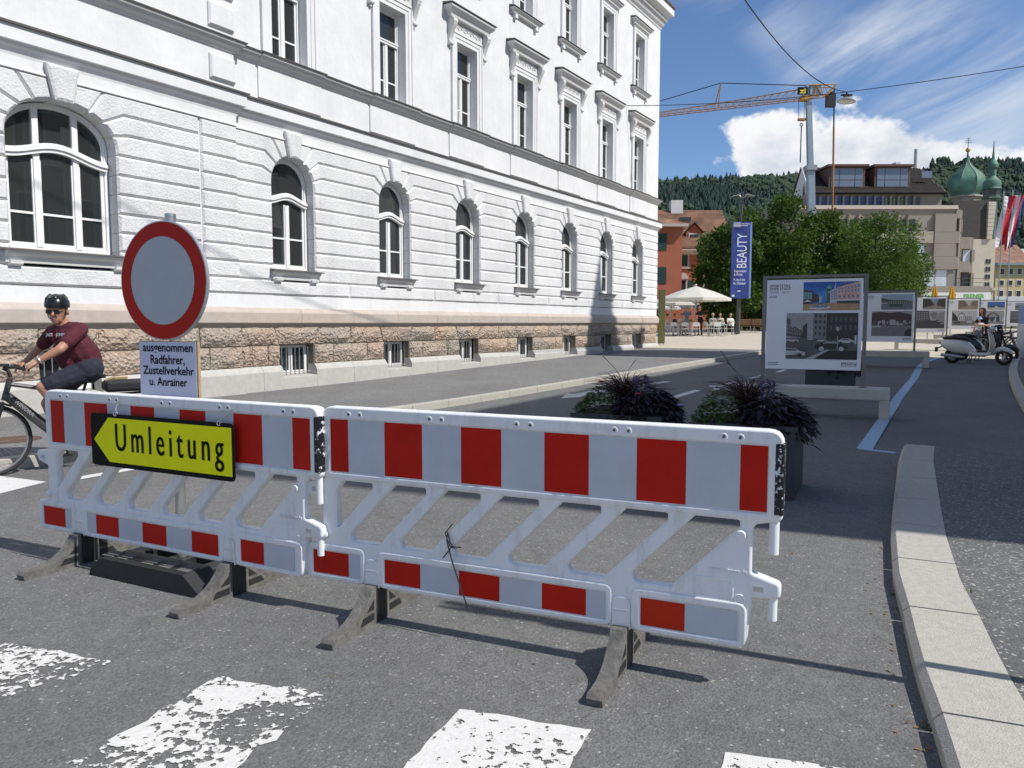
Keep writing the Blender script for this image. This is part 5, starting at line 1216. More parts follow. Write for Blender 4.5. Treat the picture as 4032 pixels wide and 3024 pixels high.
for z0 in (zt - 2.2, zt - 5.4, zt - 8.4): MB().box(-1.4, -.55, -.05, 0, z0, z0 + 1.6).build('shutter', 'shutter_green', WG)

mat('concrete_brown', (.285, .25, .21), .85, .06, .8, .1, 20); mat('concrete_light', (.38, .33, .265), .85, .05, .8); mat('tile_black', (.045, .034, .028), .7, .35, 2); mat('blind_white', (.60, .65, .72), .5); mat('window_sky', (.16, .20, .26), .08); mat('frame_brown', (.09, .05, .035), .6)
mat('blue_film', (.02, .05, .22), .3); mat('letter_green', (.10, .42, .06), .5); mat('letter_mint', (.15, .45, .25), .5); mat('sign_white_board', (.70, .70, .68), .5); mat('pink_sign', (.62, .06, .18), .5)
DB = 90.; CB = empty('concrete_block', (43, DB, .83), 0); tag(CB, 'brown concrete office and shop block with dark mansard roof and ribbon windows', 'building')
bx = lambda px, D=DB: (px - 2016) / 3000 * D - 43
bz = lambda py, D=DB: (1270.6 - py) / 3000 * D + 1.5 - .83
X0, X1 = bx(3140), bx(3738); ZP = bz(832)
MB().box(X0, X1, 0, 22, -.2, ZP).build('wall', 'concrete_brown', CB)
MB().run([(.5, ZP), (-.25, ZP), (-.05, ZP + .45), (.5, ZP + .5)], X0 - .2, X1 + .2).build('parapet', 'concrete_light', CB)
AT = bz(775, 92); MB().box(X0 + 1.2, X1 - .6, 2, 20, ZP, AT).build('attic_wall', 'concrete_brown', CB)
n = 14; a0, a1 = bx(3178, 92), bx(3602, 92)
for i in range(n):
    a = a0 + (a1 - a0) * i / n; w = (a1 - a0) / n
    MB().box(a + .12, a + w - .18, 1.9, 1.98, ZP + .55, AT - .3).build('attic_window', 'blue_film' if i < 9 else 'window_dark', CB); MB().box(a - .17, a + .08, 1.7, 1.98, ZP + .5, AT - .2).build('attic_mullion', 'concrete_brown', CB)
    if i in (9, 10, 11): fit_text('window_lettering', 'ENE'[i - 9], a + .35, a + w - .4, ZP + .8, ZP + 1.5, 1.88, 'letter_mint' if i < 11 else 'letter_green', CB, off=.03)
RG = bz(676, 97); RE = AT
xr0, xr1 = bx(3135, 97), bx(3590, 97)
MB().add([(-8.04, 1.2, RE), (X1 - .2, 1.2, RE), (xr1, 7, RG), (xr0, 7, RG), (-4.0, 21, RE - 1.6), (X1 - .2, 20, RE)], [(0, 1, 2, 3), (3, 2, 5, 4), (1, 5, 2)]).build('roof', 'tile_black', CB)
tl = MB(); nrow = 20
for k in range(nrow):
    t0, t1 = k / nrow, (k + 1.3) / nrow; ya, yb = 1.2 + 5.8 * t0, 1.2 + 5.8 * t1; za, zb = RE + (RG - RE) * t0 + .10, RE + (RG - RE) * t1 + .02; xl, xh = -8.04 + (xr0 + 8.04) * t0, X1 - .2 + (xr1 - X1 + .2) * t0; x = xl
    while x < xh - .3: tl.add([(x, ya, za), (x + .15, ya - .02, za + .05), (x + .3, ya, za), (x + .3, yb, zb), (x + .15, yb, zb + .05), (x, yb, zb)], [(0, 1, 4, 5), (1, 2, 3, 4)]); x += .33
o = tl.build('roof_tiles', 'tile_black', CB); o['kind'] = 'stuff'
GX = lambda y: -8.04 + (y - 1.2) * (xr0 + 8.04) / 5.8
MB().sheet([(GX(1.2), 1.2, ZP), (GX(1.2), 1.2, RE), (GX(7), 7, RG), (GX(21), 21, RE - 1.6), (GX(21), 21, ZP)]).build('gable_wall', 'plaster_white', CB)
b = MB(); b.tube([(GX(1.1) - .05, 1.1, RE + .1), (GX(7) - .05, 7, RG + .1)], .11, 4); b.build('verge', 'sign_white_board', CB)
b = MB(); b.tube([(GX(7) - .05, 7, RG + .1), (GX(21) - .05, 21, RE - 1.5)], .14, 4); b.build('verge', 'tile_black', CB)
b = MB(); b.sheet([(GX(4) - .03, 4.0, RE - .1), (GX(4) - .03, 4.0, RE + 1.9), (GX(5.6) - .03, 5.6, RE + 1.9), (GX(5.6) - .03, 5.6, RE - .1)]); b.build('gable_window', 'window_dark', CB)
for pa, pb in ((3248, 3368), (3424, 3542)):
    d_ = link('dormer', None, CB); a, c = bx(pa, 92.5), bx(pb, 92.5); zt, zb = bz(672, 92.5), bz(752, 92.5)
    MB().prism([(2.3, zb), (2.3, zt), (8, zt + .15), (8, zb)], a - .3, c + .3, 'x').build('dormer_box', 'frame_brown', d_)
    MB().box(a - .6, c + .6, 1.9, 8.2, zt, zt + .25).build('dormer_roof', 'frame_brown', d_)
    for u0, u1 in ((0, .24), (.26, .74), (.76, 1)):
        for v0, v1 in ((.06, .36), (.39, .92)): MB().box(a + (c - a) * u0, a + (c - a) * u1, 2.24, 2.29, zb + (zt - zb) * v0, zb + (zt - zb) * v1).build('pane', 'window_sky', d_)
MB().box(bx(3566, 95), bx(3606, 95), 3.0, 3.2, bz(724, 95), bz(699, 95)).build('skylight', 'window_sky', CB)
MB().box(bx(3490, 97), bx(3510, 97), 6.5, 7.5, RG - .3, bz(655, 97)).build('chimney', 'sign_white_board', CB); b = MB(); b.tube([(bx(3573, 97), 7, RG - .5), (bx(3573, 97), 7, bz(604, 97))], .2, 8); b.build('flue', 'steel_galv', CB)
def cwin(pa, pb, ya, yb, m='window_dark', D=DB, y=-.03, fins=True):
    a, c, z1, z0 = bx(pa, D), bx(pb, D), bz(ya, D), bz(yb, D); MB().box(a, c, y, y + .02, z0, z1).build('window', m, CB)
for k in range(11):                                                    # third floor ribbon with fins
    pa = 3170 + 38.3 * k; cwin(pa, pa + 30, 870, 916)
    b = MB(); b.prism([(-.55, bz(852)), (0, bz(852)), (0, bz(918)), (-.12, bz(918))], bx(pa - 6), bx(pa - 1), 'x'); b.build('fin', 'concrete_light', CB)
MB().box(bx(3654), bx(3736), -.35, -.0, bz(1064), bz(850)).build('stair_tower', 'concrete_brown', CB); 
MB().box(bx(3140), bx(3652), -.28, 0, bz(962), bz(918)).build('spandrel', 'concrete_light', CB)
for y_ in (918, 962, 1012): MB().box(bx(3640), bx(3736), -.37, -.352, bz(y_ + 1), bz(y_)).build('panel_joint', 'concrete_light', CB)
for k in range(9): pa = 3180 + 50 * k; cwin(pa, pa + 40, 966, 1012, 'blind_white')
MB().box(bx(3140), bx(3652), -.25, 0, bz(1064), bz(1014)).build('spandrel', 'concrete_brown', CB)
for k in range(11): pa = 3100 + 57 * k; cwin(pa, min(pa + 50, 3712), 1066, 1128, 'blind_white' if k > 5 else 'window_dark')
for i in range(12):
    MB().box(bx(3646), bx(3700), -.045, -.032, bz(1128 - i * 4.0) , bz(1128 - i * 4.0) + .06).build('blind_slat', 'sign_white_board', CB)
# stepped corner bays on the right
MB().box(bx(3734), bx(3782), .9, 20, -.2, bz(832)).build('corner_bay', 'concrete_brown', CB); MB().box(bx(3782), bx(3864), 2.6, 20, -.2, bz(931)).build('corner_bay', 'concrete_brown', CB)
def bay(pa, pb, ya, yb, y0): MB().prism([(bx(pa), y0), (bx(pb) - 1.0, y0), (bx(pb), y0 + 1.6), (bx(pb), y0 + 6), (bx(pa), y0 + 6)], bz(yb), bz(ya), 'z').build('bay_spandrel', 'concrete_brown', CB)
for ya, yb in ((834, 866), (918, 962), (1014, 1062)): bay(3737, 3786, ya, yb, -.2)
for ya, yb in ((933, 978), (1028, 1070), (1130, 1150)): bay(3786, 3866, ya, yb, 1.6)
for k, (ya, yb, m) in enumerate(((868, 916, 'window_dark'), (964, 1012, 'blind_white'), (1064, 1128, 'blind_white'))):
    MB().box(bx(3737), bx(3762), .80, .86, bz(yb), bz(ya)).build('window', m, CB)
    for q in range(4): MB().box(bx(3765 + 5 * q), bx(3768 + 5 * q), .55 + .2 * q, .85, bz(yb), bz(ya)).build('fin', 'concrete_light', CB)
    if m == 'blind_white':
        for q in range(9): MB().box(bx(3737), bx(3762), .78, .795, bz(yb - (yb - ya) * q / 9) - .03, bz(yb - (yb - ya) * q / 9) + .05).build('blind_slat', 'sign_white_board', CB)
for k, (ya, yb, m) in enumerate(((980, 1026, 'blind_white'), (1072, 1128, 'window_dark'))):
    MB().box(bx(3822), bx(3850), 2.48, 2.55, bz(yb), bz(ya)).build('window', m, CB)
    for q in range(3): MB().box(bx(3853 + 4 * q), bx(3856 + 4 * q), 2.2, 2.56, bz(yb), bz(ya)).build('fin', 'concrete_light', CB)
b = MB(); [b.tube([(bx(3720), -1.1, bz(1130) + q), (bx(3860), -1.1, bz(1130) + q)], .03, 4) for q in (.4, .9)]; b.build('balcony_rail', 'mast_rail' if 'mast_rail' in MATS else 'matte_black', CB)
MB().box(bx(3590), bx(3862), -1.2, 0, bz(1152), bz(1130)).build('canopy', 'concrete_brown', CB)
MB().box(bx(3600), bx(3862), -1.35, -.9, bz(1186), bz(1154)).build('shop_fascia', 'sign_white_board', CB)
MB().box(bx(3500), bx(3862), -.1, -.03, -.1, bz(1187)).build('shop_front', 'window_dark', CB)
fit_text('shop_lettering', 'FRENER', bx(3757), bx(3838), bz(1177), bz(1160), -1.37, 'letter_green', CB, off=.03)
b = MB(); c_ = Vector((bx(3622), -1.37, bz(1169))); r_ = .36
b.sheet([(c_.x + r_ * cos(k * pi / 12), -1.36, c_.z + r_ * sin(k * pi / 12)) for k in range(24)]); b.build('logo_disc', 'letter_green', CB)
b = MB(); b.sheet([(c_.x + r_ * .85 * cos(k * pi / 12), -1.365, c_.z + r_ * .85 * sin(k * pi / 12)) for k in range(24)]); b.build('logo_disc_inner', 'sign_white_board', CB)
b = MB(); b.prism([(c_.x, c_.z + .26), (c_.x - .12, c_.z + .06), (c_.x - .05, c_.z + .06), (c_.x - .2, c_.z - .16), (c_.x - .03, c_.z - .16), (c_.x - .03, c_.z - .25), (c_.x + .03, c_.z - .25), (c_.x + .03, c_.z - .16), (c_.x + .2, c_.z - .16), (c_.x + .05, c_.z + .06), (c_.x + .12, c_.z + .06)], -1.372, -1.366); b.build('logo_fir_tree', 'letter_green', CB)
b = MB(); c_ = Vector((bx(3717), 0, bz(1166))); b.sheet([(c_.x + .32 * cos(k * pi / 12), -1.37, c_.z + .32 * sin(k * pi / 12)) for k in range(24)]); b.build('round_sign', 'pink_sign', CB)
fit_text('shop_lettering', 'express', bx(3636), bx(3700), bz(1176), bz(1166), -1.37, 'trim_grey', CB)

# church towers
mat('copper_green', (.10, .21, .15), .65, .5, .35); mat('copper_dark', (.09, .13, .10), .6, .3, .8); mat('gold', (.6, .40, .10), .3, metal=.9); mat('tower_stone', (.33, .28, .23), .85, .15, .8)
def dome(name, label, px, D, prof, ribs, base_y, extra=None):
    x = (px - 2016) / 3000 * D; e = empty(name, (x, D, .83), 0); tag(e, label, 'church tower'); k = D / 3000; zz = lambda py: (1270.6 - py) * k + .67
    b = MB(); b.lathe([(r * k, zz(y)) for r, y in prof][::-1] if prof[0][1] < prof[-1][1] else [(r * k, zz(y)) for r, y in prof], 8 if ribs else 16); b.build('onion_dome', 'copper_green', e, smooth=25)
    return e, k, zz
e, k, zz = dome('church_tower', 'church tower with large green copper onion dome and golden ball', 3774, 130, [(46, 788), (48, 776), (55, 768), (65, 750), (67, 731), (63, 716), (52, 700), (37, 686), (21, 672), (10, 655), (5, 640), (2, 608)], True, 788)
b = MB(); b.lathe([(52 * k, -.5), (52 * k, zz(792)), (60 * k, zz(790)), (58 * k, zz(784)), (46 * k, zz(782))], 8); b.build('tower_shaft', 'tower_stone', e)
b = MB(); b.ball((0, 0, zz(607)), 8.5 * k); b.build('gold_ball', 'gold', e, smooth=True)
b = MB(); b.box(-.05, .05, -.05, .05, zz(600), zz(560)); b.box(-.5, .5, -.05, .05, zz(573), zz(573) + .1); b.box(-.32, .32, -.05, .05, zz(566), zz(566) + .1); b.box(-.5, .5, -.05, .05, zz(581), zz(581) + .1); b.build('cross', 'steel_galv', e)
for i in range(8):
    a = i * pi / 4; P = [(r * k * 1.01 * cos(a), r * k * 1.01 * sin(a), zz(y)) for r, y in [(55, 768), (65, 750), (67, 731), (63, 716), (52, 700), (37, 686), (21, 672), (10, 655)]]
    b = MB(); b.tube(P, .05, 4); b.build('dome_rib', 'copper_dark', e)
e, k, zz = dome('church_turret', 'slender turret with two small green onion bulbs and spire', 3873, 120, [(34, 757), (31, 750), (32, 735), (28, 724), (17, 714), (12, 706), (13, 700), (12, 682), (18, 674), (19, 664), (15, 654), (6, 642), (3, 610), (1, 572)], False, 790)
b = MB(); b.lathe([(22 * k, -.5), (22 * k, zz(800)), (32 * k, zz(799)), (32 * k, zz(796)), (36 * k, zz(792)), (30 * k, zz(788)), (28 * k, zz(760)), (33 * k, zz(758))], 8); b.build('lantern', 'copper_dark', e)
for i in range(8):
    a = i * pi / 4 + pi / 8; T = Matrix.Rotation(a, 4, 'Z'); b = MB(); b.box(26.5 * k, 27.2 * k, -.4, .4, zz(786), zz(764), 0, T); b.build('louvre', 'window_dark', e)
GB_ = empty('gabled_church_house', ((3845 - 2016) / 3000 * 112, 112, .83), 0); tag(GB_, 'dark roofed cream building with ornate gable below the green turrets', 'building')
k = 112 / 3000; gx = lambda px: (px - 3845) * k; gzz = lambda py: (1270.6 - py) * k + .67
MB().box(gx(3740), gx(3907), .5, 20, -.2, gzz(945)).build('wall', 'wall_cream', GB_)
MB().prism([(gx(3735), gzz(945)), (gx(3900), gzz(945)), (gx(3882), gzz(792)), (gx(3735), gzz(800))], .6, 18).build('roof', 'roof_dark', GB_)
for i in range(9):
    MB().box(gx(3868) , gx(3897 - 1.2 * (8 - i)), .2, .7, gzz(945 - 16 * i), gzz(945 - 16 * i) + .55).build('gable_stone', 'wall_cream', GB_)
for i in range(4):
    for j in range(2): MB().box(gx(3872 + 11 * j), gx(3879 + 11 * j), .42, .48, gzz(1040 + 30 * i), gzz(1022 + 30 * i)).build('window', 'window_dark', GB_)
MB().box(gx(3868), gx(3912), -1.6, .4, gzz(1146), gzz(1136)).build('balcony', 'stone_trim', GB_)
mat('wall_yellow', (.62, .50, .26), .85, .05, 1)
YB = empty('yellow_house', ((3980 - 2016) / 3000 * 150, 150, .83), 0); tag(YB, 'pale yellow town house with rows of white framed windows at the right edge', 'house')
k = 150 / 3000; gx = lambda px: (px - 3980) * k; gzz = lambda py: (1270.6 - py) * k + .67
MB().box(gx(3905), gx(4120), 0, 14, -.2, gzz(1044)).build('wall', 'wall_yellow', YB); MB().add([(gx(3900), -.8, gzz(1044)), (gx(4125), -.8, gzz(1044)), (gx(4090), 7, gzz(990)), (gx(3925), 7, gzz(990))], [(0, 1, 2, 3)]).build('roof', 'roof_tile', YB)
MB().box(gx(3900), gx(4125), -.9, .1, gzz(1048), gzz(1038)).build('eaves', 'zinc', YB); MB().box(gx(3905), gx(4120), -.15, 0, gzz(1200), gzz(1168)).build('shop_band', 'sign_white_board', YB)
for r_, (ya, yb) in enumerate(((1060, 1082), (1106, 1124), (1146, 1168))):
    for i in range(5):
        w = link('window', None, YB); a = 3921 + 34 * i; MB().box(gx(a - 2), gx(a + 18), -.08, 0, gzz(yb + 2), gzz(ya - 2)).build('window_frame', 'window_white', w); MB().box(gx(a), gx(a + 16), -.1, -.08, gzz(yb), gzz(ya)).build('pane', 'window_dark', w)
for i, (px, py, D) in enumerate(((3950, 1010, 260), (4000, 1020, 300), (3925, 1030, 230))):
    e = empty('hillside_house', ((px - 2016) / 3000 * D, D, 0), 0); tag(e, ('small white house with red roof above the yellow house', 'grey roofed hillside house at the right edge', 'red roofed house just behind the flags')[i], 'house', 'houses on the slope')
    k = D / 3000; z = (1270.6 - py) * k + 1.5; s_ = 3.6
    MB().box(-s_ * 1.3, s_ * 1.3, 0, 8, -1, z).build('wall', 'plaster_white', e); MB().add([(-s_ * 1.5, -1, z), (s_ * 1.5, -1, z), (s_ * 1.5, 4, z + 4), (-s_ * 1.5, 4, z + 4), (-s_ * 1.5, 9, z), (s_ * 1.5, 9, z)], [(0, 1, 2, 3), (3, 2, 5, 4), (0, 3, 4), (1, 5, 2)]).build('roof', 'roof_tile' if i != 1 else 'zinc', e)
    for q in (-2, 1): MB().box(q, q + 1.1, -.06, 0, z - 2.2, z - .8).build('window', 'window_dark', e)
mat('wall_orange', (.50, .29, .07), .85, .05, 1); OW = empty('orange_house', (30, 68, .83)); tag(OW, 'low orange plastered house front behind the long wooden benches', 'house'); MB().box(-9.9, -6.5, 0, 6, -.2, 3.6).build('wall', 'wall_orange', OW); MB().box(-10.1, -6.2, -.6, 6.5, 3.6, 3.9).build('roof', 'roof_dark', OW); MB().box(-7.8, -6.8, -.04, 0, 1, 2.6).build('window', 'window_dark', OW)
# flags
mat('flag_red', (.45, .02, .035), .7); mat('flag_white', (.72, .72, .72), .7); mat('flag_blue', (.03, .05, .22), .7)
def flag(px, ytop, D, cols, wid, hgt, label, lean):
    x = (px - 2016) / 3000 * D; k = D / 3000; zt = (1270.6 - ytop) * k + 1.5; e = empty('flag', (x, D, .83)); tag(e, label, 'flag', 'tall flags by the church')
    b = MB(); b.tube([(0, 0, 0), (0, 0, zt - .2)], .08, 8); b.build('pole', 'steel_galv', e); n = len(cols)
    for i, m in enumerate(cols):
        b = MB(); v = []; N_ = 14
        for j in range(N_ + 1):
            t = j / N_
            for q in (i / n, (i + 1) / n): v.append(((.1 + wid * q) * (1 - .35 * t) + lean * t + .12 * sin(6 * t + 5 * q), .3 * sin(7 * q + 4 * t), zt - .83 - hgt * t * (1 - .08 * q)))
        b.add(v, [(2 * j, 2 * j + 1, 2 * j + 3, 2 * j + 2) for j in range(N_)]); b.build('stripe', m, e)
flag(3920, 782, 100, ['flag_white', 'flag_red', 'flag_red'], 1.9, 6.6, 'white and red flag hanging left beside the church', -.9)
flag(3955, 778, 100, ['flag_red', 'flag_white', 'flag_white', 'flag_red', 'flag_red', 'flag_blue'], 1.7, 7.2, 'red and white striped flag with a blue edge, right of the pair', -.9)

# ================================================================ trees on the plaza
mat('bark', (.075, .06, .045), .9, .3, 8, .5, 30)
def leafmat(name, c, trans):
    m = mat(name, c, .7, .4, 1.3, spec=.2); t, b = nodes(m); tr = nn(t, 'ShaderNodeBsdfTranslucent'); tr.inputs[0].default_value = (c[0] * 1.6, c[1] * 1.7, c[2], 1)
    mx = nn(t, 'ShaderNodeMixShader'); mx.inputs[0].default_value = trans; t.links.new(b.outputs[0], mx.inputs[1]); t.links.new(tr.outputs[0], mx.inputs[2]); t.links.new(mx.outputs[0], t.nodes['Material Output'].inputs[0]); return m
leafmat('leaf_a', (.055, .100, .018), .25); leafmat('leaf_b', (.07, .12, .026), .28)
def tree(px, D, ptop, pbot, wpx, m, label, seed, nl=5200, ls=.17, feathery=False):
    nl = int(nl * 1.9)
    random.seed(seed); x = (px - 2016) / 3000 * D; g0 = gz(x, D); k = D / 3000; zt = (1270.6 - ptop) * k + 1.5 - g0; zb = (1270.6 - pbot) * k + 1.5 - g0; R_ = wpx * k / 2
    e = empty('plaza_tree', (x, D, g0)); tag(e, label, 'tree', 'trees on the plaza')
    tr = MB(); lean = rnd(-.2, .2); tr.tube([(0, 0, 0), (lean * .3, .05, zb + .4), (lean, .1, (zb + zt) / 2), (lean * 1.5, 0, zt * .9)], [.17, .14, .09, .03], 7)
    cl = []
    for i in range(16):
        a = i * 2.4 + rnd(-.3, .3); t = (i + .7) / 16; z = zb + .3 + (zt - zb - 1.0) * t; prof = (sin(pi * min(1, .18 + .82 * (1 - t) ** .8)) ** .6); q = R_ * rnd(.45, .85) * max(.25, prof)
        p = (cos(a) * q, sin(a) * q, z); tr.tube([(lean * .7, .05, max(zb * .8, z - 1.2)), (p[0] * .55, p[1] * .55, z - .35), p], [.055, .035, .012], 5); cl.append((p, R_ * rnd(.36, .52) * (.65 + .35 * prof)))
    cl.append(((lean * 1.4, 0, zt - .75), R_ * .36)); cl.append(((lean, 0, (zt + zb) / 2), R_ * .6))
    tr.build('trunk', 'bark', e, smooth=True)
    b = MB(); tot_ = sum(r ** 2 for _, r in cl)
    for c, r in cl:
        n = int(nl * r * r / tot_)
        for _ in range(n):
            d = Vector((rnd(-1, 1), rnd(-1, 1), rnd(-1, 1)))
            if d.length > 1 or d.length < .1: d.normalize()
            rr = r * (.55 + .5 * random.random()) if d.length > .5 else r
            p = Vector(c) + d.normalized() * rr * (random.random() ** .35) * Vector((1, 1, .8)).length / 1.6
            ax = (d.normalized() * .7 + Vector((rnd(-1, 1), rnd(-1, 1), rnd(-.9, .5)))).normalized(); s_ = ls * rnd(.7, 1.4)
            u = ax.cross(Vector((rnd(-1, 1), rnd(-1, 1), rnd(-1, 1)))).normalized() * s_ * (.32 if feathery else .5)
            b.add([p, p + ax * s_ * .6 + u, p + ax * s_ * 1.25, p + ax * s_ * .6 - u], [(0, 1, 2, 3)])
    b.build('crown', m, e); return e
tree(2850, 54, 895, 1320, 270, 'leaf_a', 'dark leafy tree directly behind the blue banner', 1, 6500)
tree(3050, 57, 792, 1318, 330, 'leaf_a', 'tallest dark green tree, left of the crane mast', 2, 8000)
tree(3240, 60, 850, 1300, 280, 'leaf_a', 'green tree standing in front of the crane mast', 3, 6000)
tree(3440, 54, 850, 1230, 330, 'leaf_b', 'light feathery tree in front of the concrete block', 4, 8500, .15, True)
tree(3560, 60, 960, 1240, 200, 'leaf_b', 'smaller light green tree at the right end of the row', 5, 3800, .15, True)
tree(2950, 63, 900, 1320, 260, 'leaf_a', 'dark tree filling the gap behind the blue banner pole', 6, 4500)
tree(3330, 62, 900, 1290, 260, 'leaf_a', 'dark tree behind the light feathery one', 7, 4500)
# ================================================================ crane
random.seed(5)
mat('crane_yellow', (.52, .25, .035), .5, .15, 2); mat('crane_grey', (.30, .36, .40), .45, .1, 2, metal=.4); mat('rope_dark', (.02, .02, .022), .7); mat('rope_orange', (.35, .17, .06), .6)
c0 = at(3195, 1000, 65); CR = empty('tower_crane', (c0.x, 65, gz(c0.x, 65))); tag(CR, 'yellow tower crane with grey mast above the trees', 'crane')
cp = lambda px, py, D=65.: tuple(at(px, py, D) - CR.location)
def beam(name, a, c, w0, w1, m, par):
    a, c = Vector(a), Vector(c); d = (c - a).normalized(); s_ = Vector((1, 0, 0)); t_ = d.cross(s_).normalized(); b = MB()
    v = [a + s_ * i * w0 + t_ * j * w0 for i, j in ((-1, -1), (1, -1), (1, 1), (-1, 1))] + [c + s_ * i * w1 + t_ * j * w1 for i, j in ((-1, -1), (1, -1), (1, 1), (-1, 1))]
    b.add(v, [(0, 1, 2, 3), (7, 6, 5, 4), (0, 4, 5, 1), (1, 5, 6, 2), (2, 6, 7, 3), (3, 7, 4, 0)]); return b.build(name, m, par)
base = Vector(cp(3200, 1290)); base.z = 0
beam('lower_mast', base, cp(3191, 660), .32, .27, 'crane_grey', CR); beam('upper_mast', cp(3191, 672), cp(3182, 338), .22, .19, 'crane_grey', CR)
q = cp(3191, 662); MB().box(q[0] - .42, q[0] + .42, q[1] - .42, q[1] + .42, q[2] - .2, q[2] + .2).build('mast_collar', 'zinc', CR)
jb = link('jib', None, CR)
A_t, A_b = Vector(cp(3178, 347)), Vector(cp(3150, 392, 65.3)); E_t, E_b = Vector(cp(2600, 441, 73.5)), Vector(cp(2600, 456, 73.5))
E_t = A_t + (E_t - A_t) * 1.7; E_b = A_b + (E_b - A_b) * 1.7
dj = (E_b - A_b).normalized(); nj = dj.cross(Vector((0, 0, 1))).normalized() * .33
M_t = Vector(cp(2938, 389, 68.4)); 
def topc(t):
    k = .42 / 1.7 * 1.0
    return A_t.lerp(M_t, t / k) if t < k else M_t.lerp(E_t, (t - k) / (1 - k))
for s_ in (-1, 1):
    b = MB(); b.tube([A_b + nj * s_, E_b + nj * s_], .045, 5); b.build('bottom_chord', 'crane_yellow', jb)
b = MB(); b.tube([A_t, M_t, E_t], .05, 5); b.build('top_chord', 'crane_yellow', jb)
NJ = 34
for i in range(NJ):
    t0, t1, tm = i / NJ, (i + 1) / NJ, (i + .5) / NJ
    for s_ in (-1, 1): b = MB(); b.tube([A_b.lerp(E_b, t0) + nj * s_, topc(tm), A_b.lerp(E_b, t1) + nj * s_], .02, 4); b.build('diagonal', 'crane_yellow', jb)
pk, pb_ = Vector(cp(2838, 327, 70)), Vector(cp(2822, 418, 70.2))
for s_ in (-1, 1): b = MB(); b.tube([pb_ + nj * s_, pk], .05, 5); b.build('jib_strut', 'crane_yellow', jb)
b = MB(); b.tube([cp(3178, 337), pk], .04, 5); b.tube([pk, E_t], .04, 5); b.build('tie_rope', 'rope_dark', jb)
cj = link('counter_jib', None, CR)
for pts in ([(3178, 340), (3287, 338), (3250, 378), (3200, 383), (3165, 395)], [(3200, 383), (3205, 340), (3230, 380), (3238, 338), (3252, 378), (3287, 338)]):
    for yy in (-.4, .4): b = MB(); b.tube([Vector(cp(*p)) + Vector((0, yy, 0)) for p in pts], .055, 5); b.build('counter_frame', 'crane_yellow', cj)
q0, q1 = Vector(cp(3185, 336)), Vector(cp(3235, 386)); MB().box(q0.x, q0.x + .9, -.35 + q0.y, .35 + q0.y, q1.z + .2, q0.z - .05).build('winch', 'crane_grey', cj)
q0, q1 = Vector(cp(3254, 372)), Vector(cp(3286, 421)); MB().box(q0.x, q1.x, q0.y - .25, q0.y + .25, q1.z, q0.z).build('ballast_box', 'matte_black', cj); b = MB(); b.lathe([(.3, q0.z), (.3, q0.z + .16)], 10, 0, Matrix.Translation(((q0.x + q1.x) / 2, q0.y, 0))); b.build('ballast_drum', 'matte_black', cj)
g0 = Vector(cp(3275, 1150)); b = MB(); b.tube([cp(3285, 338), cp(3283, 500)], .06, 6); b.build('guy_rope', 'rope_dark', CR); b = MB(); b.tube([cp(3283, 500), cp(3281, 650), cp(3272, 1150)], .08, 6); b.build('guy_rod', 'rope_orange', CR)
q0, q1 = Vector(cp(3128, 354, 65)), Vector(cp(3166, 383, 65)); yb = q0.y - .75
MB().box(q0.x, q1.x, yb, yb + .05, q1.z, q0.z).build('name_board', 'sign_black', jb); mat('board_yellow', (.65, .52, .05), .5); fit_text('board_lettering', 'zi', q0.x + .15, q1.x - .15, q1.z + .08, q0.z - .1, yb - .01, 'board_yellow', jb, off=.05)
MB().box(q0.x + .4, q1.x + .1, yb + .1, yb + .9, q1.z - .35, q1.z - .02).build('trolley', 'crane_yellow', jb)
for p in ((3145, 3145), (3168, 3166)): b = MB(); b.tube([cp(p[0], 398), cp(p[1], 468)], .022, 4); b.build('hoist_rope', 'rope_dark', CR)
q0 = Vector(cp(3156, 471)); MB().rbox(q0.x - .32, q0.x + .32, q0.y - .12, q0.y + .12, q0.z - .12, q0.z + .12, .05).build('hook_block', 'rope_orange', CR)
b = MB(); b.torus(.12, .04, 10, 6, 0, Matrix.Translation((q0.x, q0.y, q0.z - .42))); b.build('hook', 'rope_dark', CR); b = MB(); b.tube([q0 - Vector((0, 0, .5)), cp(3151, 640)], .05, 5); b.build('chain', 'rope_dark', CR)

# ================================================================ hanging street lamp and cables
LP = at(3334, 362, 28.8); SL = empty('hanging_street_lamp', (LP.x, LP.y, LP.z - .35)); tag(SL, 'flat grey street lamp hanging from cables over the road', 'street lamp')
b = MB(); b.lathe([(.001, .09), (.2, .12), (.33, .02), (.33, -.0), (.001, -.035)], 20, 0, Matrix.Rotation(radians(6), 4, 'Y')); b.build('lamp_housing', 'steel_galv', SL, smooth=True)
mat('lamp_glass', (.6, .6, .55), .2); b = MB(); b.lathe([(.29, -.012), (.15, -.06), (.001, -.07)], 20, 0, Matrix.Rotation(radians(6), 4, 'Y')); b.build('lamp_lens', 'lamp_glass', SL, smooth=True)
b = MB(); b.box(-.1, .1, -.05, .05, .1, .22); b.box(-.2, .2, -.03, .03, .2, .27); b.tube([(0, 0, .25), (0, 0, .36)], .03, 6); b.build('clamp', 'black_rubber', SL)
def cable(name, A, B_, sag, r, label, n=24):
    A, B_ = Vector(A), Vector(B_); P = []
    for i in range(n + 1): t = i / n; p = A.lerp(B_, t); p.z -= sag * 4 * t * (1 - t); P.append(p - A)
    e = MB(); e.tube(P, r, 5); o = e.build(name, 'rope_dark', None, loc=A); tag(o, label, 'cable', 'overhead lamp cables'); return o
cable('overhead_cable', LP, (-5, 3, 15), 3.0, .016, 'thick dark cable sagging from the top edge down to the hanging lamp')
fa = P0 + ES * 18.5 + EW * .02; cable('overhead_cable', LP, (fa.x, fa.y, 9.93), .12, .014, 'thin cable from the white facade to the hanging lamp')
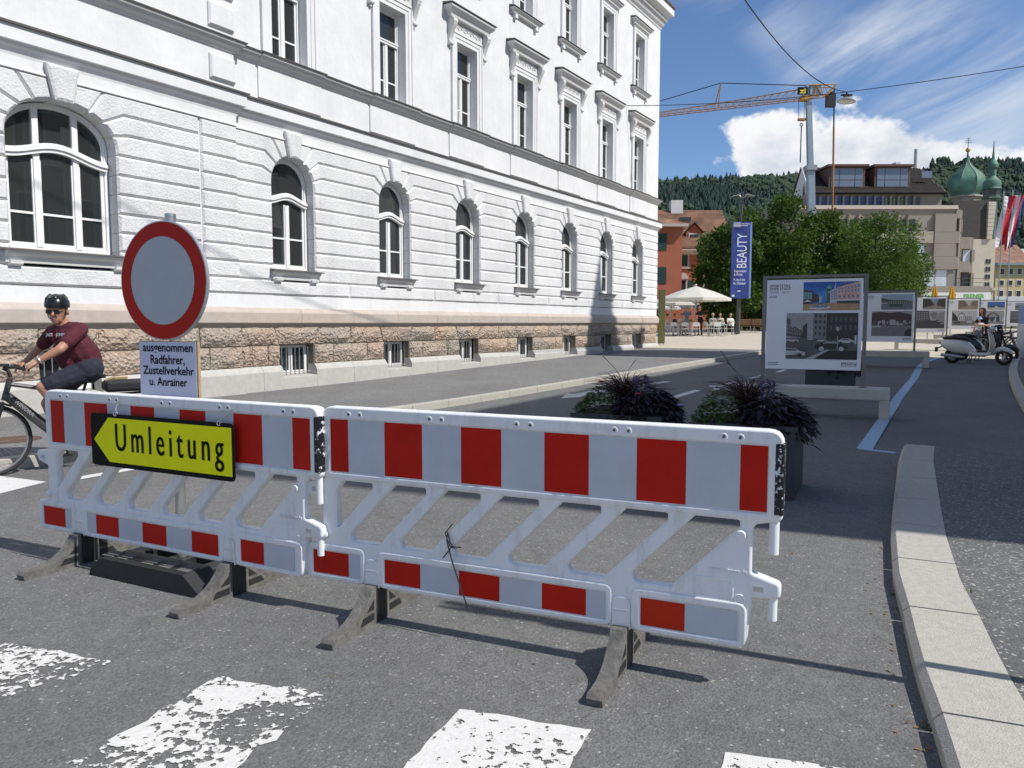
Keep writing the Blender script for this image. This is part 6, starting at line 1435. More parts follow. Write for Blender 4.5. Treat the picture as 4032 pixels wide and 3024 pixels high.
cable('overhead_cable', LP, (22.6, 22.6, 10.3), .15, .014, 'thin cable from the hanging lamp to the right edge')

# ================================================================ banner mast and café
mat('banner_blue', (.030, .055, .24), .45, .55, 1.4); mat('banner_edge', (.20, .30, .52), .45); mat('print_white', (.72, .74, .80), .5); mat('mast_grey', (.10, .10, .10), .4, metal=.4)
DBn = 49.; bp = gg(2899, 1316); bxw = (2904 - 2016) / 3000 * DBn; BN = empty('banner_mast', (bxw, DBn, gz(bxw, DBn))); tag(BN, 'grey lamp mast carrying a tall blue museum banner', 'banner')
nz = lambda py: (1270.6 - py) / 3000 * DBn + 1.5 - BN.location.z
b = MB(); b.tube([(0, 0, 0), (0, 0, 3.1), (0, 0, nz(880))], [.13, .12, .10], 12); b.tube([(0, 0, nz(880)), (.1, 0, nz(765))], .075, 8); b.build('mast', 'mast_grey', BN, smooth=True)
xa, xb_ = -.60, .50; za, zb = nz(1176), nz(883)
MB().box(xa, xb_ + .03, -.32, -.14, za, zb).build('banner_body', 'banner_blue', BN); MB().box(xb_ + .03, xb_ + .15, -.30, -.14, za + .02, zb - .02).build('banner_side', 'banner_edge', BN)
yb = -.325
me = text_mesh('BEAUTY', 1.0, 0.0, .0); xs_ = [v.co.x for v in me.vertices]; ys_ = [v.co.y for v in me.vertices]
Lb, Hb = nz(927) - nz(1058), .62
me.transform(Matrix.Translation((xb_ - .16, yb, nz(1058))) @ RX90 @ Matrix.Rotation(pi / 2, 4, 'Z') @ Matrix.Diagonal((Lb / (max(xs_) - min(xs_)), Hb / (max(ys_) - min(ys_)), 1, 1)) @ Matrix.Translation((-min(xs_), -min(ys_), 0))); me.materials.clear(); me.materials.append(MATS['print_white']); link('lettering', me, BN)
def bt(txt, x0, x1, ya, yb_, m='print_white'): fit_text('lettering', txt, x0, x1, nz(yb_), nz(ya), yb, m, BN, off=.01)
bt('vorarlberg', -.06, .48, 887, 893); bt('museum', -.06, .36, 894, 899); bt('Sagmeister', -.44, .36, 1066, 1078); bt('& Walsh', -.44, .10, 1080, 1089); bt('9. April bis', -.46, .26, 1100, 1111); bt('16. Oktober', -.46, .32, 1113, 1123)
for i in range(3):
    b = MB()
    for k in range(4):
        T = Matrix.Translation((-.48 + .11 * k, yb - .002, nz(889 + 5 * i))); b.torus(.055, .012, 8, 4, 0, T)
    b.build('logo_rings', 'print_white', BN)
MB().box(-.55, -.38, yb - .002, yb, nz(1170), nz(1162)).build('logo_box', 'print_white', BN); MB().box(-.2, .0, yb - .002, yb, nz(1150), nz(1146)).build('logo_box', 'print_white', BN)
for sx in (-1, 1):
    b = MB(); b.tube([(.1, 0, nz(790)), (.1 + sx * .25, 0, nz(778))], .03, 6); x0 = .1 + sx * .2
    b.add([(x0, -.25, nz(779)), (x0 + sx * .5, -.25, nz(785)), (x0 + sx * .5, .25, nz(785)), (x0, .25, nz(779)), (x0, -.25, nz(774)), (x0 + sx * .5, -.25, nz(783)), (x0 + sx * .5, .25, nz(783)), (x0, .25, nz(774))], [(0, 1, 2, 3), (7, 6, 5, 4), (0, 4, 5, 1), (1, 5, 6, 2), (2, 6, 7, 3), (3, 7, 4, 0)]); b.build('luminaire', 'steel_galv', BN)
mat('parasol_white', (.80, .78, .70), .7); t_, b_ = nodes(MATS['parasol_white']); tr_ = nn(t_, 'ShaderNodeBsdfTranslucent'); tr_.inputs[0].default_value = (.8, .77, .66, 1); mx_ = nn(t_, 'ShaderNodeMixShader'); mx_.inputs[0].default_value = .35; t_.links.new(b_.outputs[0], mx_.inputs[1]); t_.links.new(tr_.outputs[0], mx_.inputs[2]); t_.links.new(mx_.outputs[0], t_.nodes['Material Output'].inputs[0])
def parasol(px, D, apex, edge, wpx, label, rz=.35, m='parasol_white', n=8):
    x = (px - 2016) / 3000 * D; g0 = gz(x, D); e = empty('parasol', (x, D, g0), rz); tag(e, label, 'parasol', 'open white café parasols'); z = lambda py: (1270.6 - py) / 3000 * D + 1.5 - g0; R_ = wpx / 2 / 3000 * D * 1.06
    b = MB(); b.tube([(0, 0, 0), (0, 0, z(apex) + .05)], .045, 8); b.build('pole', 'steel_galv', e, smooth=True); b = MB()
    sq = [(R_ * cos(k * 2 * pi / n + .39), R_ * sin(k * 2 * pi / n + .39)) for k in range(n)]; v = [(0, 0, z(apex))] + [(x_ * .5, y_ * .5, z(apex) * .5 + z(edge) * .5 + .06) for x_, y_ in sq] + [(x_, y_, z(edge)) for x_, y_ in sq] + [(x_, y_, z(edge) - .16) for x_, y_ in sq]
    f = [(0, 1 + i, 1 + (i + 1) % n) for i in range(n)] + [(1 + i, 1 + n + i, 1 + n + (i + 1) % n, 1 + (i + 1) % n) for i in range(n)] + [(1 + n + i, 1 + 2 * n + i, 1 + 2 * n + (i + 1) % n, 1 + n + (i + 1) % n) for i in range(n)]
    b.add(v, f); b.build('canopy', m, e)
    for x_, y_ in sq: b = MB(); b.tube([(0, 0, z(apex) - .08), (x_, y_, z(edge) - .05)], .018, 4); b.tube([(0, 0, z(edge) - .35), (x_ * .5, y_ * .5, z(apex) * .5 + z(edge) * .5 - .03)], .015, 4); b.build('rib', 'steel_galv', e)
    b = MB(); b.ball((0, 0, z(apex) + .06), .07, 8, 5); b.build('finial', 'sign_white_board', e)
    MB().rbox(-.35, .35, -.35, .35, 0, .07, .01).build('foot_slab', 'trim_grey', e); return e
parasol(2735, 47, 1128, 1176, 262, 'largest white parasol standing in front of the red house')
parasol(2640, 54, 1163, 1195, 190, 'white parasol half hidden behind the corner, left of the largest')
parasol(2610, 60, 1190, 1212, 130, 'small low white parasol next to the building corner', .1)
parasol(2700, 62, 1185, 1208, 150, 'white parasol deep under the largest one'); parasol(2800, 60, 1190, 1206, 130, 'white parasol in the shade under the trees')
ST = empty('olive_stele', (((2603 - 2016) / 3000 * 35), 35, gz(7, 35) + .12), radians(8)); tag(ST, 'tall olive green information stele at the building corner', 'stele'); mat('olive', (.105, .10, .035), .5, .1, 2)
MB().rbox(-.15, .15, -.06, .06, .05, 2.52, .01).build('stele_body', 'olive', ST)
for x in (-.1, .1): MB().box(x - .02, x + .02, -.02, .02, 0, .05).build('foot', 'steel_galv', ST)
mat('chair_metal', (.55, .56, .55), .35, metal=.5); mat('chair_white', (.66, .66, .62), .5); mat('wood_bench', (.16, .085, .04), .6, .2, 6)
def chair():
    e = empty('cafe_chair', (0, 0, 0)); T = [(-.22, -.2), (.22, -.2), (.22, .22), (-.22, .22)]
    for i, (x, y) in enumerate(T): b = MB(); b.tube([(x * 1.12, y * 1.15, 0), (x, y, .44)] + ([(x, y, .66)] if i < 2 else []), .016, 5); b.build('leg', 'chair_metal', e)
    MB().rbox(-.22, .22, -.21, .22, .435, .46, .008).build('seat', 'chair_white', e)
    b = MB(); b.prism([(-.22, .60), (.22, .60), (.20, .80), (.10, .84), (-.10, .84), (-.20, .80)], .22, .245, 'y'); b.build('backrest', 'chair_white', e)
    for x in (-.21, .21): b = MB(); b.tube([(x, .22, .44), (x * .9, .235, .66)], .014, 5); b.build('back_post', 'chair_metal', e); b = MB(); b.tube([(x * 1.08, -.2, .66), (x * 1.08, .2, .67)], .018, 5); b.build('armrest', 'chair_metal', e)
    return e
CH = None; chl = ['white café chair at the left end, beside the olive stele', 'white café chair in front of the seated man in green', 'pale chair with a bluish backrest near the left table', 'white café chair just left of the standing waiter', 'white café chair turned sideways behind the waiter', 'white café chair right of the waiter', 'white café chair among the middle group, partly hidden', 'white café chair nearest to the camera in the right group', 'white café chair at the right table, back row', 'rightmost white café chair beside the banner mast']
for i, (px, D, rz) in enumerate(((2632, 46.5, .4), (2656, 46.2, 2.6), (2690, 45.8, 3.3), (2738, 45.2, 3.0), (2772, 47.0, 1.4), (2789, 46.3, 1.9), (2806, 46.6, 2.9), (2818, 45.0, 3.2), (2842, 46.4, 2.6), (2868, 45.4, -2.1))):
    if CH is None: e = CH = chair()
    else: e = copy_tree(CH)
    x = (px - 2016) / 3000 * D; e.location = (x, D, gz(x, D) + .122); e.rotation_euler = (0, 0, rz); tag(e, chl[i], 'chair', 'white café chairs')
for i, (px, D) in enumerate(((2668, 46.9), (2716, 46.6), (2828, 45.9))):
    x = (px - 2016) / 3000 * D; e = empty('cafe_table', (x, D, gz(x, D) + .122)); tag(e, ('round café table beside the seated man in green', 'round café table in front of the man in the blue shirt', 'round café table in the right hand chair group')[i], 'table', 'round café tables')
    b = MB(); b.lathe([(.36, .72), (.36, .745)], 18); b.build('table_top', 'chair_white', e); b = MB(); b.tube([(0, 0, .03), (0, 0, .72)], .03, 8); b.build('pedestal', 'chair_metal', e)
    for k in range(4): a = k * pi / 2 + .4; b = MB(); b.tube([(0, 0, .08), (cos(a) * .33, sin(a) * .33, .015)], .018, 5); b.build('foot', 'chair_metal', e)
    if i: pot = empty('herb_pot', (x + .05, D, gz(x, D) + .122 + .746)); tag(pot, ('', 'small herb pot on the table by the blue shirted man', 'small herb pot on the right hand café table')[i], 'plant pot', 'table plants'); b = MB(); b.lathe([(.05, 0), (.07, .1)], 8); b.build('pot', 'trim_grey', pot); b = MB(); [leaf(b, Vector((rnd(-.04, .04), rnd(-.04, .04), .1)), Vector((rnd(-1, 1), rnd(-1, 1), 1)), .16, .05) for _ in range(40)]; b.build('leaves', 'leaf_green', pot)
for i, px in enumerate((2935, 2985)):
    D = 52; x = (px - 2016) / 3000 * D; e = empty('wooden_bench', (x, D, gz(x, D) + .122)); tag(e, ('left wooden bench behind the banner mast', 'right wooden bench beside the nearest board edge')[i], 'bench', 'wooden benches under the trees')
    for k in range(3): MB().box(-.42, .42, -.18 + .13 * k, -.07 + .13 * k, .42, .45).build('seat_slat', 'wood_bench', e)
    for k in range(4): MB().box(-.42, .42, .2 + .01 * k, .225 + .01 * k, .50 + .11 * k, .59 + .11 * k).build('back_slat', 'wood_bench', e)
    for sx in (-.3, .3):
        b = MB(); b.tube([(sx - .12, -.1, 0), (sx, 0, .42), (sx + .12, .1, 0)], .02, 5); b.build('leg', 'chair_metal', e)
mat('parasol_yellow', (.68, .40, .015), .7, .08, 3)
for i, (px, ya, yb_, D) in enumerate(((3670, 1126, 1176, 52), (3737, 1127, 1198, 48))):
    x = (px - 2016) / 3000 * D; g0 = gz(x, D); e = empty('closed_parasol', (x, D, g0)); tag(e, ('smaller folded yellow parasol in front of the shop sign', 'larger folded yellow parasol next to the shop sign')[i], 'parasol', 'folded yellow parasols'); z = lambda py: (1270.6 - py) / 3000 * D + 1.5 - g0
    b = MB(); b.tube([(0, 0, 0), (0, 0, z(ya) + .1)], .04, 8); b.build('pole', 'steel_galv', e)
    n = 16; v = []; prof = [(.03, z(ya)), (.10, z(ya) - .25), (.17, z(ya) - .7), (.24, z(yb_) - .2)]
    b = MB()
    for r, zz_ in prof: v += [(r * (1 + .25 * (-1) ** k) * cos(2 * pi * k / n), r * (1 + .25 * (-1) ** k) * sin(2 * pi * k / n), zz_) for k in range(n)]
    b.add(v, [(q * n + k, q * n + (k + 1) % n, q * n + n + (k + 1) % n, q * n + n + k) for q in range(3) for k in range(n)]); b.build('folded_canopy', 'parasol_yellow', e)
mat('parasol_blue', (.03, .11, .45), .6); x = (3648 - 2016) / 3000 * 40; e = empty('blue_awning', (x, 40, gz(x, 40))); tag(e, 'flat blue canopy above the third exhibition board', 'canopy'); z = (1270.6 - 1181) / 3000 * 40 + 1.5 - gz(x, 40)
MB().add([(-.7, -.6, z - .1), (.6, -.6, z - .16), (.7, .6, z - .02), (-.6, .6, z + .02), (0, 0, z + .1)], [(0, 1, 4), (1, 2, 4), (2, 3, 4), (3, 0, 4)]).build('canopy', 'parasol_blue', e); b = MB(); b.tube([(0, 0, 0), (0, 0, z)], .03, 6); b.build('pole', 'steel_galv', e)
x = (4030 - 2016) / 3000 * 24.6; e = empty('white_cabinet', (x, 24.6, gz(x, 24.6) + .1)); tag(e, 'narrow white cabinet with blue notice at the right picture edge', 'cabinet'); MB().rbox(-.13, .45, -.2, .2, 0, 1.12, .02).build('cabinet_body', 'sign_white_board', e); MB().rbox(-.12, .44, -.17, .17, 1.121, 1.72, .01).build('notice_panel', 'banner_edge', e)
# ================================================================ people
mat('skin', (.55, .30, .20), .55, .08, 20); mat('skin_tan', (.42, .21, .13), .5, .08, 20); mat('shirt_maroon', (.085, .012, .022), .9, .2, 18, 1.0, 11); mat('shorts_navy', (.018, .020, .035), .9, .25, 18, 1.0, 13); mat('cloth_black', (.010, .010, .012), .85); mat('cloth_white', (.66, .65, .62), .85); mat('cloth_blue', (.13, .18, .25), .85); mat('cloth_green', (.012, .045, .035), .85); mat('cloth_beige', (.52, .45, .36), .85); mat('cloth_grey', (.28, .27, .25), .85); mat('hair_brown', (.035, .018, .010), .6, .3, 30); mat('hair_grey', (.25, .23, .20), .7); mat('shoe_brown', (.10, .06, .035), .6); mat('helmet_black', (.012, .013, .014), .25); mat('helmet_white', (.7, .7, .7), .3); mat('glass_dark', (.02, .02, .022), .08); mat('print_text', (.65, .62, .6), .7); mat('print_red', (.30, .03, .01), .7); mat('eye_white', (.6, .58, .55), .3); mat('lip', (.35, .13, .10), .5)
def cap(b, a, c, r0, r1, n=10):
    a, c = Vector(a), Vector(c); d = c - a; L = d.length
    if L < 1e-5: b.ball(a, r0, n, 6); return
    d.normalize(); P = []; R_ = []
    for k in range(4): t = k / 3 * pi / 2; P.append(a - d * r0 * cos(t)); R_.append(max(r0 * sin(t), r0 * .02))
    for k in range(4): t = k / 3 * pi / 2; P.append(c + d * r1 * sin(t)); R_.append(max(r1 * cos(t), r1 * .02))
    b.tube(P, R_, n)
def body(name, bones, mats, parent, voxel, smooth_it=4):
    """bones: (a, c, r0, r1, material index); fused to one continuous skin by voxel remeshing"""
    b = MB()
    for a, c, r0, r1, _ in bones: cap(b, a, c, r0, r1)
    me = bpy.data.meshes.new('tmp'); me.from_pydata(b.v, [], b.f); o = bpy.data.objects.new('tmp', me); COL.objects.link(o)
    r = o.modifiers.new('r', 'REMESH'); r.mode = 'VOXEL'; r.voxel_size = voxel; s_ = o.modifiers.new('s', 'SMOOTH'); s_.iterations = smooth_it; s_.factor = .5
    bpy.context.view_layer.update(); m2 = bpy.data.meshes.new_from_object(o.evaluated_get(bpy.context.evaluated_depsgraph_get())); bpy.data.objects.remove(o)
    for m in mats: m2.materials.append(MATS[m])
    import numpy as np
    n = len(m2.polygons); ctr = np.empty(n * 3); m2.polygons.foreach_get('center', ctr); ctr = ctr.reshape(-1, 3); best = np.full(n, 9e9); mi = np.zeros(n, int)
    for a, c, r0, r1, k in bones:
        a, c = np.array(a, float), np.array(c, float); d = c - a; L2 = max(d @ d, 1e-9); t = np.clip(((ctr - a) @ d) / L2, 0, 1); q = np.linalg.norm(ctr - a - t[:, None] * d, axis=1) - (r0 + (r1 - r0) * t)
        w = q < best; best[w] = q[w]; mi[w] = k
    m2.polygons.foreach_set('material_index', mi.tolist()); m2.polygons.foreach_set('use_smooth', [True] * n); m2.update()
    return link(name, m2, parent)
def head_bones(c, f, s=1.0, k=0, up=Vector((0, 0, 1))):
    """c head centre, f facing direction"""
    c = Vector(c); f = Vector(f).normalized(); up = (up - f * up.dot(f)).normalized(); r = f.cross(up); P = lambda a, b, d: tuple(c + (r * a + f * b + up * d) * s)
    return [(P(0, -.015, .035), P(0, .01, .03), .090 * s, .088 * s, k), (P(0, .03, -.03), P(0, .045, -.06), .066 * s, .052 * s, k), (P(0, .055, -.085), P(0, .06, -.09), .033 * s, .03 * s, k),
            (P(0, .092, .01), P(0, .115, -.022), .010 * s, .015 * s, k), (P(-.082, -.01, 0), P(-.084, -.015, -.03), .014 * s, .012 * s, k), (P(.082, -.01, 0), P(.084, -.015, -.03), .014 * s, .012 * s, k)], P
def fingers(bones, wrist, hand_dir, side_dir, curl, s=1.0, k=0):
    """palm with four fingers of unequal length, bent round what they hold, and a thumb"""
    w, h_, sd_, cu = (Vector(v) for v in (wrist, hand_dir, side_dir, curl)); h_.normalize(); sd_.normalize(); cu.normalize()
    palm = w + h_ * .085 * s; bones.append((tuple(w), tuple(palm), .027 * s, .026 * s, k))
    for q in (-1, 1): bones.append((tuple(w + h_ * .03 * s + sd_ * .018 * q * s), tuple(palm + sd_ * .026 * q * s), .018 * s, .016 * s, k))
    for i, L in enumerate((.066, .076, .072, .056)):
        p0 = palm + sd_ * (-.031 + .0215 * i) * s; p1 = p0 + (h_ * .75 + cu * .45) * L * .55 * s; p2 = p1 + (h_ * .05 + cu) * L * .6 * s
        bones.append((tuple(p0), tuple(p1), .0095 * s, .009 * s, k)); bones.append((tuple(p1), tuple(p2), .009 * s, .0075 * s, k))
    t0 = w + h_ * .03 * s - sd_ * .03 * s; t1 = t0 + (h_ * .6 - sd_ * .5 + cu * .4) * .045 * s; t2 = t1 + (h_ * .7 + cu * .6) * .03 * s
    bones.append((tuple(t0), tuple(t1), .012 * s, .011 * s, k)); bones.append((tuple(t1), tuple(t2), .011 * s, .009 * s, k))
def hair_cap(c, f, m, parent, s=1.0, long=0.0):
    c = Vector(c); f = Vector(f).normalized(); T = Matrix.Translation(c + Vector((0, 0, .045 * s)) - f * .018 * s); b = MB(); b.ball((0, 0, 0), .1 * s, 14, 9, (1, 1, .95), 0, T)
    if long:
        for k in range(9): a = -1.9 + 3.8 * k / 8; d = Matrix.Rotation(a, 3, 'Z') @ (-f); p = c + d * .085 * s; b.tube([p + Vector((0, 0, .07 * s)), p + Vector((0, 0, -.08 * s)), p + d * .01 + Vector((0, 0, -long))], [.035, .04, .012], 6)
    o = b.build('hair', m, parent, smooth=True)
    return o
# ---------------------------------------------------------------- bicycle
mat('bike_grey', (.07, .07, .065), .4, .15, 12, metal=.4); mat('tyre', (.018, .018, .018), .8); mat('rim_alu', (.45, .45, .45), .3, metal=.8); mat('bag_black', (.012, .012, .013), .7)
def bicycle(loc, rz, label, frame='bike_grey', ebike=True, group=None, steer=0.0):
    e = empty('electric_bicycle' if ebike else 'bicycle', loc, rz); tag(e, label, 'bicycle', group)
    for x, st in ((0.0, steer), (-1.10, 0)):
        w = link('wheel', None, e); T = Matrix.Translation((x, 0, .352)) @ Matrix.Rotation(st, 4, 'Z')
        b = MB(); b.torus(.333, .0215, 40, 8, 0, T); b.build('tyre', 'tyre', w, smooth=True); b = MB(); b.torus(.308, .011, 40, 6, 0, T); b.build('rim', 'rim_alu', w, smooth=True)
        b = MB(); b.lathe([(.03, -.045), (.03, .045)], 10, 0, T, 'y'); b.build('hub', 'matte_black', w)
        b = MB()
        for k in range(24): a = k * pi / 12; b.tube([T @ Vector((.03 * cos(a + .5 * (-1) ** k), .02 * (-1) ** k, .03 * sin(a + .5 * (-1) ** k))), T @ Vector((.305 * cos(a), 0, .305 * sin(a)))], .0014, 3)
        o = b.build('spokes', 'rim_alu', w)
        b = MB(); P = [T @ Vector((.372 * cos(a), 0, .372 * sin(a))) for a in [radians(q) for q in (range(-25, 130, 12) if x == 0 else range(10, 190, 12))]]; b.tube(P, .012, 5); b.build('mudguard', 'matte_black', w)
    b = MB(); hb, ht, bb, st = (-.115, 0, .74), (-.175, 0, .96), (-.62, 0, .30), (-.80, 0, .80)
    b.tube([hb, ht], .028, 10); b.tube([(-.125, 0, .80), (-.30, 0, .62), (-.57, 0, .34)], [.045, .05, .05] if ebike else .022, 10); b.tube([(-.165, 0, .90), (-.50, 0, .83), (-.77, 0, .74)], .021, 8); b.tube([bb, st], .021, 8)
    for s_ in (-1, 1): b.tube([(-.63, .03 * s_, .30), (-1.10, .06 * s_, .352)], .012, 6); b.tube([(-.76, .015 * s_, .72), (-1.10, .06 * s_, .352)], .011, 6)
    b.build('frame', frame, e, smooth=True)
    b = MB()
    for s_ in (-1, 1): b.tube([(-.10, .045 * s_, .70), (-.05, .055 * s_, .55), (0, .055 * s_, .352)], [.017, .016, .011], 7)
    b.tube([(-.10, -.05, .71), (-.10, .05, .71)], .02, 7); b.build('fork', 'matte_black', e, smooth=True)
    b = MB(); b.tube([(-.18, 0, .97), (-.16, 0, 1.03), (-.12, 0, 1.06)], .018, 8); b.tube([(-.30, -.30, 1.05), (-.22, -.18, 1.07), (-.13, 0, 1.06), (-.22, .18, 1.07), (-.30, .30, 1.05)], .0125, 8); b.box(-.17, -.09, -.04, .04, 1.075, 1.10); b.build('handlebar', 'matte_black', e, smooth=True)
    b = MB()
    for s_ in (-1, 1): b.tube([(-.225, .19 * s_, 1.068), (-.31, .315 * s_, 1.048)], .017, 8)
    b.build('grips', 'black_rubber', e)
    b = MB(); b.add([(-1.0, -.08, .965), (-1.0, .08, .965), (-.86, .07, .955), (-.74, .018, .95), (-.74, -.018, .95), (-.86, -.07, .955), (-1.0, -.08, .93), (-1.0, .08, .93), (-.86, .06, .92), (-.74, .012, .925), (-.74, -.012, .925), (-.86, -.06, .92)], [(0, 1, 2, 3, 4, 5), (11, 10, 9, 8, 7, 6)] + [(i, i + 6, (i + 1) % 6 + 6, (i + 1) % 6) for i in range(6)]); b.tube([st, (-.84, 0, .93)], .014, 8); b.build('saddle', 'matte_black', e)
    b = MB(); b.lathe([(.085, -.045), (.1, -.02), (.1, .02), (.085, .045)], 16, 0, Matrix.Translation((-.60, 0, .33)), 'y') if ebike else b.lathe([(.08, -.03), (.08, -.025)], 16, 0, Matrix.Translation((-.62, 0, .30)), 'y'); b.build('motor' if ebike else 'chainring', 'matte_black', e)
    for s_, u in ((1, 1), (-1, -1)):
        b = MB(); q = (-.62 + .02 * u, .09 * s_, .30 + .165 * u); b.tube([(-.62, .075 * s_, .30), q], .011, 6); b.box(q[0] - .045, q[0] + .045, min(q[1] - .02 * s_, q[1] + .09 * s_), max(q[1] - .02 * s_, q[1] + .09 * s_), q[2] - .012, q[2] + .012); b.build('crank', 'matte_black', e)
    b = MB(); [b.tube([(-.86, .05 * s_, .74), (-1.35, .06 * s_, .76)], .007, 5) for s_ in (-1, 1)]; [b.tube([(-1.15 - .1 * k, -.06, .755), (-1.15 - .1 * k, .06, .755)], .006, 5) for k in range(3)]; [b.tube([(-1.22, .06 * s_, .755), (-1.10, .065 * s_, .36)], .006, 5) for s_ in (-1, 1)]; b.build('luggage_rack', 'matte_black', e)
    if ebike:
        fit_t = text_mesh('WINORA', .052, 0.0, .0004); d = Vector((.455 - .0, 0, .46)).normalized()
        ang = atan2(.46, .445); T = Matrix.Translation((-.19, .052, .725)) @ Matrix.Rotation(pi, 4, 'Z') @ Matrix.Rotation(ang, 4, 'Y') @ RX90
        fit_t.transform(T); fit_t.materials.clear(); fit_t.materials.append(MATS['sign_edge']); link('frame_lettering', fit_t, e)
    return e
TH = radians(36); hd = Vector((-cos(TH), -sin(TH), 0)); hub = at(-32, 1729, 7.35)
RZB = atan2(hd.y, hd.x); BL = (hub.x, hub.y, 0)
bicycle(BL, RZB, 'grey electric bicycle ridden leftwards behind the left barrier', steer=.25)
bag = empty('rear_bag', BL, RZB); tag(bag, 'black bag with a tan strap on the bicycle rack', 'bag'); b = MB(); b.rbox(-1.42, -.98, -.13, .13, .78, .90, .03); b.build('bag_body', 'bag_black', bag); b = MB(); b.tube([(-1.0, .06, .90), (-1.08, .09, .93), (-1.2, .05, .925)], .022, 6); b.build('strap', 'wood_board', bag)
CYC = empty('person', BL, RZB); tag(CYC, 'cyclist in maroon t-shirt, navy cargo shorts and black helmet riding a bicycle', 'person')
bn = []
S, K_, H_ = 1, 0, 2                 # 0 skin, 1 shirt, 2 shorts, 3 sandal
bn += [((-.84, .075, 1.03), (-.84, -.075, 1.03), .155, .155, H_), ((-.83, 0, 1.10), (-.80, 0, 1.18), .165, .175, S), ((-.79, .06, 1.20), (-.72, .08, 1.34), .155, .135, S), ((-.79, -.06, 1.20), (-.68, -.07, 1.34), .155, .135, S), ((-.745, .10, 1.41), (-.62, -.09, 1.40), .105, .105, S), ((-.70, .02, 1.14), (-.68, 0, 1.22), .14, .14, S)]
bn += [((-.665, .01, 1.45), (-.635, .02, 1.53), .062, .058, K_)]
LS, RS, LE, RE_, LW, RW = (-.775, .18, 1.43), (-.575, -.185, 1.40), (-.575, .33, 1.24), (-.44, -.31, 1.22), (-.385, .30, 1.125), (-.34, -.29, 1.12)
for Sh, El, Wr in ((LS, LE, LW), (RS, RE_, RW)):
    m_ = Vector(Sh).lerp(Vector(El), .62); bn += [(Sh, tuple(m_), .078, .07, S), (Sh, El, .05, .045, K_), (El, Wr, .044, .030, K_)]
fingers(bn, LW, (.75, .1, -.55), (0, 1, .1), (.3, 0, -1), 1.0); fingers(bn, RW, (.75, .0, -.55), (0, -1, .1), (.3, 0, -1), 1.0)
LK, LA, RK, RA_ = (-.43, .15, .87), (-.645, .135, .545), (-.485, -.14, .68), (-.62, -.13, .235)
for Hp, Kn, An, fd in (((-.80, .10, 1.0), LK, LA, (-.50, .135, .495)), ((-.80, -.10, 1.0), RK, RA_, (-.48, -.13, .175))):
    mid = Vector(Hp).lerp(Vector(Kn), .82); bn += [(Hp, tuple(mid), .115, .092, H_), (Hp, Kn, .085, .058, K_), (Kn, tuple(Vector(Kn).lerp(Vector(An), .35)), .056, .058, K_), (tuple(Vector(Kn).lerp(Vector(An), .35)), An, .056, .036, K_), (An, fd, .036, .026, K_), (tuple(Vector(An) + Vector((-.04, 0, -.035))), tuple(Vector(fd) + Vector((.02, 0, -.022))), .016, .014, 3)]
HCn = (-.60, .03, 1.615); face = Vector((.45, .89, -.13)); hbn, HP = head_bones(HCn, face, 1.08, 0); bn += hbn
body('body', bn, ['skin_tan', 'shirt_maroon', 'shorts_navy', 'shoe_brown'], CYC, .0095, 3)
hc, hf = Vector(HCn), face.normalized(); hu = (Vector((0, 0, 1)) - hf * hf.z).normalized(); hr = hf.cross(hu); HM = Matrix(((hr.x, hf.x, hu.x, hc.x), (hr.y, hf.y, hu.y, hc.y), (hr.z, hf.z, hu.z, hc.z), (0, 0, 0, 1)))
hl = link('helmet', None, CYC); b = MB(); n = 20
prof = [(1.0, -.0), (1.04, .03), (1.0, .06), (.86, .095), (.6, .122), (.3, .136), (.05, .14)]; v = []
for r, z in prof: v += [HM @ Vector((.108 * r * cos(2 * pi * k / n), .132 * r * sin(2 * pi * k / n) - .008, z + .035 + (.012 * sin(2 * pi * k / n) if z < .02 else 0))) for k in range(n)]
b.add(v, [(q * n + k, q * n + (k + 1) % n, q * n + n + (k + 1) % n, q * n + n + k) for q in range(len(prof) - 1) for k in range(n)]); b.build('helmet_shell', 'helmet_black', hl, smooth=True)
for xx in (-.062, -.022, .022, .062):
    b = MB(); b.tube([HM @ Vector((xx * 1.1, .118 - abs(xx) * .5, .075)), HM @ Vector((xx * 1.05, .07, .145 - abs(xx) * .2)), HM @ Vector((xx, -.02, .178 - abs(xx) * .25)), HM @ Vector((xx * .9, -.11, .12))], .013, 6); b.build('helmet_ridge', 'helmet_white' if abs(xx) < .03 else 'helmet_black', hl, smooth=True)
for xx in (-.042, 0, .042):
    b = MB(); b.ball((0, 0, 0), .02, 8, 5, (.6, 2.2, .4), 0, HM @ Matrix.Translation((xx, .06, .152 - abs(xx) * .3)) @ Matrix.Rotation(-.55, 4, 'X')); b.build('helmet_vent', 'matte_black', hl)
b = MB()
for sx in (-1, 1): b.tube([HM @ Vector((.092 * sx, .03, .03)), HM @ Vector((.075 * sx, .03, -.06)), HM @ Vector((.0, .05, -.13))], .005, 5)
b.build('chin_strap', 'matte_black', hl)
gl = link('glasses', None, CYC)
for sx in (-1, 1):
    b = MB(); b.torus(.026, .0035, 14, 5, 0, HM @ Matrix.Translation((.034 * sx, .112, .005)) @ Matrix.Diagonal((1.15, 1, .8, 1))); b.tube([HM @ Vector((.062 * sx, .105, .012)), HM @ Vector((.09 * sx, -.01, .012))], .003, 5); b.build('glasses_rim', 'matte_black', gl)
    b = MB(); b.lathe([(.026, 0), (.001, .001)], 14, 0, HM @ Matrix.Translation((.034 * sx, .111, .005)) @ Matrix.Diagonal((1.15, 1, .8, 1)), 'y'); b.build('lens', 'glass_dark', gl)
b = MB(); b.tube([HM @ Vector((-.024, .112, -.062)), HM @ Vector((0, .118, -.06)), HM @ Vector((.024, .112, -.062))], .0045, 5); b.build('mouth', 'lip', CYC)
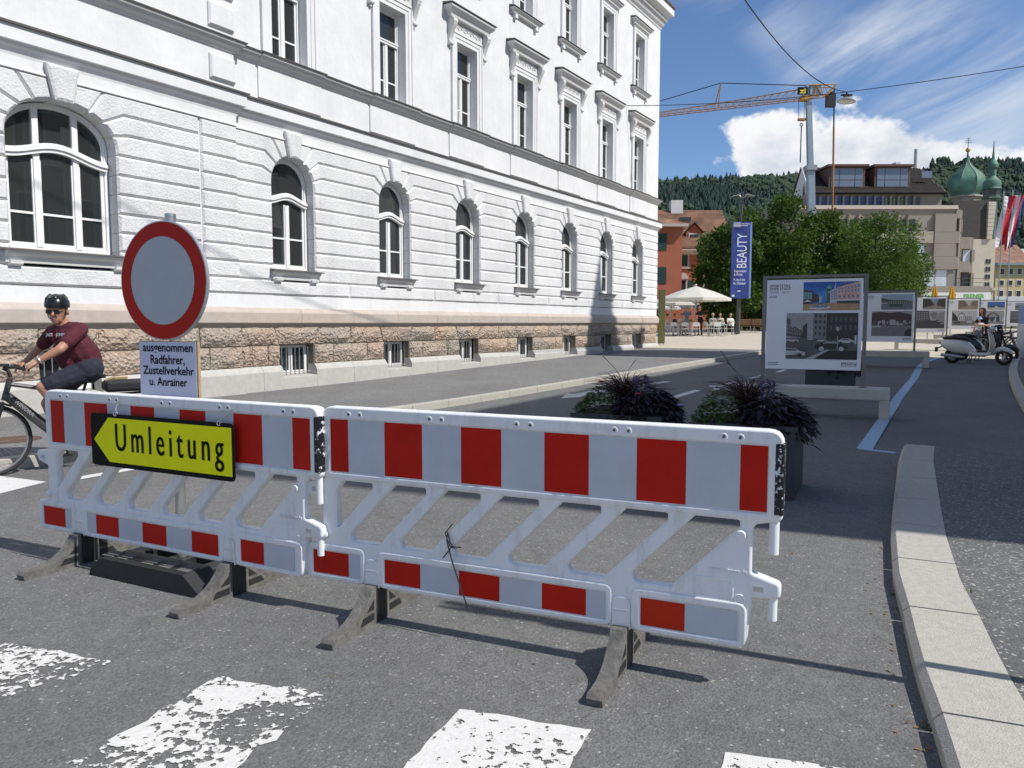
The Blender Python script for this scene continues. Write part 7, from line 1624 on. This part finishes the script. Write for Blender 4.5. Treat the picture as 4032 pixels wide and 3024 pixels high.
b = MB(); b.torus(.036, .009, 16, 6, 0, Matrix.Translation(Vector(LW).lerp(Vector(LE), .12)) @ (Vector(LE) - Vector(LW)).to_track_quat('Y', 'Z').to_matrix().to_4x4()); b.build('wristwatch', 'steel_galv', CYC, smooth=True)
dc = Vector((.80, .60, 0)).normalized(); sc_ = Vector((dc.y, -dc.x, 0)); 
Tm = Matrix(((-sc_.x, 0, dc.x, -.578), (-sc_.y, 0, dc.y, .07), (0, 1, 0, 1.365), (0, 0, 0, 1)))
for tx, x0, m_ in (('JACK', -.115, 'print_text'), ('&', -.01, 'print_red'), ('JONES', .015, 'print_text')):
    me = text_mesh(tx, .045, .001, .0012, .85); me.transform(Tm @ Matrix.Translation((x0, 0, .018))); me.materials.clear(); me.materials.append(MATS[m_]); link('shirt_lettering', me, CYC)

# ---------------------------------------------------------------- generic small figures
def figure(px, D, label, pose, rz, cols, hair, dz=.122, z=None, hs=1.0, lng=0, py=None):
    x = (px - 2016) / 3000 * D; e = empty('person', (x, D, gz(x, D) + dz), rz); tag(e, label, 'person'); bn = []
    sk, top, bot, sh = 0, 1, 2, 3
    if pose == 'sit': hip, kn, an = (.0, .50), (.42, .48), (.44, .08)
    else: hip, kn, an = (.0, .92), (.03, .50), (-.02, .09)
    lean = {'stand': .02, 'sit': .06, 'lean': .22, 'waiter': .03}[pose]
    for s_ in (-1, 1):
        sp = .09 if pose != 'sit' else .11
        bn += [((sp * s_, -hip[0], hip[1]), (sp * s_ * 1.05, -kn[0] * (1 if s_ > 0 or pose == 'sit' else .4), kn[1]), .085, .06, bot), ((sp * s_ * 1.05, -kn[0] * (1 if s_ > 0 or pose == 'sit' else .4), kn[1]), (sp * s_ * 1.1, -an[0], an[1]), .058, .042, bot), ((sp * s_ * 1.1, -an[0], an[1] - .03), (sp * s_ * 1.3, -an[0] - .15, .035), .042, .035, sh)]
    h0 = hip[1]; ch = (0, -lean, h0 + .42); nk = (0, -lean * 1.2, h0 + .56)
    bn += [((-.07, 0, h0 + .02), (.07, 0, h0 + .02), .12, .12, bot), ((0, -lean * .3, h0 + .12), (0, -lean * .7, h0 + .26), .135, .14, top), ((-.08, -lean, h0 + .38), (.08, -lean, h0 + .38), .12, .12, top), ((-.15, -lean, h0 + .47), (.15, -lean, h0 + .47), .06, .06, top), (nk, (0, -lean * 1.25, h0 + .62), .05, .048, sk)]
    for s_ in (-1, 1):
        shd = (s_ * .19, -lean, h0 + .46)
        if pose == 'sit': el, wr = (s_ * .24, -.12, h0 + .22), (s_ * .12, -.36, h0 + .27)
        elif pose in ('waiter', 'lean'): el, wr = (s_ * .25, -.08 - lean, h0 + .20), (s_ * .10, -.34 - lean, h0 + .24)
        else: el, wr = (s_ * .26, .02, h0 + .20), (s_ * .27, -.08, h0 - .03)
        md = Vector(shd).lerp(Vector(el), .55); bn += [(shd, tuple(md), .058, .055, top), (shd, el, .043, .038, sk), (el, wr, .038, .028, sk)]
        d = (Vector(wr) - Vector(el)).normalized(); fingers(bn, wr, d, (s_, 0, .1), (0, -.2, -1), 1.0)
    hc_ = (0, -lean * 1.3 - .01, h0 + .73); fc = (0, -1, -.1 if pose != 'lean' else -.5); hb_, _ = head_bones(hc_, fc, 1.0, sk); bn += hb_
    body('body', bn, ['skin'] + list(cols), e, .016, 2); hair_cap(hc_, fc, hair, e, 1.0, lng)
    if hs != 1: e.scale = (hs,) * 3
    return e
figure(2755, 46.6, 'standing waiter dressed in black, in front of the parasol pole', 'waiter', -.9, ('cloth_black', 'cloth_black', 'cloth_black'), 'hair_brown', hs=1.04)
figure(2703, 48.0, 'standing man in blue-grey shirt and pale trousers, seen from behind', 'stand', 2.9, ('cloth_blue', 'cloth_grey', 'shoe_brown'), 'hair_grey', hs=1.03)
figure(2622, 46.9, 'seated guest in beige beside the olive stele', 'sit', 1.2, ('cloth_beige', 'cloth_white', 'shoe_brown'), 'hair_brown')
figure(2651, 47.4, 'seated man in a dark green shirt at the left table', 'sit', 1.0, ('cloth_green', 'cloth_grey', 'shoe_brown'), 'hair_brown')
figure(2682, 48.4, 'seated guest in white behind the left tables', 'sit', .2, ('cloth_white', 'cloth_grey', 'shoe_brown'), 'hair_brown')
figure(2870, 48.2, 'seated man in a white t-shirt next to the banner mast', 'sit', .3, ('cloth_white', 'cloth_black', 'shoe_brown'), 'hair_brown')
figure(2802, 50.5, 'seated guest in grey in the shade behind the right chairs', 'sit', .1, ('cloth_grey', 'cloth_black', 'shoe_brown'), 'hair_grey')
figure(2832, 51, 'seated guest in beige in the shade under the trees', 'sit', -.2, ('cloth_beige', 'cloth_black', 'shoe_brown'), 'hair_brown')
figure(3880, 27.6, 'woman with long brown hair in a dark top bending over the bicycles', 'lean', -1.1, ('cloth_black', 'cloth_black', 'shoe_brown'), 'hair_brown', dz=.006, lng=.30, hs=.97)
ch = figure(3851, 27.4, 'small child in a pale blue sun hat in front of the woman', 'stand', -.6, ('cloth_white', 'cloth_blue', 'shoe_brown'), 'hair_brown', dz=.36, hs=.58); mat('hat_blue', (.28, .42, .62), .8)
b = MB(); b.lathe([(.19, .0), (.115, .03), (.11, .1), (.06, .15), (.001, .16)], 16, 0, Matrix.Translation((0, -.03, 1.68))); b.build('sun_hat', 'hat_blue', ch, smooth=True)
st_ = empty('bicycle_child_seat', (ch.location.x, ch.location.y, gz(ch.location.x, ch.location.y))); tag(st_, 'grey child seat platform carrying the small child', 'child seat'); MB().rbox(-.16, .16, -.16, .16, 0.01, .36, .02).build('seat_shell', 'planter_grey', st_)

# ---------------------------------------------------------------- scooters and parked bicycles
mat('scooter_white', (.72, .70, .64), .22, .02, 4, coat=.5); mat('seat_brown', (.035, .018, .014), .5); mat('chrome', (.7, .7, .7), .12, metal=1.0); mat('tail_red', (.25, .01, .01), .2)
def loft(b, secs, n=14, mi=0):
    """sections: (x, cy, cz, half width, half height, squareness)"""
    v = []; f = []
    for x, cy, cz, hw, hh, sq in secs:
        for k in range(n):
            a = 2 * pi * k / n; c_, s_ = cos(a), sin(a); v.append((x, cy + hw * math.copysign(abs(c_) ** sq, c_), cz + hh * math.copysign(abs(s_) ** sq, s_)))
    for i in range(len(secs) - 1):
        for k in range(n): f.append((i * n + k, i * n + (k + 1) % n, (i + 1) * n + (k + 1) % n, (i + 1) * n + k))
    f += [tuple(range(n - 1, -1, -1)), tuple(range((len(secs) - 1) * n, len(secs) * n))]; return b.add(v, f, mi)
def scooter(loc, rz, label, paint_, seat_, sc=1.0):
    e = empty('motor_scooter', loc, rz); tag(e, label, 'scooter', 'parked scooters'); e.scale = (sc,) * 3
    for x, nm in ((-.66, 0), (.66, 1)):
        w = link('wheel', None, e); T = Matrix.Translation((x, 0, .225)); b = MB(); b.torus(.175, .05, 28, 10, 0, T @ Matrix.Diagonal((1, 1.1, 1, 1))); b.build('tyre', 'tyre', w, smooth=True)
        b = MB(); b.torus(.135, .014, 24, 6, 0, T)
        for k in range(5): a = k * 2 * pi / 5 + .3; b.tube([T @ Vector((0, .01, 0)), T @ Vector((.13 * cos(a), .01, .13 * sin(a)))], .018, 5)
        b.lathe([(.045, -.05), (.045, .05)], 12, 0, T, 'y'); b.build('rim', 'rim_alu', w, smooth=True)
    b = MB(); loft(b, [(-.99, 0, .60, .03, .05, .8), (-.95, 0, .60, .11, .11, .8), (-.80, 0, .56, .18, .17, .75), (-.60, 0, .52, .215, .205, .7), (-.42, 0, .50, .215, .21, .7), (-.25, 0, .46, .18, .19, .7), (-.12, 0, .40, .14, .12, .6), (-.05, 0, .34, .14, .06, .5)]); b.build('rear_body', paint_, e, smooth=50)
    b = MB(); loft(b, [(-.2, 0, .32, .17, .05, .4), (.0, 0, .29, .19, .04, .35), (.25, 0, .30, .19, .045, .35), (.36, 0, .34, .18, .06, .4)]); b.build('floorboard', paint_, e, smooth=50)
    b = MB(); n = 9; v = []
    for (x, z, hw) in ((.33, .31, .17), (.42, .42, .22), (.44, .60, .245), (.41, .78, .22), (.36, .92, .13), (.33, .98, .07)):
        for k in range(n): u = -1 + 2 * k / (n - 1); v.append((x - .07 * abs(u) ** 2, u * hw, z))
    m_ = len(v); v += [(x - .035, y * .97, z) for x, y, z in v]; f = []
    for o_ in (0, m_):
        for i in range(5):
            for k in range(n - 1): f.append((o_ + i * n + k, o_ + i * n + k + 1, o_ + (i + 1) * n + k + 1, o_ + (i + 1) * n + k))
    for i in range(5): f += [(i * n, (i + 1) * n, m_ + (i + 1) * n, m_ + i * n), (i * n + n - 1, m_ + i * n + n - 1, m_ + (i + 1) * n + n - 1, (i + 1) * n + n - 1)]
    b.add(v, f); b.build('leg_shield', paint_, e, smooth=50)
    b = MB(); loft(b, [(.40, 0, .36, .05, .06, .8), (.48, 0, .42, .10, .075, .8), (.62, 0, .465, .115, .07, .8), (.78, 0, .42, .10, .065, .8), (.88, 0, .34, .05, .05, .8)]); b.build('front_mudguard', paint_, e, smooth=50)
    b = MB(); b.tube([(.36, 0, .95), (.52, 0, .50), (.66, .0, .225)], .028, 8); b.build('fork', 'matte_black', e, smooth=True)
    b = MB(); loft(b, [(.22, 0, 1.03, .05, .035, .8), (.28, 0, 1.03, .14, .06, .8), (.36, 0, 1.03, .13, .07, .8), (.43, 0, 1.02, .075, .06, .8)]); b.build('headset', paint_, e, smooth=50)
    b = MB(); b.lathe([(.065, .42), (.06, .445), (.001, .455)], 16, 0, Matrix.Translation((0, 0, 1.02)), 'x'); b.build('headlight', 'chrome', e, smooth=True)
    b = MB(); b.tube([(.24, -.34, 1.05), (.29, -.1, 1.05)], .018, 7); b.tube([(.24, .34, 1.05), (.29, .1, 1.05)], .018, 7); b.build('handlebar', 'black_rubber', e, smooth=True)
    for s_ in (-1, 1):
        b = MB(); b.tube([(.30, .2 * s_, 1.06), (.32, .28 * s_, 1.22)], .006, 5); b.ball((.315, .30 * s_, 1.25), .055, 12, 7, (.35, 1, 1)); b.build('mirror', 'chrome', e, smooth=True)
    b = MB(); loft(b, [(-.93, 0, .745, .05, .025, .7), (-.85, 0, .765, .12, .045, .6), (-.6, 0, .77, .145, .055, .6), (-.35, 0, .75, .13, .05, .6), (-.22, 0, .715, .07, .03, .7)]); b.build('seat', seat_, e, smooth=50)
    b = MB(); b.tube([(-.80, .10, .80), (-.98, .09, .78), (-1.0, 0, .78), (-.98, -.09, .78), (-.80, -.10, .80)], .012, 6); b.build('grab_rail', 'chrome', e)
    b = MB(); b.tube([(-.30, -.16, .20), (-.55, -.18, .22), (-.92, -.18, .26)], [.03, .06, .05], 10); b.build('exhaust', 'steel_galv', e, smooth=True)
    b = MB(); loft(b, [(-.8, -.02, .26, .06, .06, .7), (-.5, -.02, .26, .10, .09, .7), (-.25, 0, .28, .07, .05, .7)]); b.build('engine', 'matte_black', e)
    b = MB(); b.box(-1.01, -.985, -.06, .06, .58, .64); b.build('tail_light', 'tail_red', e); b = MB(); b.box(-1.12, -1.08, -.09, .09, .34, .48, 0, Matrix.Translation((.0, 0, 0))); b.tube([(-.95, 0, .5), (-1.08, 0, .44)], .02, 5); b.build('plate_holder', 'matte_black', e)
    b = MB(); b.tube([(-.15, .1, .28), (-.25, .16, .015)], .012, 6); b.tube([(-.15, -.1, .28), (-.25, -.16, .015)], .012, 6); b.build('centre_stand', 'matte_black', e); return e
sp_ = Vector(((3850 - 2016) / 3000 * 23.4, 23.4, 0)); sp_.z = gz(sp_.x, sp_.y)
scooter(sp_, pi / 2 - radians(134), 'white motor scooter with brown seat parked at the end of the blue line', 'scooter_white', 'seat_brown', 1.05)
q_ = Vector(((3880 - 2016) / 3000 * 24.9, 24.9, 0)); q_.z = gz(q_.x, q_.y); mat('scooter_black', (.015, .015, .018), .3, coat=.4)
scooter(q_, pi / 2 - radians(140), 'dark motor scooter mostly hidden behind the white one', 'scooter_black', 'matte_black', 1.08)
for i, (px, D, az_, lb) in enumerate(((3995, 26.2, 150, 'dark parked bicycle right of the white scooter'), (4030, 27.2, 145, 'second dark parked bicycle at the right edge'), (3960, 27.6, 160, 'dark bicycle parked just behind the scooters'))):
    x = (px - 2016) / 3000 * D; bicycle((x, D, gz(x, D) + .006), pi / 2 - radians(az_), lb, 'matte_black', False, 'bicycles parked by the cabinet')
